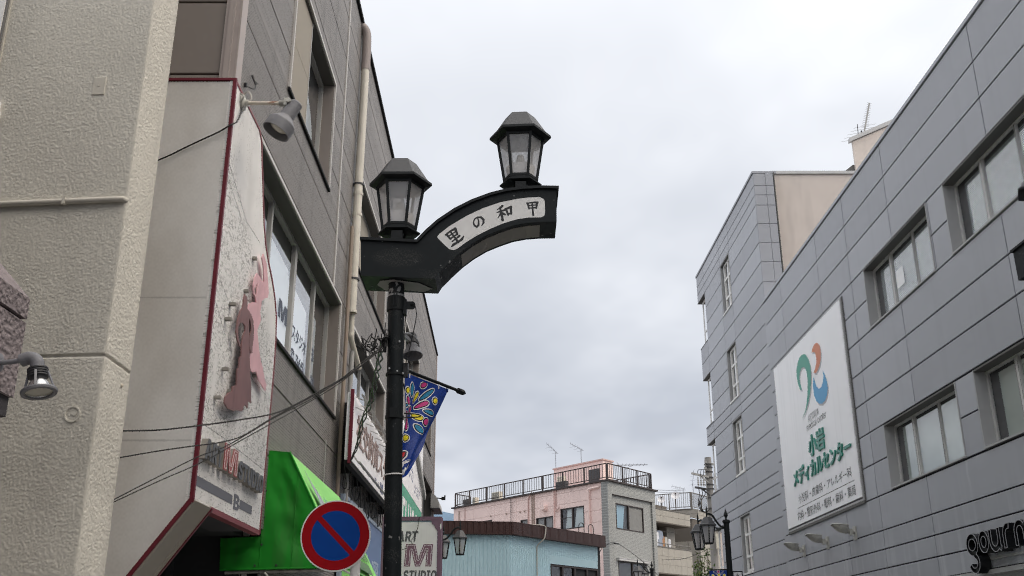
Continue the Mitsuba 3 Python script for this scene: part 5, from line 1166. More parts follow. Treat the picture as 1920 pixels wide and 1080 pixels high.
PRINTS = [
    ('pink', [(0.133, 0.309), (0.129, 0.321), (0.121, 0.331), (0.108, 0.339), (0.094, 0.343), (0.081, 0.342), (0.073, 0.336), (0.07, 0.327), (0.073, 0.316), (0.081, 0.305), (0.094, 0.297), (0.108, 0.293), (0.121, 0.294), (0.129, 0.3)]),
    ('cyan', [(0.107, 0.196), (0.102, 0.193), (0.094, 0.182), (0.088, 0.165), (0.087, 0.142), (0.091, 0.118), (0.099, 0.097), (0.108, 0.082), (0.114, 0.076), (0.119, 0.079), (0.127, 0.09), (0.133, 0.107), (0.134, 0.13), (0.13, 0.154), (0.122, 0.175), (0.113, 0.19)]),
    ('pink', [(0.346, 0.03), (0.346, 0.039), (0.337, 0.05), (0.321, 0.061), (0.302, 0.07), (0.284, 0.074), (0.269, 0.074), (0.261, 0.068), (0.262, 0.059), (0.271, 0.048), (0.287, 0.037), (0.305, 0.028), (0.324, 0.024), (0.339, 0.025)]),
    ('yellow', [(0.062, 0.15), (0.059, 0.161), (0.053, 0.171), (0.043, 0.178), (0.033, 0.181), (0.023, 0.179), (0.017, 0.173), (0.015, 0.163), (0.017, 0.152), (0.023, 0.142), (0.033, 0.135), (0.043, 0.132), (0.053, 0.134), (0.059, 0.14)]),
    ('yellow', [(0.224, 0.135), (0.233, 0.141), (0.231, 0.155), (0.219, 0.175), (0.2, 0.197), (0.181, 0.216), (0.166, 0.23), (0.158, 0.235), (0.156, 0.23), (0.16, 0.216), (0.166, 0.195), (0.177, 0.173), (0.191, 0.153), (0.208, 0.14)]),
    ('cyan', [(0.457, 0.059), (0.453, 0.066), (0.437, 0.084), (0.409, 0.109), (0.373, 0.136), (0.335, 0.161), (0.299, 0.18), (0.272, 0.19), (0.261, 0.193), (0.265, 0.186), (0.281, 0.168), (0.309, 0.143), (0.344, 0.116), (0.383, 0.091), (0.419, 0.072), (0.446, 0.061)]),
    ('pink', [(0.363, 0.197), (0.361, 0.21), (0.341, 0.227), (0.309, 0.244), (0.27, 0.26), (0.234, 0.273), (0.208, 0.28), (0.198, 0.281), (0.204, 0.274), (0.224, 0.258), (0.254, 0.237), (0.289, 0.215), (0.323, 0.199), (0.349, 0.193)]),
    ('yellow', [(0.504, 0.155), (0.5, 0.166), (0.491, 0.177), (0.477, 0.186), (0.461, 0.19), (0.447, 0.189), (0.438, 0.184), (0.434, 0.174), (0.438, 0.163), (0.447, 0.152), (0.461, 0.143), (0.477, 0.139), (0.491, 0.14), (0.5, 0.145)]),
    ('cyan', [(0.459, 0.294), (0.45, 0.298), (0.429, 0.304), (0.4, 0.308), (0.368, 0.309), (0.339, 0.306), (0.317, 0.301), (0.304, 0.294), (0.3, 0.29), (0.309, 0.286), (0.33, 0.28), (0.359, 0.276), (0.39, 0.274), (0.419, 0.277), (0.442, 0.283), (0.455, 0.29)]),
    ('yellow', [(0.267, 0.373), (0.251, 0.384), (0.229, 0.387), (0.206, 0.383), (0.187, 0.373), (0.171, 0.362), (0.162, 0.352), (0.161, 0.347), (0.171, 0.344), (0.191, 0.342), (0.218, 0.341), (0.246, 0.342), (0.266, 0.349), (0.273, 0.36)]),
    ('pink', [(0.353, 0.381), (0.349, 0.394), (0.338, 0.406), (0.323, 0.416), (0.307, 0.421), (0.291, 0.42), (0.281, 0.413), (0.277, 0.402), (0.281, 0.389), (0.291, 0.376), (0.307, 0.366), (0.323, 0.362), (0.338, 0.363), (0.349, 0.37)]),
    ('cyan', [(0.258, 0.504), (0.249, 0.505), (0.233, 0.503), (0.215, 0.497), (0.199, 0.486), (0.188, 0.472), (0.183, 0.458), (0.184, 0.446), (0.187, 0.44), (0.195, 0.439), (0.211, 0.44), (0.23, 0.447), (0.246, 0.457), (0.257, 0.471), (0.261, 0.486), (0.26, 0.498)]),
    ('pink', [(0.107, 0.444), (0.105, 0.465), (0.1, 0.482), (0.091, 0.493), (0.082, 0.496), (0.074, 0.489), (0.069, 0.475), (0.066, 0.456), (0.069, 0.435), (0.074, 0.418), (0.082, 0.407), (0.091, 0.404), (0.1, 0.411), (0.105, 0.425)]),
    ('yellow', [(0.111, 0.563), (0.107, 0.574), (0.096, 0.585), (0.081, 0.594), (0.064, 0.599), (0.049, 0.598), (0.039, 0.593), (0.035, 0.584), (0.039, 0.572), (0.049, 0.561), (0.064, 0.552), (0.081, 0.548), (0.096, 0.548), (0.107, 0.553)]),
    ('cyan', [(-0.032, 0.623), (-0.036, 0.619), (-0.039, 0.606), (-0.04, 0.586), (-0.035, 0.562), (-0.027, 0.536), (-0.015, 0.514), (-0.004, 0.499), (0.002, 0.493), (0.005, 0.497), (0.009, 0.51), (0.009, 0.53), (0.005, 0.555), (-0.004, 0.58), (-0.015, 0.602), (-0.026, 0.618)]),
    ('pink', [(0.061, 0.242), (0.065, 0.256), (0.064, 0.269), (0.06, 0.278), (0.052, 0.281), (0.043, 0.278), (0.034, 0.269), (0.028, 0.256), (0.024, 0.241), (0.025, 0.228), (0.029, 0.219), (0.037, 0.216), (0.046, 0.22), (0.055, 0.229)]),
    ('cyan', [(0.026, 0.294), (0.024, 0.299), (0.018, 0.303), (0.011, 0.307), (0.003, 0.31), (-0.005, 0.31), (-0.01, 0.308), (-0.012, 0.304), (-0.01, 0.299), (-0.005, 0.295), (0.003, 0.29), (0.011, 0.288), (0.018, 0.288), (0.024, 0.29)]),
    ('pink', [(0.011, 0.378), (0.002, 0.385), (-0.008, 0.39), (-0.018, 0.391), (-0.025, 0.389), (-0.029, 0.384), (-0.028, 0.377), (-0.023, 0.37), (-0.014, 0.363), (-0.004, 0.358), (0.006, 0.357), (0.014, 0.359), (0.017, 0.364), (0.016, 0.37)]),
    ('pink', [(0.029, 0.396), (0.03, 0.399), (0.028, 0.406), (0.023, 0.417), (0.014, 0.428), (0.001, 0.439), (-0.012, 0.447), (-0.023, 0.453), (-0.028, 0.454), (-0.029, 0.451), (-0.027, 0.443), (-0.022, 0.433), (-0.013, 0.421), (-0.0, 0.411), (0.013, 0.402), (0.023, 0.397)]),
    ('red', [(-0.066, 0.736), (-0.003, 0.718), (0.073, 0.697), (0.06, 0.73), (0.021, 0.781), (-0.026, 0.824), (-0.073, 0.857)]),
]
flowers = [(Polygon(q).buffer(0), col) for col, q in PRINTS]
inside = Polygon([(0.004, 0.02), (0.69, 0.02)] + [(0.70 * (1 - t) ** 0.74 - 0.004, 0.93 * t) for t in np.linspace(0.05, 0.97, 20)] + [(0.004, 0.9)])
for g, col in flowers:
    a_, b_, c_ = (x.intersection(inside) for x in (g.buffer(0.017), g.buffer(0.009), g))
    if a_.area < 1e-4: continue
    k = part(ban, 'print', print_on(a_, 0.0022), 'm_banner_white', smooth=True)
    part(k, 'outline', print_on(b_, 0.0040), 'm_banner_line', smooth=True)
    if c_.area > 1e-5: part(k, 'petal', print_on(c_, 0.0058), 'm_banner_' + col, smooth=True)
ribbon = LineString([(0.013, 0.853), (0.037, 0.802), (0.076, 0.773), (0.104, 0.773), (0.1, 0.804), (0.052, 0.852), (-0.011, 0.899), (-0.034, 0.901), (-0.003, 0.877)])
part(ban, 'print', print_on(ribbon.buffer(0.009).intersection(inside), 0.0022), 'm_banner_white', smooth=True)
part(ban, 'clip', cat(*[tube([O + D * u + (0, 0, 0.02), O + D * u + (0, -0.01, -0.06)], 0.006, 6) for u in (0.13, 0.60)]), 'm_banner_white')
part(rod, 'bracket', box(-0.94, -0.90, 8.6, 8.66, 3.93, 4.05), 'm_wire')
part(rod, 'guide_ring', cat(tube(curve([(-0.92, 8.6, 3.60), (-0.80, 8.6, 3.59), (-0.78, 8.62, 3.58), (-0.80, 8.64, 3.575), (-0.92, 8.64, 3.57)], 16), 0.006, 6)), 'm_wire', smooth=40)
hn = thing('loudspeaker', 'grey horn loudspeaker on the back of the lamp post above the blue banner', 'loudspeaker')
hd = np.array([0.10, -0.25, -0.96]); hd /= np.linalg.norm(hd)
hb = np.array([-0.915, 8.98, 4.435])
part(hn, 'horn', lathe(0.82 * np.array([(0.045, 0.12), (0.06, 0.16), (0.085, 0.21), (0.104, 0.265), (0.112, 0.29), (0.106, 0.293), (0.09, 0.26), (0.04, 0.18), (0.0, 0.17)]), hb, 28, hd), 'm_gray_lamp', smooth=35)
part(hn, 'driver', lathe(0.82 * np.array([(0.0, 0.0), (0.045, 0.003), (0.056, 0.02), (0.058, 0.10), (0.062, 0.11), (0.062, 0.13), (0.045, 0.135)]), hb, 24, hd), 'm_gray_dark', smooth=35)
part(hn, 'bracket', bar((-0.96, 8.66, 4.33), (-0.92, 8.95, 4.35), 0.03), 'm_steel')
part(hn, 'stay', tube(curve([(-0.96, 8.69, 4.35), (-0.90, 8.75, 4.36), (-0.85, 8.88, 4.34), (-0.84, 8.95, 4.3)], 14), 0.009, 6), 'm_steel', smooth=40)
single('hanging_cable', tube(curve([(-0.875, 8.58, 4.585), (-0.85, 8.56, 4.57), (-0.835, 8.56, 4.48), (-0.85, 8.56, 4.36), (-0.885, 8.57, 4.18), (-0.92, 8.58, 4.02)], 30), 0.0045, 6), 'm_wire', 'thin cable looping down from the eye bracket on the lamp post', 'cable', smooth=True)
single('hanging_cable', tube(curve([(-0.935, 8.66, 4.62), (-0.945, 8.66, 4.4), (-0.95, 8.67, 4.2)], 16), 0.004, 6), 'm_wire', 'thin cable running straight down beside the lamp post near the loudspeaker', 'cable', smooth=True)
tie = [(-0.99 + 0.079 * math.cos(t), 8.62 + 0.079 * math.sin(t), 3.07 + 0.004 * math.cos(t)) for t in np.linspace(math.pi * 1.02, math.pi * 2.0, 20)]
single('white_cord', tube(curve(tie + [(-0.90, 8.60, 3.09), (-0.895, 8.62, 3.13)], 60), 0.0065, 6), 'm_wire_white', 'white cord tying the banner corner round the lamp post', 'cord', smooth=True)

C1 = [(-2.633, 6.75, 3.063), (-2.46, 7.024, 3.127), (-2.254, 7.316, 3.223), (-2.053, 7.572, 3.319), (-1.85, 7.809, 3.422), (-1.703, 7.973, 3.546), (-1.548, 8.137, 3.697), (-1.383, 8.302, 3.858), (-1.211, 8.466, 4.059), (-1.121, 8.55, 4.209)]
C2 = [(-2.624, 6.724, 2.874), (-2.443, 7.024, 2.98), (-2.279, 7.261, 3.06), (-2.156, 7.425, 3.115), (-2.027, 7.59, 3.2), (-1.848, 7.809, 3.396), (-1.547, 8.137, 3.683), (-1.345, 8.338, 3.891), (-1.12, 8.55, 4.195)]
C3 = [(-2.614, 6.677, 2.58), (-2.423, 7.024, 2.806), (-2.257, 7.279, 2.982), (-2.124, 7.462, 3.09), (-2.026, 7.59, 3.192), (-1.848, 7.809, 3.388), (-1.546, 8.137, 3.674), (-1.12, 8.55, 4.185)]
C4 = [(-2.612, 6.677, 2.566), (-2.419, 7.024, 2.773), (-2.227, 7.316, 2.954), (-2.025, 7.59, 3.171), (-1.7, 7.973, 3.502), (-1.419, 8.265, 3.793), (-1.119, 8.55, 4.17)]
for C_, r_, lab in ((C1, 0.0058, 'black cable from the lamp post, topmost of the four crossing the white signboard'), (C2, 0.0048, 'black cable second from the top of the four crossing the white signboard'),
                    (C3, 0.0043, 'black cable third from the top of the four crossing the white signboard'), (C4, 0.004, 'black cable lowest of the four crossing the white signboard')):
    a = np.array(C_[0]) + (np.array(C_[0]) - np.array(C_[1])) * 1.2
    single('cable', tube(curve([a] + C_ + [(-1.06, 8.6, C_[-1][2] + 0.02)], 60), r_, 6), 'm_wire', lab, 'cable', smooth=True)
r_ = np.random.default_rng(5)
loops = []
for k in range(16):
    s = r_.uniform(0, 1) ** 1.2
    c0 = np.array([-1.10 - 0.20 * s, 8.56 - 0.1 * s, 4.27 - 0.25 * s * r_.uniform(0.2, 1)])
    pts = [c0 + r_.normal(0, 1, 3) * (0.035, 0.03, 0.05) for _ in range(5)]
    loops.append(tube(curve(pts, 18), 0.0045, 5))
loops.append(box(-1.115, -1.09, 8.54, 8.58, 4.14, 4.30))
single('cable_tangle', cat(*loops), 'm_wire', 'tangle of looped black wires on the left of the lamp post', 'cable', smooth=True)
CH = [(-1.07, 8.6, 4.30), (-1.121, 8.6, 4.25), (-1.305, 9.767, 4.407), (-1.494, 10.933, 4.521), (-1.705, 12.1, 4.526), (-1.964, 13.267, 4.549), (-2.197, 14.433, 4.455), (-2.469, 15.6, 4.433)]
path = curve(CH, 120)
strands = []
for k in range(3):
    th = np.linspace(0, 30, len(path)) + k * 2.1
    amp = 0.028 * np.sin(np.pi * np.linspace(0, 1, len(path))) ** 0.5
    strands.append(tube(path + np.stack([amp * np.cos(th), 0 * th, amp * np.sin(th)], -1), 0.009, 5))
single('twisted_cable', cat(*strands), 'm_wire', 'twisted bundle of black cable from the lamp post down to the rust streaked white signboard', 'cable', smooth=True)

# ------------------------------------------------------------------ free-standing studio box sign
X = thing('studio_box_sign', 'white box sign with a purple frame and large studio lettering, right of the lamp post', 'sign')
XF = Frame(0, 13.0, 1, 0)
part(X, 'box', cat(XF.box(-1.60, -0.875, 1.2, 3.24, -0.16, -0.012)), 'm_pale_blue')
part(X, 'face', XF.box(-1.57, -0.92, 1.25, 3.20, -0.0115, -0.004), 'm_box_white')
part(X, 'frame', cat(ring(XF, -1.615, -0.868, 1.19, 3.268, 0.048, -0.012, 0.004), XF.box(-0.874, -0.868, 1.19, 3.268, -0.17, -0.0125), XF.box(-1.615, -0.874, 3.2405, 3.268, -0.17, -0.0125),
                     XF.prism(Polygon([(-0.916, 3.22), (-0.916, 3.09), (-0.95, 3.13), (-0.965, 3.17), (-0.985, 3.17), (-1.0, 3.22)]), -0.003, 0.003), XF.box(-0.868, -0.862, 1.19, 3.268, -0.17, -0.14)), 'm_purple')
part(X, 'weathered_chip', XF.prism(Polygon([(-0.872, 3.19), (-0.868, 3.12), (-0.884, 3.11), (-0.889, 3.16)]), 0.0045, 0.006), 'm_box_white')
for g in text('ART', -1.425, -1.168, 2.96, 3.09, 'b', slant=0.1):
    part(X, 'letter', XF.prism(g, -0.0035, -0.001), 'm_letter_gray')
mm = text('M', -1.325, -0.985, 2.66, 2.93, 'b', slant=0.06)[0]
mk = part(X, 'letter', XF.prism(mm, -0.0035, -0.001), 'm_purple_text')
part(mk, 'outline', XF.prism(mm.buffer(-0.014).difference(mm.buffer(-0.019)), -0.0008, 0.0005), 'm_box_white')
for g in text('STUDIO', -1.335, -0.925, 2.49, 2.615, 'b', slant=0.1):
    part(X, 'letter', XF.prism(g, -0.0035, -0.001), 'm_letter_gray')
for g in text('A', -1.09, -0.98, 2.27, 2.425, 'b'):
    part(X, 'letter', XF.prism(g, -0.0035, -0.001), 'm_letter_gray')
part(X, 'post', tube([(-1.3, 13.08, 0.0), (-1.3, 13.08, 1.2)], 0.05, 10), 'm_gray_dark')
single('hanging_cable', tube(curve([(-1.15, 12.98, 3.26), (-1.17, 12.95, 3.1), (-1.24, 12.97, 2.97), (-1.22, 12.985, 2.93)], 20), 0.004, 5), 'm_wire', 'thin wire hanging over the face of the white studio box sign', 'cable', smooth=True)
single('hanging_cable', tube(curve([(-1.44, 12.9, 3.2), (-1.43, 12.92, 2.95), (-1.36, 12.95, 2.86), (-1.3, 12.985, 2.88)], 20), 0.004, 5), 'm_wire', 'thin wire curling beside the lamp post in front of the studio box sign', 'cable', smooth=True)


# ------------------------------------------------------------------ the grey panelled medical building on the right
RF = Frame(7.5, 0, 0, -1)                  # its u is -y: u grows towards the camera


def rbox(y0, y1, z0, z1, o0, o1, c_=0.0): return RF.box(-y1, -y0, z0, z1, o0, o1, c_)


M = thing('medical_building', 'large grey building clad in metal panels, right of the street', 'building')
part(M, 'wall', cat(RF.put(slab(-28.4, 14, 0, 11.2, -10, -0.26))), 'm_joint')
windows = [(12.42, 15.91, 7.95, 9.27), (16.65, 20.08, 7.95, 9.27), (16.58, 20.05, 4.65, 5.93), (12.38, 15.88, 4.65, 5.93), (8.2, 11.7, 7.95, 9.27), (8.2, 11.6, 4.65, 5.93)]
SIGN = (21.60, 27.74, 4.64, 9.21)
holes = windows + [SIGN]
rows = [(10.64, 11.345, 'A'), (9.975, 10.64, 'A'), (9.285, 9.975, 'A'), (8.615, 9.285, 'B'), (7.945, 8.615, 'B'), (7.275, 7.945, 'C'), (6.615, 7.275, 'C'), (5.955, 6.615, 'C'), (5.30, 5.955, 'B'), (4.625, 5.30, 'B'),
        (3.95, 4.625, 'E'), (3.585, 3.95, 'E'), (3.22, 3.585, 'E'), (2.86, 3.22, 'E')]
splits = {'A': [-5, 0.5, 5.2, 9.9, 14.17, 18.37, 20.90, 23.05, 26.42, 28.35], 'B': [-5, 5.0, 8.2, 11.95, 12.4, 15.9, 16.6, 20.06, 20.87, 21.6, 27.74, 28.35], 'C': [-5, 0.5, 5.2, 9.9, 14.15, 18.35, 20.86, 21.6, 27.74, 28.35],
          'E': [-5, 0.5, 5.2, 9.9, 14.1, 18.31, 20.81, 22.96, 26.34, 28.35]}
for z0, z1, kind in rows:
    ys = splits[kind]
    for a, b in zip(ys[:-1], ys[1:]):
        for r4 in cut((a + 0.0125, b - 0.0125, z0 + 0.0125, z1 - 0.0125), holes):
            part(M, 'panel', rbox(*r4, -0.022, 0.0, 0.004), random.choice(PANELS))
part(M, 'panel_backing', cat(*[rbox(*q, -0.06, -0.023) for q in cut((-5, 28.35, 2.86, 11.34), holes)]), 'm_joint')
part(M, 'coping', rbox(-5, 28.36, 11.352, 11.43, -0.4, 0.028, 0.005), 'm_panel')
part(M, 'fascia', cat(rbox(-5, 28.3, 2.78, 2.85, -1.0, 0.05), rbox(-5, 28.3, 2.62, 2.78, -1.0, -0.1)), 'm_reveal')
part(M, 'ground_floor', cat(rbox(-5, 28.3, 0.0, 2.62, -0.6, -0.3)), 'm_gray_dark')


def right_window(y0, y1, z0, z1, kind, joints):
    """A three-light window; joints: (y, width) of its uprights, the far light first."""
    w = part(M, 'window', cat(ring(RF, -y1 + 0.03, -y0 - 0.03, z0 + 0.03, z1 - 0.03, 0.035, -0.235, -0.185), *[rbox(y - wd / 2, y + wd / 2, z0 + 0.066, z1 - 0.066, -0.232, -0.18) for y, wd in joints]), 'm_alu')
    part(w, 'reveal', cat(rbox(y1 - 0.03, y1, z0, z1, -0.255, 0.012), rbox(y0, y0 + 0.03, z0, z1, -0.255, 0.012), rbox(y0 + 0.03, y1 - 0.03, z0, z0 + 0.03, -0.255, 0.03)), 'm_reveal')
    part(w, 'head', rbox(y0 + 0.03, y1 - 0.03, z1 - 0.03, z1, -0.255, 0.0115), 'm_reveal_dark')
    for y, wd in joints:
        for e in (y - wd / 2 + 0.012, y + wd / 2 - 0.02):
            part(w, 'gasket', rbox(e, e + 0.008, z0 + 0.07, z1 - 0.07, -0.18, -0.176), 'm_frame_dark')
    edges = [y0 + 0.065] + [y for y, _ in joints] + [y1 - 0.065]
    for a, b in zip(edges[:-1], edges[1:]):
        part(w, 'pane', RF.put(mesh([(-b, z0 + 0.06, -0.205), (-a, z0 + 0.06, -0.205), (-a, z1 - 0.06, -0.205), (-b, z1 - 0.06, -0.205)], [(0, 1, 2, 3)])), 'm_glass')
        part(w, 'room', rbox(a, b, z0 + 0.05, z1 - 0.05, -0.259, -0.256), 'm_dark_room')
        if kind == 'blind':
            zz = np.arange(z0 + 0.10, z1 - 0.16, 0.033)
            part(w, 'blind', cat(*[RF.put(mesh([(-b + 0.05, z, -0.238), (-a - 0.22 * (b > y1 - 0.2), z, -0.238), (-a - 0.22 * (b > y1 - 0.2), z + 0.024, -0.247), (-b + 0.05, z + 0.024, -0.247)], [(0, 1, 2, 3)])) for z in zz]) if False else
                 cat(*[RF.put(mesh([(-b + (0.26 if b > y1 - 0.2 else 0.04), z, -0.236), (-a - 0.03, z, -0.236), (-a - 0.03, z + 0.027, -0.246), (-b + (0.26 if b > y1 - 0.2 else 0.04), z + 0.027, -0.246)], [(0, 1, 2, 3)])) for z in zz]), 'm_blind', kind='stuff')
        else:
            part(w, 'frosted_screen', rbox(a + 0.03, b - (0.28 if b > y1 - 0.2 else 0.03), z0 + 0.09, z1 - 0.12, -0.25, -0.24), 'm_frosted')
    return w


for (y0, y1, z0, z1), kind in zip(windows, ('blind', 'blind', 'frosted', 'frosted', 'blind', 'frosted')):
    L3 = y1 - y0
    w = right_window(y0, y1, z0, z1, kind, [(y1 - L3 * 0.302, 0.12), (y1 - L3 * 0.645, 0.045)])
    if (y0, z0) == (16.65, 7.95):
        part(w, 'notice', rbox(18.5, 18.9, 8.42, 8.78, -0.2, -0.198), 'm_board_white')

SB = thing('medical_sign', 'large white sign board with a green, orange and blue logo and green lettering', 'signboard')
part(SB, 'board', rbox(21.66, 27.69, 4.74, 9.155, -0.02, 0.055), 'm_board_white')
part(SB, 'frame', ring(RF, -27.74, -21.60, 4.66, 9.20, 0.045, -0.2, 0.04), 'm_reveal')
part(SB, 'frame', cat(rbox(21.58, 27.76, 4.60, 4.66, -0.2, 0.04), rbox(21.545, 21.57, 4.66, 9.2, -0.05, 0.02)), 'm_reveal_dark')
green = [(25.36, 7.25), (25.04, 7.36), (24.85, 7.53), (24.71, 7.73), (24.59, 8.01), (24.59, 8.25), (24.69, 8.39), (24.81, 8.45), (24.99, 8.47), (25.16, 8.41), (25.26, 8.31), (25.26, 8.15), (25.15, 7.94), (25.31, 7.99), (25.43, 8.16), (25.49, 8.37), (25.45, 8.55), (25.29, 8.68), (25.09, 8.77), (24.86, 8.78), (24.67, 8.75), (24.48, 8.66), (24.34, 8.52), (24.25, 8.35), (24.23, 8.16), (24.32, 7.94), (24.45, 7.73), (24.72, 7.5), (25.06, 7.32)]
orange = [(24.03, 8.6), (23.92, 8.68), (23.77, 8.72), (23.59, 8.72), (23.46, 8.67), (23.34, 8.57), (23.32, 8.41), (23.38, 8.25), (23.5, 8.14), (23.68, 8.07), (23.86, 8.03), (24.04, 8.1), (23.88, 8.15), (23.74, 8.25), (23.7, 8.37), (23.73, 8.47), (23.81, 8.55), (23.95, 8.59)]
blue = [(24.06, 7.99), (24.03, 7.86), (23.91, 7.7), (23.74, 7.61), (23.54, 7.61), (23.39, 7.7), (23.3, 7.82), (23.32, 7.94), (23.2, 7.82), (23.1, 7.62), (23.09, 7.45), (23.22, 7.31), (23.39, 7.24), (23.64, 7.22), (23.87, 7.28), (24.07, 7.4), (24.19, 7.58), (24.2, 7.79), (24.13, 7.92)]
shapes = []
for pts, m_ in ((green, 'm_logo_green'), (orange, 'm_logo_orange'), (blue, 'm_logo_blue')):
    g = Polygon([(-y, z) for y, z in pts]).buffer(0).buffer(0.03).buffer(-0.03)
    g = Polygon(curve(list(g.exterior.coords), 160)).buffer(0)
    part(SB, 'logo_stroke', RF.prism(g, 0.059, 0.062), m_)
    shapes.append(affinity.translate(g, 0.045, -0.06).difference(g))
part(SB, 'logo_shadow', RF.prism(unary_union(shapes), 0.056, 0.058), 'm_logo_gray')


def sign_line(s, y0, y1, z0, z1, m_, latin='', o=0.059, bold=0.0, em=None, name='character'):
    for g in text(s, -y0, -y1, z0, z1, latin, bold, em=em):
        part(SB, name, RF.prism(g, 0.0555, o), m_)


sign_line('KOIWA', 24.86, 23.97, 7.035, 7.21, 'm_text_dark', 'l', bold=3)
sign_line('medical center', 25.08, 23.43, 6.85, 7.02, 'm_text_dark', 'l', bold=3)
sign_line('小岩', 25.05, 23.70, 6.18, 6.70, 'm_text_green', o=0.09, bold=24)
sign_line('メディカルセンター', 26.65, 21.93, 5.68, 6.13, 'm_text_green', o=0.09, bold=24)
sign_line('小児科・皮膚科・アレルギー科', 26.43, 22.12, 5.24, 5.47, 'm_text_dark', bold=4)
part(SB, 'rule', rbox(22.0, 26.58, 5.137, 5.153, 0.0555, 0.058), 'm_text_dark')
sign_line('内科・整形外科・眼科・歯科・薬局', 26.64, 21.98, 4.83, 5.06, 'm_text_dark', bold=4)

for y, which in ((22.48, 'nearest'), (24.5, 'middle one'), (26.54, 'farthest')):
    f = thing('sign_floodlight', f'shell-shaped grey floodlight below the white sign, {which} of the three', 'lamp', 'floodlights under the white sign')
    zc = 4.10
    part(f, 'wall_plate', rbox(y - 0.09, y + 0.09, zc - 0.17, zc + 0.12, 0.001, 0.03), 'm_galv')
    part(f, 'arm', cat(RF.tube(curve([(-y, zc, 0.03), (-y, zc + 0.02, 0.12), (-y, zc - 0.0, 0.24)], 8), 0.045, 8), rbox(y - 0.06, y + 0.06, zc - 0.07, zc + 0.06, 0.08, 0.14)), 'm_galv', smooth=40)
    th = np.linspace(0, np.pi, 9)
    v, ff = [], []
    for i, s in enumerate(np.linspace(0, 1, 10)):
        wd, dp = 0.15 * math.sin(math.pi * min(1, 0.25 + 0.62 * s)) ** 0.6, 0.17 * math.sin(math.pi * (0.30 + 0.66 * s)) ** 0.8
        for t in th:
            v.append((-y + wd * math.cos(t), zc + 0.135 - dp * math.sin(t) + 0.03 * s, 0.17 + 0.33 * s))
    for i in range(9):
        for j in range(8):
            ff.append((i * 9 + j, i * 9 + j + 1, (i + 1) * 9 + j + 1, (i + 1) * 9 + j))
    part(f, 'shell', RF.put(mesh(v, ff)), 'm_galv', smooth=True)
    part(f, 'glass_cover', RF.put(mesh([v[i * 9] for i in range(10)] + [v[i * 9 + 8] for i in range(10)], [(i, i + 1, 11 + i, 10 + i) for i in range(9)])), 'm_frosted')
    part(f, 'rim', cat(RF.tube([v[i * 9] for i in range(10)], 0.012, 5), RF.tube([v[i * 9 + 8] for i in range(10)], 0.012, 5), RF.tube([v[81], v[89]], 0.012, 5)), 'm_galv', smooth=40)

# channel letters low on the right building
g_ = thing('channel_lettering', 'black channel letters with pale edges, low on the grey panelled building at the bottom right', 'sign')


def tubeletter(lines, w=0.086):
    return unary_union([LineString(l).buffer(w / 2, cap_style=2 if len(l) < 3 else 2, join_style=1) for l in lines])


def arc(cx_, cy_, r, a0, a1, n=18, ry=None):
    return [(cx_ + r * math.cos(math.radians(a)), cy_ + (ry or r) * math.sin(math.radians(a))) for a in np.linspace(a0, a1, n)]


u = -16.62
forms = [tubeletter([arc(u + 0.20, 3.235, 0.165, 0, 360, ry=0.13), [(u + 0.25, 3.09)] + arc(u + 0.20, 2.955, 0.15, 70, -170, ry=0.115)]),
         tubeletter([arc(u + 0.62, 3.24, 0.125, 0, 360)]),
         tubeletter([[(u + 0.86, 3.40), (u + 0.86, 3.25)] + arc(u + 1.0, 3.24, 0.14, 180, 360), [(u + 1.14, 3.40), (u + 1.14, 3.12), (u + 1.19, 3.09)]]),
         tubeletter([[(u + 1.32, 3.08), (u + 1.32, 3.26)] + arc(u + 1.45, 3.26, 0.13, 180, 70)]),
         tubeletter([[(u + 1.68, 3.08), (u + 1.68, 3.26)] + arc(u + 1.81, 3.26, 0.13, 180, 0) + [(u + 1.94, 3.08)], arc(u + 2.07, 3.26, 0.13, 180, 0) + [(u + 2.2, 3.08)]]),
         tubeletter([arc(u + 2.55, 3.24, 0.15, 20, 330)])]
for g in forms:
    g = g.buffer(0)
    k = part(g_, 'letter', RF.prism(g.difference(g.buffer(-0.010)), 0.03, 0.20), 'm_letter_black')
    part(k, 'back', RF.prism(g.buffer(-0.011), 0.13, 0.16), 'm_letter_black')
    part(k, 'rim', RF.prism(g.difference(g.buffer(-0.009)), 0.2005, 0.206), 'm_neon_edge')
    tube_line = g.buffer(-0.044).boundary
part(g_, 'rail', rbox(11, 16.5, 2.99, 3.03, 0.002, 0.03), 'm_reveal')

# ------------------------------------------------------------------ the taller wing beyond, turned slightly towards the street
wd_ = np.array([0.0148, -1.0])
WF = Frame(7.5, 28.5, *wd_)                # u = -(distance beyond y 28.5)
V = thing('tall_wing', 'taller grey panelled wing with narrow white windows, beyond the big white sign', 'building')
part(V, 'wall', cat(WF.box(-8.9, 0.25, 0, 15.3, -0.60, -0.30), WF.box(-8.9, -0.35, 0, 15.3, -6, -0.60)), 'm_joint')
zw = [2.0, 2.7, 3.3, 3.93, 4.55, 5.17, 5.79, 6.10, 6.41, 7.03, 7.65, 8.27, 8.89, 9.195, 9.50, 10.12, 10.75, 11.37, 12.0, 12.63, 13.26, 13.88, 14.49, 14.83, 15.15, 15.56]
wins = [(-4.9, -3.55, 12.64, 14.48), (-4.9, -3.55, 9.52, 11.36), (-4.88, -3.54, 7.06, 8.88), (-4.82, -3.48, 3.97, 5.77)]
bays = [(-9.05, -7.72, 12.64, 14.48), (-9.05, -7.72, 9.56, 11.38), (-9.05, -7.72, 7.07, 8.90), (-9.05, -7.72, 3.9, 5.77)]
for z0, z1 in zip(zw[:-1], zw[1:]):
    for a, b in ((-9.05, -7.72), (-7.72, -5.0), (-5.0, -3.5), (-3.5, 0.30)):
        for r4 in cut((a + 0.012, b - 0.012, z0 + 0.012, z1 - 0.012), wins + bays):
            part(V, 'panel', WF.box(*r4, -0.022, 0.0, 0.004), random.choice(PANELS))
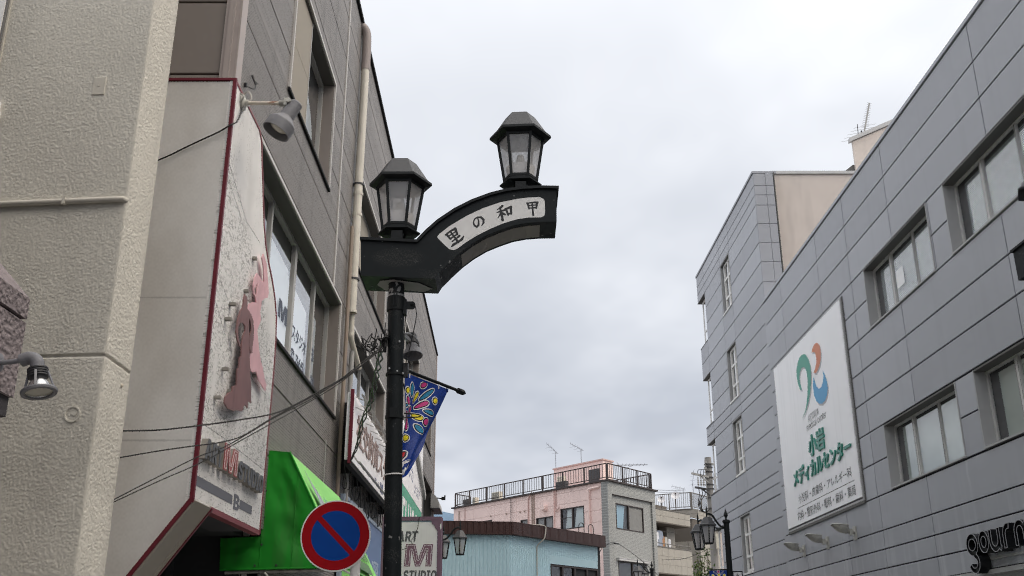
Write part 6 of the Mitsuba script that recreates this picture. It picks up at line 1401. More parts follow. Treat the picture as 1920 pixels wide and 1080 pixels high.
part(V, 'panel_backing', cat(*[WF.box(*q, -0.06, -0.023) for q in cut((-9.0, 0.27, 2.0, 15.5), wins + bays)]), 'm_joint')
part(V, 'coping', cat(WF.box(-9.06, 0.31, 15.57, 15.64, -0.4, 0.03), WF.box(0.29, 0.31, 15.57, 15.64, -0.72, -0.401)), 'm_panel')
WR = Frame(7.5, 28.195, 1, 0)
for z0, z1 in zip(zw[:-1], zw[1:]):
    if z0 < 11.3: continue
    for a, b in ((0.005, 0.375), (0.375, 0.62)):
        part(V, 'panel', WR.box(a + 0.004, b - 0.004, z0 + 0.006, z1 - 0.006, -0.05, 0.0, 0.006), 'm_panel')
part(V, 'corner_strip', WR.box(0.63, 0.66, 11.0, 15.6, -0.3, 0.01), 'm_reveal_dark')
for u0, u1, z0, z1 in wins:
    mid = u0 + 0.53 * (u1 - u0)
    w = part(V, 'window', cat(ring(WF, u0 + 0.14, u1 - 0.02, z0 + 0.06, z1 - 0.05, 0.07, -0.15, -0.08), WF.box(mid + 0.02, mid + 0.11, z0 + 0.13, z1 - 0.12, -0.145, -0.075),
                              *[WF.box(u0 + 0.21, u1 - 0.09, z0 + k * (z1 - z0), z0 + k * (z1 - z0) + 0.075, -0.14, -0.082) for k in (0.27, 0.64)]), 'm_white_paint')
    part(w, 'reveal', cat(ring(WF, u0, u1, z0, z1, 0.025, -0.282, 0.004)), 'm_reveal')
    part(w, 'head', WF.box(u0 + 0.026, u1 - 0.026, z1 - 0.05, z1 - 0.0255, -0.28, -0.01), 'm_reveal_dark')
    part(w, 'pane', WF.put(mesh([(u0 + 0.2, z0 + 0.1, -0.115), (u1 - 0.05, z0 + 0.1, -0.115), (u1 - 0.05, z1 - 0.1, -0.115), (u0 + 0.2, z1 - 0.1, -0.115)], [(0, 1, 2, 3)])), 'm_glass')
    part(w, 'curtain', cat(*[WF.box(a_, b_, z0 + 0.1, z1 - 0.1, -0.20, -0.19) for a_, b_ in ((u0 + 0.2, u0 + 0.34), (mid - 0.06, mid + 0.22), (u1 - 0.28, u1 - 0.08))]), 'm_curtain')
    part(w, 'sill', WF.box(u0 + 0.0255, u1 - 0.0255, z0 - 0.03, z0 + 0.02, -0.1, 0.03), 'm_white_paint')
WE = Frame(7.37, 37.56, -1, 0)
for u0, u1, z0, z1 in bays:
    w = part(V, 'corner_window', cat(ring(WF, u0 + 0.25, u1 - 0.03, z0 + 0.03, z1 - 0.03, 0.05, -0.17, -0.12), WF.box(u0 + 0.36, u1 - 0.08, z0 + 0.55, z0 + 0.60, -0.16, -0.122)), 'm_white_paint')
    part(w, 'pane', WF.put(mesh([(u0 + 0.28, z0 + 0.06, -0.145), (u1 - 0.05, z0 + 0.06, -0.145), (u1 - 0.05, z1 - 0.06, -0.145), (u0 + 0.28, z1 - 0.06, -0.145)], [(0, 1, 2, 3)])), 'm_glass')
    part(w, 'curtain', WF.box(u0 + 0.30, u1 - 0.1, z0 + 0.08, z1 - 0.06, -0.24, -0.235), 'm_board_white')
    part(w, 'ledge', cat(WF.box(u0, u1, z0 - 0.02, z0, -0.4, 0.01), WF.box(u0, u1, z1, z1 + 0.02, -0.4, 0.01)), 'm_reveal_dark')

# the beige rendered walls behind the wing
WB = Frame(8.15, 28.55, 1, 0)
bw = thing('beige_stair_block', 'pale beige rendered wall rising behind the grey panelled building', 'wall')
part(bw, 'wall', WB.box(0.015, 5.0, 8.0, 15.70, -3.5, 0.0), 'm_beige')
part(bw, 'coping', WB.box(0.0, 5.0, 15.705, 15.80, -3.5, 0.05), 'm_coping')
BH = Frame(0, 30.0, 1, 0)
bh = thing('beige_roof_house', 'beige rooftop block with a sloping edge, topmost behind the grey panelled building', 'building')
part(bh, 'wall', cat(BH.prism(Polygon([(11.40, 14), (16, 14), (16, 19.70), (11.40, 17.62)]), -0.1, 0.0), BH.prism(Polygon([(12.7, 14), (16, 14), (16, 19.65), (12.7, 18.15)]), -3.0, -0.1)), 'm_beige')
part(bh, 'roof', BH.prism(Polygon([(11.30, 17.60), (16, 19.74), (16, 19.88), (11.30, 17.74)]), -0.14, 0.06), 'm_coping')
part(bh, 'canopy', BH.prism(Polygon([(10.98, 16.52), (11.4, 16.52), (11.4, 16.80), (11.36, 16.82)]), -0.9, -0.1), 'm_reveal_dark')
an = thing('log_antenna', 'upright comb-like television antenna on the beige rooftop block', 'antenna')
a0, a1 = np.array([12.0, 30.6, 18.05]), np.array([12.38, 30.6, 19.42])
part(an, 'boom', bar(a0, a1, 0.045), 'm_pipe_gray')
part(an, 'element', cat(*[bar(a0 + (a1 - a0) * t + (-0.14 + 0.07 * t, 0, 0.02), a0 + (a1 - a0) * t + (0.14 - 0.07 * t, 0, -0.02), 0.008) for t in np.linspace(0.3, 1, 15)],
                        *[bar((11.25 + 0.12 * k, 30.6, 17.95 + 0.13 * k - 0.02), (12.75 - 0.06 * k, 30.6, 18.22 + 0.1 * k), 0.008) for k in range(5)]), 'm_pipe_gray', kind='stuff')
part(an, 'mast', cat(tube([(11.95, 30.6, 17.5), (11.98, 30.6, 18.35)], 0.03, 6), bar((11.85, 30.6, 18.1), (11.87, 30.6, 18.6), 0.02), box(11.88, 12.06, 30.55, 30.65, 18.0, 18.15)), 'm_gray_dark')


# ------------------------------------------------------------------ pink building across the end of the street
CL = np.array([5.235, 55.0]); LE = np.array([-3.66, 66.17]); RE = np.array([8.32, 58.88])
PL = Frame(CL[0], CL[1], *(CL - LE))           # u negative to the left of the corner
PR = Frame(CL[0], CL[1], *(RE - CL))
K = thing('pink_building', 'pink three storey building with a grey tiled street face and brown roof railing', 'building')
inner = Polygon([CL, LE, LE + (RE - CL), RE]).buffer(-0.32, join_style=2)
part(K, 'wall', trimesh.creation.extrude_polygon(inner, 10.36, engine='earcut'), 'm_pink_joint')
pw = [(-3.86, -1.90, 8.10, 9.27), (-6.0, -4.5, 8.28, 8.97), (-7.44, -6.76, 8.5, 9.0), (-11.4, -10.2, 8.4, 9.30)]
zr = [0.0, 3.3, 4.56, 5.18, 5.80, 6.42, 7.04, 7.66, 8.28, 8.90, 9.52, 10.14, 10.37]
cs = [-14.27, -12.1, -9.95, -7.8, -5.64, -3.49, -1.36, -0.5]
for z0, z1 in zip(zr[:-1], zr[1:]):
    for a, b in zip(cs[:-1], cs[1:]):
        for r4 in cut((a + 0.006, b - 0.006, z0 + 0.006, z1 - 0.006), pw):
            part(K, 'panel', PL.box(*r4, -0.12, 0.0), 'm_pinkwall')
tilesb = cat(PL.box(-0.49, 0.02, 0.0, 10.37, -0.3, 0.012), PR.box(0.0, 0.30, 0, 9.73, -0.4, 0.0), PR.box(4.60, 4.957, 0, 9.73, -0.4, 0.0), PR.box(0.0, 4.957, 9.732, 10.37, -0.4, 0.012),
             *[PR.box(a, b, c_, d_, -0.4, -0.10) for a, b, c_, d_ in cut((0.301, 4.599, 0.0, 9.73), [(0.9, 3.74, 7.93, 9.31), (0.95, 3.85, 4.4, 6.26)])])
part(K, 'tiled_face', tilesb, 'm_tiles', label='grey mosaic tiled face with two wide windows')
part(K, 'band_shadow_gap', PR.box(0.30, 4.6, 9.70, 9.731, -0.1, 0.03), 'm_rail')
for (u0, u1, z0, z1), fr_, mids, fill in ((pw[0], PL, (-2.87,), 'pale'), (pw[1], PL, (-5.27,), 'gray'), (pw[2], PL, (), 'gray'), (pw[3], PL, (), 'gray'), ((0.9, 3.74, 7.93, 9.31), PR, (2.2,), 'blue'), ((0.95, 3.85, 4.4, 6.26), PR, (2.4,), 'dark')):
    o = 0.0 if fr_ is PL else -0.10
    w = part(K, 'window', cat(ring(fr_, u0, u1, z0, z1, 0.055, o - 0.1, o + 0.02), *[fr_.box(m_ - 0.045, m_ + 0.045, z0 + 0.056, z1 - 0.056, o - 0.09, o + 0.01) for m_ in mids]), 'm_rail')
    edges = [u0 + 0.05, *mids, u1 - 0.05]
    for a, b in zip(edges[:-1], edges[1:]):
        part(w, 'pane', fr_.put(mesh([(a, z0 + 0.05, o - 0.05), (b, z0 + 0.05, o - 0.05), (b, z1 - 0.05, o - 0.05), (a, z1 - 0.05, o - 0.05)], [(0, 1, 2, 3)])), 'm_glass')
    part(w, 'room', fr_.box(u0 + 0.03, u1 - 0.03, z0 + 0.03, z1 - 0.03, o - 0.19, o - 0.16), 'm_dark_room')
    if fill == 'pale':
        for a, b in ((-3.55, -2.98), (-2.80, -1.98)):
            part(w, 'curtain', fr_.prism(Polygon([(a, z0 + 0.06), (b, z0 + 0.06), (b - 0.03, z1 - 0.06), (a + 0.18, z1 - 0.06)]), o - 0.13, o - 0.11), 'm_curtain_pale')
        part(w, 'rail', fr_.box(u0 + 0.06, -2.92, 8.72, 8.745, o + 0.03, o + 0.05), 'm_rail')
    elif fill == 'blue':
        part(w, 'curtain', fr_.prism(Polygon([(0.98, z0 + 0.06), (1.72, z0 + 0.06), (1.95, z1 - 0.06), (0.98, z1 - 0.06)]), o - 0.13, o - 0.11), 'm_curtain_blue')
        part(w, 'roller_shade', cat(fr_.box(2.27, 3.66, z0 + 0.06, z1 - 0.06, o - 0.06, o - 0.045), fr_.box(2.27, 3.66, 8.28, 8.30, o - 0.044, o - 0.04)), 'm_shade_gray')
    elif fill == 'gray':
        part(w, 'roller_shade', fr_.box(u0 + 0.06, u1 - 0.06, z0 + 0.06, z1 - 0.06, o - 0.13, o - 0.11), 'm_shade_gray')
part(K, 'lintel', cat(PR.box(0.8, 4.0, 6.27, 6.38, -0.12, 0.08), PR.box(0.78, 4.02, 6.38, 6.41, -0.12, 0.11)), 'm_coping')
part(K, 'roof_edge', cat(PL.box(-14.4, 0.16, 10.375, 10.46, -0.4, 0.13), PR.box(0.0, 5.1, 10.376, 10.458, -0.4, 0.14)), 'm_rail')
posts, bal, railm = [], [], []


def railing(fr_, us, z0, z1, o, step, w, parent, m_):
    for u in us:
        part(parent, 'railing_post', fr_.box(u - w / 2, u + w / 2, z0, z1, o - w, o), m_)
    a, b = min(us), max(us)
    part(parent, 'handrail', cat(fr_.box(a, b, z1, z1 + 0.05, o - 0.05, o + 0.01), fr_.box(a, b, z0 + 0.10, z0 + 0.14, o - 0.04, o)), m_)
    inn = np.arange(a + step, b - step / 2, step)
    part(parent, 'balusters', cat(*[fr_.box(u - 0.011, u + 0.011, z0 + 0.14, z1, o - 0.03, o - 0.008) for u in inn]), m_, kind='stuff')


railing(PL, [-0.02 - 1.79 * k for k in range(8)] + [-14.08], 10.46, 11.30, 0.05, 0.215, 0.07, K, 'm_rail')
railing(PR, [0.0, 1.53, 3.06, 4.56], 10.46, 11.30, 0.06, 0.19, 0.07, K, 'm_rail')
endL = Frame(LE[0] + 0.1, LE[1] - 0.1, *(RE - CL)); railing(endL, [0.05, 1.5], 10.46, 11.28, 0.0, 0.215, 0.07, K, 'm_rail')
endR = Frame(RE[0] - 0.3, RE[1] - 0.3, *(LE - CL)); railing(endR, [0.0, 2.0, 4.0], 10.46, 11.28, 0.0, 0.215, 0.07, K, 'm_rail')
part(K, 'drainpipe', cat(PL.tube(curve([(-0.66, 10.12, 0.0), (-0.70, 10.12, 0.10), (-1.35, 10.08, 0.11), (-1.40, 10.0, 0.11)], 14), 0.055, 8), PL.tube([(-1.40, 10.02, 0.11), (-1.41, 6.0, 0.11)], 0.055, 8)), 'm_pinkwall', smooth=40)
part(K, 'drainpipe', PL.tube([(-4.4, 10.42, 0.06), (-4.38, 7.9, 0.06)], 0.035, 6), 'm_pinkwall')
part(K, 'drainpipe', PL.tube(curve([(-4.22, 10.4, 0.05), (-4.25, 9.3, 0.06), (-4.15, 9.22, 0.1), (-3.9, 9.3, 0.12), (-3.85, 9.42, 0.12)], 20), 0.04, 6), 'm_pink_soiled')
part(K, 'pipe', cat(PL.tube([(-6.34, 10.6, 0.05), (-6.33, 8.2, 0.05)], 0.03, 6), PL.tube([(-6.16, 10.5, 0.05), (-6.16, 8.2, 0.05)], 0.03, 6)), 'm_pipe_brown')
part(K, 'pipe', PL.tube(curve([(-6.68, 8.3, 0.05), (-6.68, 9.9, 0.05), (-6.62, 10.2, 0.06), (-6.45, 10.45, 0.06)], 16), 0.035, 6), 'm_pink_soiled')
part(K, 'pipe', PL.tube([(-13.0, 10.3, 0.05), (-13.0, 8.9, 0.05)], 0.025, 6), 'm_pink_soiled')
part(K, 'pipe', PL.tube([(-13.62, 10.15, 0.05), (-13.62, 8.9, 0.05)], 0.03, 6), 'm_pipe_brown')
part(K, 'vent_hood', cat(PL.prism(Polygon([(-5.35, 9.36), (-4.98, 9.36), (-4.98, 9.52), (-5.04, 9.62), (-5.35, 9.62)]), 0.0, 0.28), PL.box(-5.33, -5.0, 9.30, 9.36, 0.0, 0.16)), 'm_pinkwall')
part(K, 'vent_stub', cat(*[PL.tube([(u, z, 0), (u, z, 0.08)], 0.04, 8) for u, z in ((-10.3, 9.52), (-8.75, 9.5), (-7.45, 9.47), (-7.05, 9.48))]), 'm_pipe_brown')
pa = thing('pink_wall_aerial', 'thin brown aerial mast fixed to the pink wall', 'antenna')
part(pa, 'mast', PL.tube([(-8.24, 10.3, 0.1), (-8.24, 8.7, 0.1)], 0.018, 6), 'm_rail')
part(pa, 'element', cat(*[PL.box(-8.24 - 0.12 * k, -8.24 + 0.12 * k, z, z + 0.015, 0.09, 0.11) for z, k in ((10.1, 1), (9.95, 0.9), (9.8, 0.7), (9.6, 0.7))]), 'm_rail')
# the stair house on its roof
d1 = (CL - LE) / np.linalg.norm(CL - LE)
HF = Frame(5.66, 62.0, *d1)
HR = Frame(5.66, 62.0, *(np.array([6.35, 62.8]) - np.array([5.66, 62.0])))
plan = Polygon([(5.66, 62.0), (2.81, 65.55), (3.5, 66.35), (6.35, 62.8)])
part(K, 'stair_house', trimesh.creation.extrude_polygon(plan, 2.4, engine='earcut').apply_translation([0, 0, 10.36]), 'm_pinkwall', label='pink stair house on the roof')
part(K, 'stair_house_coping', trimesh.creation.extrude_polygon(plan.buffer(0.07, join_style=2), 0.08, engine='earcut').apply_translation([0, 0, 12.765]), 'm_pink_soiled')
part(K, 'roof_door', cat(HF.box(-1.27, -0.31, 10.4, 12.30, 0.0, 0.04), HF.box(-1.2, -0.4, 10.5, 12.2, 0.04, 0.05)), 'm_gray_dark')


def aerial(name_label, base, h, tilt, n):
    a = thing('roof_aerial', name_label, 'antenna')
    b = np.array(base)
    part(a, 'mast', tube([b, b + (0, 0, h)], 0.014, 6), 'm_rail')
    dvec = np.array([math.cos(tilt), -0.3, math.sin(tilt)])
    s, e = b + (0, 0, h) - dvec * 0.15, b + (0, 0, h) + dvec * 0.75 * (1 if math.cos(tilt) > 0 else 1)
    part(a, 'boom', bar(s, e, 0.017), 'm_rail')
    part(a, 'element', cat(*[bar(s + (e - s) * t + (0, -0.28, 0.05), s + (e - s) * t + (0, 0.28, -0.05), 0.008) for t in np.linspace(0.1, 1, n)], *[bar(s + (e - s) * t + (-0.22, 0, -0.16), s + (e - s) * t + (0.22, 0, -0.10), 0.008) for t in (0.2, 0.5, 0.8)]), 'm_rail', kind='stuff')


aerial('television aerial on a mast at the left end of the pink stair house', (2.95, 65.6, 12.8), 1.15, math.radians(140), 7)
aerial('television aerial on a mast in the middle of the pink stair house roof', (4.5, 64.2, 12.8), 1.05, math.radians(155), 6)
fa = thing('flat_aerial', 'long horizontal television aerial behind the right end of the pink roof railing', 'antenna')
part(fa, 'mast', tube([(6.9, 60.5, 10.4), (6.9, 60.5, 12.05)], 0.025, 6), 'm_rail')
part(fa, 'boom', bar((6.35, 60.5, 12.18), (8.2, 60.5, 12.2), 0.03), 'm_rail')
part(fa, 'element', cat(*[bar((x, 60.1, 12.2), (x, 60.9, 12.2), 0.014) for x in np.arange(6.45, 8.2, 0.22)], bar((6.4, 60.5, 12.2), (6.38, 60.5, 12.36), 0.02), bar((7.3, 60.5, 12.15), (6.9, 60.5, 12.0), 0.02)), 'm_rail')
for (x, y, z, w_, h_), m_, lab in (((2.85, 58.6, 10.50, 0.8, 0.42), 'm_gray_dark', 'dark air conditioner unit on the edge of the pink roof'), ((3.05, 63.2, 11.35, 0.55, 0.62), 'm_cream_box', 'cream air conditioner fixed to the pink stair house wall'),
                                  ((-0.95, 63.2, 10.5, 0.8, 0.5), 'm_cream_box', 'cream air conditioner standing on the middle of the pink roof'), ((-2.9, 65.6, 10.48, 0.45, 0.42), 'm_gray_dark', 'dark air conditioner unit at the left end of the pink roof'), ((-2.35, 65.3, 10.48, 0.3, 0.5), 'm_cream_box', 'small cream box beside the dark unit at the left end of the pink roof')):
    F_ = Frame(x, y, *d1)
    a = thing('air_conditioner', lab, 'air conditioner')
    part(a, 'case', F_.box(-w_ / 2, w_ / 2, z, z + h_, -0.3, 0.0, 0.02), m_)
    part(a, 'grille', cat(*[F_.box(-w_ / 2 + 0.06, w_ / 2 - 0.06, z + h_ * k, z + h_ * k + 0.02, 0.001, 0.012) for k in (0.2, 0.4, 0.6, 0.8)]), 'm_rail_gray')

# ------------------------------------------------------------------ blue corrugated building with the brown roof band
BL0 = np.array([0.0, 36.0])
BFL = Frame(0.0, 36.0, 2.2, 0.3)
BFR = Frame(0.0, 36.0, 3.53, 4.56)
Bl = thing('blue_building', 'low pale blue corrugated metal building with a dark brown roof band', 'building')


def corrugated(fr_, u0, u1, z0, z1, pitch, depth, o=0.0):
    us, os_ = [], []
    u = u0
    while u < u1:
        for du, oo in ((0.0, 0.0), (pitch * 0.62, 0.0), (pitch * 0.72, -depth), (pitch * 0.92, -depth)):
            if u + du <= u1: us.append(u + du); os_.append(o + oo)
        u += pitch
    us.append(u1); os_.append(o)
    v = [(a, z, b) for z in (z0, z1) for a, b in zip(us, os_)]
    n = len(us)
    return fr_.put(mesh(v, [(i, i + 1, n + i + 1, n + i) for i in range(n - 1)]))


part(Bl, 'wall', trimesh.creation.extrude_polygon(Polygon([BL0 + (0.0, 0.12), BL0 - (8.8, 1.2 - 0.12), BL0 + (-8.8, 7), BL0 + (3.0, 4.6), BL0 + (3.48, 4.56)]), 5.5, engine='earcut'), 'm_dark_room')
part(Bl, 'cladding', cat(corrugated(BFL, -8.9, 0.0, 0.0, 5.52, 0.135, 0.017)), 'm_bluewall')
part(Bl, 'cladding', cat(*[corrugated(BFR, a, b, c_, d_, 0.135, 0.017) for a, b, c_, d_ in cut((0.0, 5.52, 0.0, 5.52), [(2.36, 5.5, 3.0, 4.96)])], BFR.box(2.36, 5.5, 4.68, 4.96, -0.03, -0.002)), 'm_bluewall')
part(Bl, 'roof_band', cat(corrugated(BFL, -9.0, 0.082, 5.50, 5.92, 0.22, 0.02, 0.20), BFL.box(-9.0, 0.08, 5.90, 5.93, -0.5, 0.205), BFL.box(-9, 0.05, 5.49, 5.51, -0.1, 0.19)), 'm_roof_brown')
part(Bl, 'roof_band', cat(corrugated(BFR, -0.082, 5.78, 5.50, 5.92, 0.55, 0.01, 0.20), BFR.box(-0.08, 5.78, 5.901, 5.931, -0.6, 0.205), BFR.box(-0.05, 5.75, 5.49, 5.51, -0.1, 0.19), BFR.box(5.78, 5.80, 5.49, 5.93, -0.6, 0.205)), 'm_roof_brown')
part(Bl, 'roof', trimesh.creation.extrude_polygon(Polygon([BL0 + (0, 0.3), BL0 - (8.8, 0.9), BL0 + (-8.8, 7), BL0 + (2.8, 4.4)]), 0.3, engine='earcut').apply_translation([0, 0, 5.55]), 'm_roof_brown')
w = part(Bl, 'window', cat(ring(BFR, 2.36, 5.48, 2.95, 4.66, 0.06, -0.12, 0.02), *[BFR.box(m_ - 0.05, m_ + 0.05, 3.0, 4.6, -0.1, 0.015) for m_ in (3.13, 3.92, 4.74)]), 'm_rail')
for a, b, m_ in ((2.42, 3.08, 'm_shade_gray'), (3.18, 3.87, 'm_curtain_blue'), (3.97, 4.69, 'm_curtain_blue'), (4.79, 5.42, 'm_shade_gray')):
    part(w, 'pane', BFR.put(mesh([(a, 3.0, -0.05), (b, 3.0, -0.05), (b, 4.6, -0.05), (a, 4.6, -0.05)], [(0, 1, 2, 3)])), 'm_glass')
    part(w, 'curtain', BFR.box(a, b - (0.12 if 'blue' in m_ else 0), 3.0, 4.6, -0.11, -0.10), m_)
part(Bl, 'hose', BFR.tube(curve([(1.2, 5.96, -0.1), (1.55, 5.97, 0.1), (1.74, 5.93, 0.23), (1.76, 5.8, 0.24), (1.68, 5.5, 0.23), (1.54, 5.25, 0.03), (1.50, 4.9, 0.03), (1.50, 3.0, 0.03)], 50), 0.022, 6), 'm_pipe', smooth=40)
hp = thing('roof_ladder_hoops', 'two thin black hoops standing on the brown edged roof', 'ladder')
for u in (4.1, 4.75):
    part(hp, 'hoop', BFR.tube([(u, 5.85, 0.1), (u, 6.10, 0.1)] + [(u + 0.18 - 0.18 * math.cos(t), 6.13 + 0.17 * math.sin(t), 0.1) for t in np.linspace(0, math.pi, 10)] + [(u + 0.36, 6.1, 0.1), (u + 0.36, 5.85, 0.1)], 0.016, 6), 'm_wire', smooth=40)
single('pale_blue_roof', cat(mesh([(-12, 70, 9.9), (-3.9, 70, 10.40), (-3.9, 76, 10.9), (-12, 76, 10.9)], [(0, 1, 2, 3)]), mesh([(-12, 70, 10.76), (-4.6, 70, 10.70), (-2.5, 70, 10.25), (-2.5, 70, 0), (-12, 70, 0)], [(0, 1, 2, 3), (0, 3, 4, 4)])), 'm_sky_blue_roof', 'sliver of a pale blue metal roof behind the left end of the pink building', 'roof')

# ------------------------------------------------------------------ beige apartment block with balconies
AF2 = Frame(8.5, 60.0, 2.45, 2.87)
Ap = thing('balcony_block', 'beige tiled apartment block with laundry on its balcony, right of the pink building', 'building')
corner = np.array([11.5, 65.0])
l2 = np.array([9.35, 66.1]) - corner; r2 = np.array([12.87, 66.86]) - corner
QL, QR = Frame(*corner, *(-l2)), Frame(*corner, *r2)


def fascia(z0, z1, u0, u1, cols_, rws):
    """A balcony front of large tiles."""
    part(Ap, 'balcony_front', cat(AF2.box(u0, u1, z0, z1, -0.14, -0.02), AF2.box(u0, u0 + 0.12, z0, z1, -1.5, -0.14), AF2.box(u1 - 0.12, u1, z0, z1, -1.5, -0.14)), 'm_tan_joint')
    zz = np.linspace(z0, z1, rws + 1); uu = np.linspace(u0, u1, cols_ + 1)
    for a, b in zip(zz[:-1], zz[1:]):
        for c_, d_ in zip(uu[:-1], uu[1:]):
            part(Ap, 'tile_panel', AF2.box(c_ + 0.008, d_ - 0.008, a + 0.008, b - 0.008, -0.02, 0.0), 'm_tan')
    part(Ap, 'balcony_coping', AF2.box(u0 - 0.03, u1 + 0.03, z1 + 0.002, z1 + 0.06, -0.18, 0.03), 'm_rail_gray')
    part(Ap, 'balcony_floor', AF2.box(u0, u1, z0 - 0.06, z0 - 0.002, -1.6, 0.0), 'm_tan_soffit')


fascia(8.84, 9.55, -0.2, 3.79, 6, 2)
fascia(5.95, 7.38, -0.2, 3.79, 6, 3)
fascia(3.1, 4.45, -0.2, 3.79, 6, 3)
part(Ap, 'wall', cat(AF2.box(-0.6, 3.6, 0, 10.15, -9, -1.5), trimesh.creation.extrude_polygon(Polygon([corner, corner + 2.6 * l2, corner + 2.6 * l2 + 3 * r2, corner + 3 * r2]).buffer(-0.08), 9.6, engine='earcut')), 'm_tan_soffit')
for fr_, n_ in ((QL, -6.0), (QR, 6.0)):
    u0, u1 = min(0, n_), max(0, n_)
    uu = np.arange(u0, u1 - 0.1, 0.8)
    for z0, z1 in ((9.65, 9.9), (9.9, 10.16), (7.4, 8.2), (6.6, 7.4), (5.8, 6.6), (5.0, 5.8), (4.2, 5.0)):
        for a in uu:
            part(Ap, 'tile_panel', fr_.box(a + 0.008, a + 0.79, z0 + 0.008, z1 - 0.008, -0.1, 0.0), 'm_tan')
    part(Ap, 'parapet_coping', fr_.box(u0, u1, 10.165, 10.22, -0.3, 0.04), 'm_rail_gray')
    railing(fr_, list(np.linspace(u0, u1, 5)), 10.22, 11.2, -0.02, 0.14, 0.06, Ap, 'm_rail_gray')
part(Ap, 'pillar', AF2.box(2.5, 3.4, 7.3, 8.78, -1.45, -0.9), 'm_tan')
part(Ap, 'balcony_rail', cat(AF2.tube([(-0.1, 7.62, -0.06), (3.75, 7.62, -0.06)], 0.025, 6), AF2.tube([(0.1, 8.42, -0.5), (3.0, 8.42, -0.5)], 0.018, 6), *[AF2.tube([(u, 7.42, -0.06), (u, 7.62, -0.06)], 0.015, 5) for u in (0.0, 1.25, 2.5, 3.7)]), 'm_rail_gray')
part(Ap, 'balcony_window', AF2.box(0.4, 2.2, 7.2, 8.6, -1.49, -1.46), 'm_dark_room')


def garment(u, w_, zt, zb, o, m_, label, cat_):
    pts = [(u, zt - 0.05), (u + w_ * 0.32, zt), (u + w_ * 0.68, zt), (u + w_, zt - 0.05), (u + w_ * 1.08, zt - 0.42), (u + w_ * 0.86, zt - 0.44), (u + w_ * 0.88, zb + 0.02), (u + w_ * 0.5, zb), (u + w_ * 0.1, zb + 0.03), (u + w_ * 0.14, zt - 0.44), (u - w_ * 0.08, zt - 0.42)]
    m = AF2.prism(Polygon(pts), o, o + 0.05)
    single('garment', m, m_, label, cat_)


garment(-0.05, 0.66, 8.30, 7.40, -0.34, 'm_cloth_white', 'white shirt at the left end of the laundry on the balcony', 'shirt')
garment(0.18, 0.5, 8.40, 7.45, -0.52, 'm_cloth_navy', 'dark navy garment behind the white shirt on the balcony', 'shirt')
garment(0.62, 0.62, 8.40, 7.50, -0.44, 'm_cloth_blue', 'grey blue striped shirt hanging in the middle of the balcony laundry', 'shirt')
garment(1.22, 0.26, 8.12, 7.42, -0.48, 'm_cloth_orange', 'orange brown garment on the balcony washing line', 'shirt')
garment(1.52, 0.24, 8.10, 7.42, -0.48, 'm_curtain', 'pale grey garment right of the orange one on the balcony', 'shirt')
garment(1.86, 0.26, 8.00, 7.40, -0.46, 'm_cloth_white', 'small white garment at the right end of the balcony laundry', 'shirt')
for (x, z, r_d), lab in (((9.1, 10.26, 0.235), 'left of the two round white satellite dishes'), ((9.96, 10.50, 0.26), 'right of the two round white satellite dishes')):
    s = thing('satellite_dish', lab + ' on the beige balcony block', 'satellite dish')
    axd = np.array([-0.25, -0.88, 0.40]); axd /= np.linalg.norm(axd)
    part(s, 'bowl', lathe([(0.0, 0.0)] + [(r_d * k, 0.09 * k * k) for k in (0.25, 0.5, 0.75, 1.0)] + [(r_d * 1.0, 0.105), (r_d * 0.75, 0.07), (0.0, 0.02)], (x, 61.6, z), 22, axd), 'm_dish', smooth=50)
    part(s, 'feed', cat(bar(np.array([x, 61.6, z - r_d]) + axd * 0.1, np.array([x, 61.6, z]) + axd * 0.32, 0.02), box(x - 0.11, x - 0.02, 61.22, 61.3, z + 0.06, z + 0.13)), 'm_rail')
    part(s, 'mast', tube([(x, 61.75, 9.5), (x, 61.75, z + 0.02)], 0.03, 6), 'm_rail_gray')
single('roof_wire', cat(*[tube([(8.4 + 0 * k, 62.5, 10.9 + 0.12 * k), (11.0, 66.0, 11.35 + 0.14 * k)], 0.012, 5) for k in range(2)]), 'm_wire', 'pair of thin wires over the roof of the beige balcony block', 'cable')
aerial('bent television aerial on the corner of the beige balcony block roof', (11.1, 65.6, 10.3), 1.25, math.radians(170), 4)
aerial('slim aerial mast on the roof of the beige balcony block, beside the utility pole', (11.75, 65.6, 10.3), 1.6, math.radians(85), 2)

# ------------------------------------------------------------------ utility pole
U = thing('utility_pole', 'grey concrete utility pole with crossarms and insulators behind the twin lanterns', 'utility pole')
ub = np.array([9.78, 50.0])
part(U, 'pole', tube([(*ub, 0), (*ub, 10.72)], [0.21, 0.165], 16), 'm_concrete', smooth=40)
part(U, 'band', cat(*[lathe([(0.19, 0), (0.21, 0), (0.21, 0.05), (0.19, 0.05)], (*ub, z), 14) for z in (10.2, 10.35, 9.98, 9.7, 9.35, 9.15, 8.7, 8.2, 7.7, 5.0)]), 'm_gray_dark')
part(U, 'crossarm', cat(bar((8.85, 49.6, 9.88), (9.72, 49.75, 9.72), 0.09), bar((9.15, 49.65, 9.85), (9.72, 49.8, 9.45), 0.05)), 'm_pipe_gray')
part(U, 'crossarm', cat(bar((8.98, 49.6, 9.20), (9.72, 49.75, 9.10), 0.09), bar((9.3, 49.65, 9.14), (9.72, 49.8, 8.85), 0.05)), 'm_gray_dark')
for x in (9.16, 9.30, 9.43):
    part(U, 'insulator', lathe([(0.02, 0.0), (0.055, 0.02), (0.03, 0.06), (0.06, 0.10), (0.035, 0.14), (0.06, 0.18), (0.03, 0.22), (0.05, 0.28), (0.025, 0.34), (0.04, 0.42), (0.0, 0.5)], (x, 49.62, 9.25), 12), 'm_porcelain', smooth=50)
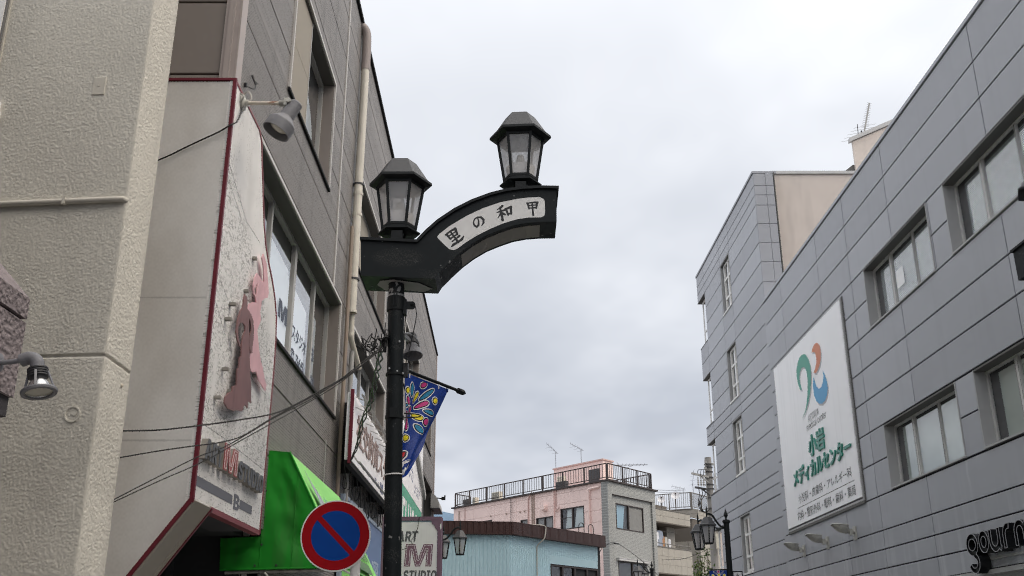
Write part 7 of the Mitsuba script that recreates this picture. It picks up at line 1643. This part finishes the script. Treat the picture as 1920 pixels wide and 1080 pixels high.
part(U, 'cable', cat(*[tube(curve([(x, 49.62, 9.18), (x + 0.02, 49.6, 8.85), (9.08 + 0.06 * k, 49.55, 8.5), (9.18 + 0.05 * k, 49.6, 8.12), (9.45, 49.7, 8.0), (9.75, 49.8, 8.25)], 24), 0.02, 5) for k, x in enumerate((9.16, 9.30, 9.43))],
                   *[tube(curve([(x, 49.62, 9.78), (x + 0.05, 49.65, 10.05), (9.55, 49.75, 10.1), (9.75, 49.8, 10.3)], 16), 0.016, 5) for x in (9.16, 9.30, 9.43)]), 'm_wire', smooth=True)
part(U, 'fittings', cat(*[box(9.78 + r1 - 0.06, 9.78 + r1 + 0.06, 49.72, 49.82, z, z + 0.1) for r1, z in ((0.18, 10.3), (-0.16, 10.4), (0.2, 9.6), (-0.2, 10.1), (0.22, 8.9), (0.16, 8.2), (-0.17, 7.9), (0.2, 7.6))],
                        tube([(9.58, 49.78, 10.6), (9.58, 49.78, 7.0)], 0.02, 5), tube([(9.98, 49.78, 9.9), (9.98, 49.78, 6.0)], 0.018, 5)), 'm_pipe_gray')
part(U, 'junction_box', box(9.85, 10.15, 49.6, 49.78, 6.3, 7.0), 'm_cream_box')
single('drop_cable', tube(curve([(9.6, 49.9, 5.35), (9.2, 52, 4.7), (8.7, 55, 3.9), (8.4, 57, 3.5)], 30), 0.035, 6), 'm_wire', 'thick black cable curving down to the left from the utility pole', 'cable', smooth=True)
ac = thing('service_cable', 'thin black service wire from the blue building across the grey tiled face', 'cable')
part(ac, 'wire', cat(tube(curve([(3.55, 40.5, 5.52), (4.3, 42.0, 5.80), (5.9, 46, 5.35), (8.0, 54, 5.0), (9.6, 60, 4.9)], 40), 0.013, 5), tube(curve([(3.4, 40.6, 5.2), (3.7, 41, 5.6), (4.3, 42, 5.8)], 14), 0.013, 5)), 'm_wire', smooth=True)
part(ac, 'connector', tube([(4.18, 41.7, 5.77), (4.38, 42.2, 5.80)], 0.035, 8), 'm_wire')
part(ac, 'wire', cat(*[tube(curve([(4.4, 44, 6.3 - 0.15 * k), (6.2, 50, 6.25 - 0.2 * k), (9.0, 49.9, 6.9 - 0.28 * k)], 20), 0.008, 4) for k in range(4)]) if False else tube(curve([(8.6, 59.5, 6.6), (9.2, 55, 6.3), (9.7, 50.0, 6.4)], 20), 0.012, 4), 'm_wire', smooth=True)


# ------------------------------------------------------------------ twin lantern posts further along the street
def hung_lantern(post, c, s=1.0):
    """Six-sided lantern hanging from a hook; c: centre of its eaves."""
    c = np.array(c)
    t6 = np.arange(6) * math.pi / 3 + math.pi / 6
    k = part(post, 'lantern', cat(*[bar(c + s * np.array([0.20 * math.cos(t), 0.20 * math.sin(t), -0.01]), c + s * np.array([0.125 * math.cos(t), 0.125 * math.sin(t), -0.44]), 0.026 * s) for t in t6],
                                  ngon_stack(c, [(0.11 * s, -0.47 * s), (0.14 * s, -0.455 * s), (0.14 * s, -0.43 * s), (0.11 * s, -0.43 * s)], 6, math.pi / 6)), 'm_lamp_plain')
    part(k, 'roof', ngon_stack(c, [(0.20 * s, -0.015 * s), (0.245 * s, -0.01 * s), (0.245 * s, 0.025 * s), (0.21 * s, 0.05 * s), (0.10 * s, 0.21 * s), (0.07 * s, 0.225 * s)], 6, math.pi / 6), 'm_gray_dark')
    for t in t6:
        q_ = [c + s * np.array([r_ * math.cos(a), r_ * math.sin(a), h_]) for r_, h_, a in ((0.122, -0.43, t), (0.122, -0.43, t + math.pi / 3), (0.192, -0.02, t + math.pi / 3), (0.192, -0.02, t))]
        part(k, 'pane', mesh(q_, [(0, 1, 2, 3)]), 'm_pane')
    part(k, 'bulb', lathe([(0.0, -0.40 * s), (0.05 * s, -0.36 * s), (0.06 * s, -0.25 * s), (0.03 * s, -0.12 * s), (0.0, -0.1 * s)], c, 10), 'm_lens', smooth=True)
    part(k, 'finial', cat(tube([c + (0, 0, 0.2 * s), c + (0, 0, 0.36 * s)], 0.022 * s, 8), lathe([(0.0, 0.33 * s), (0.03 * s, 0.37 * s), (0.015 * s, 0.45 * s), (0.0, 0.56 * s)], c, 8)), 'm_lamp_plain', smooth=40)


def lantern_post(label, x, y, arms, top=4.91):
    p = thing('lantern_post', label, 'street lamp', None)
    part(p, 'post', cat(tube([(x, y, 0), (x, y, top)], [0.085, 0.072], 14), lathe([(0.08, top - 0.09), (0.1, top - 0.07), (0.1, top - 0.02), (0.085, top)], (x, y, 0), 14)), 'm_lamp_plain', smooth=40)
    part(p, 'spear_finial', lathe([(0.03, 0.0), (0.02, 0.05), (0.062, 0.12), (0.03, 0.2), (0.0, 0.30)], (x, y, top), 8), 'm_lamp_plain')
    for ax_, ay_ in arms:
        c = np.array([ax_, ay_, 4.76])
        v = np.array([x - ax_, y - ay_, 0])
        pts = [np.array([x, y, 4.72]), c + v * 0.72 + (0, 0, -0.02), c + v * 0.50 + (0, 0, 0.10), c + v * 0.30 + (0, 0, 0.26), c + v * 0.12 + (0, 0, 0.31), c + (0, 0, 0.30)]
        part(p, 'arm', tube(curve(pts, 30), 0.026, 8), 'm_lamp_plain', smooth=40)
        hung_lantern(p, c)
    return p


lantern_post('black twin lantern post in front of the tall grey wing on the right', 5.65, 27.0, [(5.15, 27.0), (5.20, 28.6)])
lantern_post('black twin lantern post mostly hidden behind the white studio box sign', -2.05, 30.0, [(-1.46, 30.0), (-2.02, 31.2)])
lantern_post('twin lanterns peeping up at the bottom edge in front of the grey tiled face', 5.8, 43.0, [(5.22, 43.0), (5.62, 44.2)], 4.9)
hb_ = thing('street_banner', 'blue patterned banner with pink and yellow petals under the right twin lantern post', 'banner')
part(hb_, 'rod', tube([(5.05, 27.0, 3.645), (5.65, 27.0, 3.655)], 0.014, 6), 'm_lamp_plain')
FB = Frame(5.12, 27.0, 1, 0)
part(hb_, 'cloth', FB.prism(Polygon([(0.0, 3.62), (0.47, 3.64), (0.43, 2.7), (0.06, 2.7)]), -0.004, 0.0), 'm_banner')
for x, z, r_d, m_ in ((0.09, 3.50, 0.03, 'yellow'), (0.24, 3.52, 0.03, 'yellow'), (0.38, 3.51, 0.03, 'yellow'), (0.235, 3.60, 0.03, 'pink'), (0.16, 3.45, 0.03, 'pink'), (0.31, 3.45, 0.03, 'pink')):
    k = part(hb_, 'print', FB.prism(Point(x, z).buffer(r_d * 1.35, 6), 0.001, 0.003), 'm_banner_white')
    part(k, 'petal', FB.prism(Point(x, z).buffer(r_d, 6), 0.003, 0.005), 'm_banner_' + m_)
for x, a in ((0.16, 40), (0.31, -40)):
    part(hb_, 'print', FB.prism(affinity.rotate(affinity.scale(Point(x, 3.56).buffer(0.05, 6), 1.4, 0.35), -a).difference(affinity.rotate(affinity.scale(Point(x, 3.56).buffer(0.035, 6), 1.4, 0.35), -a)), 0.001, 0.003), 'm_banner_white')
ps = thing('post_signboard', 'small white board with black characters on the right twin lantern post', 'sign')
FS = Frame(5.72, 27.0, 1, 0)
part(ps, 'board', FS.box(0.02, 0.235, 2.6, 3.59, -0.02, 0.0), 'm_box_white')
part(ps, 'frame', ring(FS, 0.0, 0.255, 2.58, 3.615, 0.02, -0.03, 0.008), 'm_lamp_plain')
for ch, z in (('水', 3.45), ('曜', 3.30)):
    part(ps, 'character', FS.prism(text(ch, 0.075, 0.185, z - 0.01, z + 0.10, bold=8)[0], 0.001, 0.004), 'm_ink')
pl = thing('climbing_plant', 'leafy green plant round the utility pole behind the right twin lantern post', 'plant')
pr_ = np.random.default_rng(11)
stems, leaves, lights = [], [], []
for k in range(12):
    b0 = np.array([5.22 + pr_.uniform(-0.35, 0.35), 28.2 + pr_.uniform(-0.2, 0.2), 2.6])
    tip = b0 + (pr_.uniform(-0.25, 0.25), pr_.uniform(-0.2, 0.2), pr_.uniform(0.9, 1.75))
    if tip[2] > 3.95 and tip[0] < 5.1: tip[2] = 3.8
    c_ = curve([b0, (b0 + tip) / 2 + pr_.normal(0, 0.06, 3), tip], 12)
    stems.append(tube(c_, 0.007, 5))
    for q_ in c_[2:]:
        for j in range(8):
            a = pr_.normal(0, 1, 3); a /= np.linalg.norm(a)
            n_ = np.cross(a, pr_.normal(0, 1, 3)); n_ /= np.linalg.norm(n_)
            s_ = pr_.uniform(0.03, 0.055)
            p0 = q_ + pr_.normal(0, 0.05, 3)
            (lights if pr_.random() < 0.35 else leaves).append(mesh([p0, p0 + a * s_ + n_ * s_ * 0.45, p0 + a * s_ * 2.1, p0 + a * s_ - n_ * s_ * 0.45], [(0, 1, 2, 3)]))
part(pl, 'stem', cat(*stems), 'm_bark', kind='stuff')
part(pl, 'foliage', cat(*leaves), 'm_leaf', kind='stuff')
part(pl, 'young_foliage', cat(*lights), 'm_leaf_light', kind='stuff')
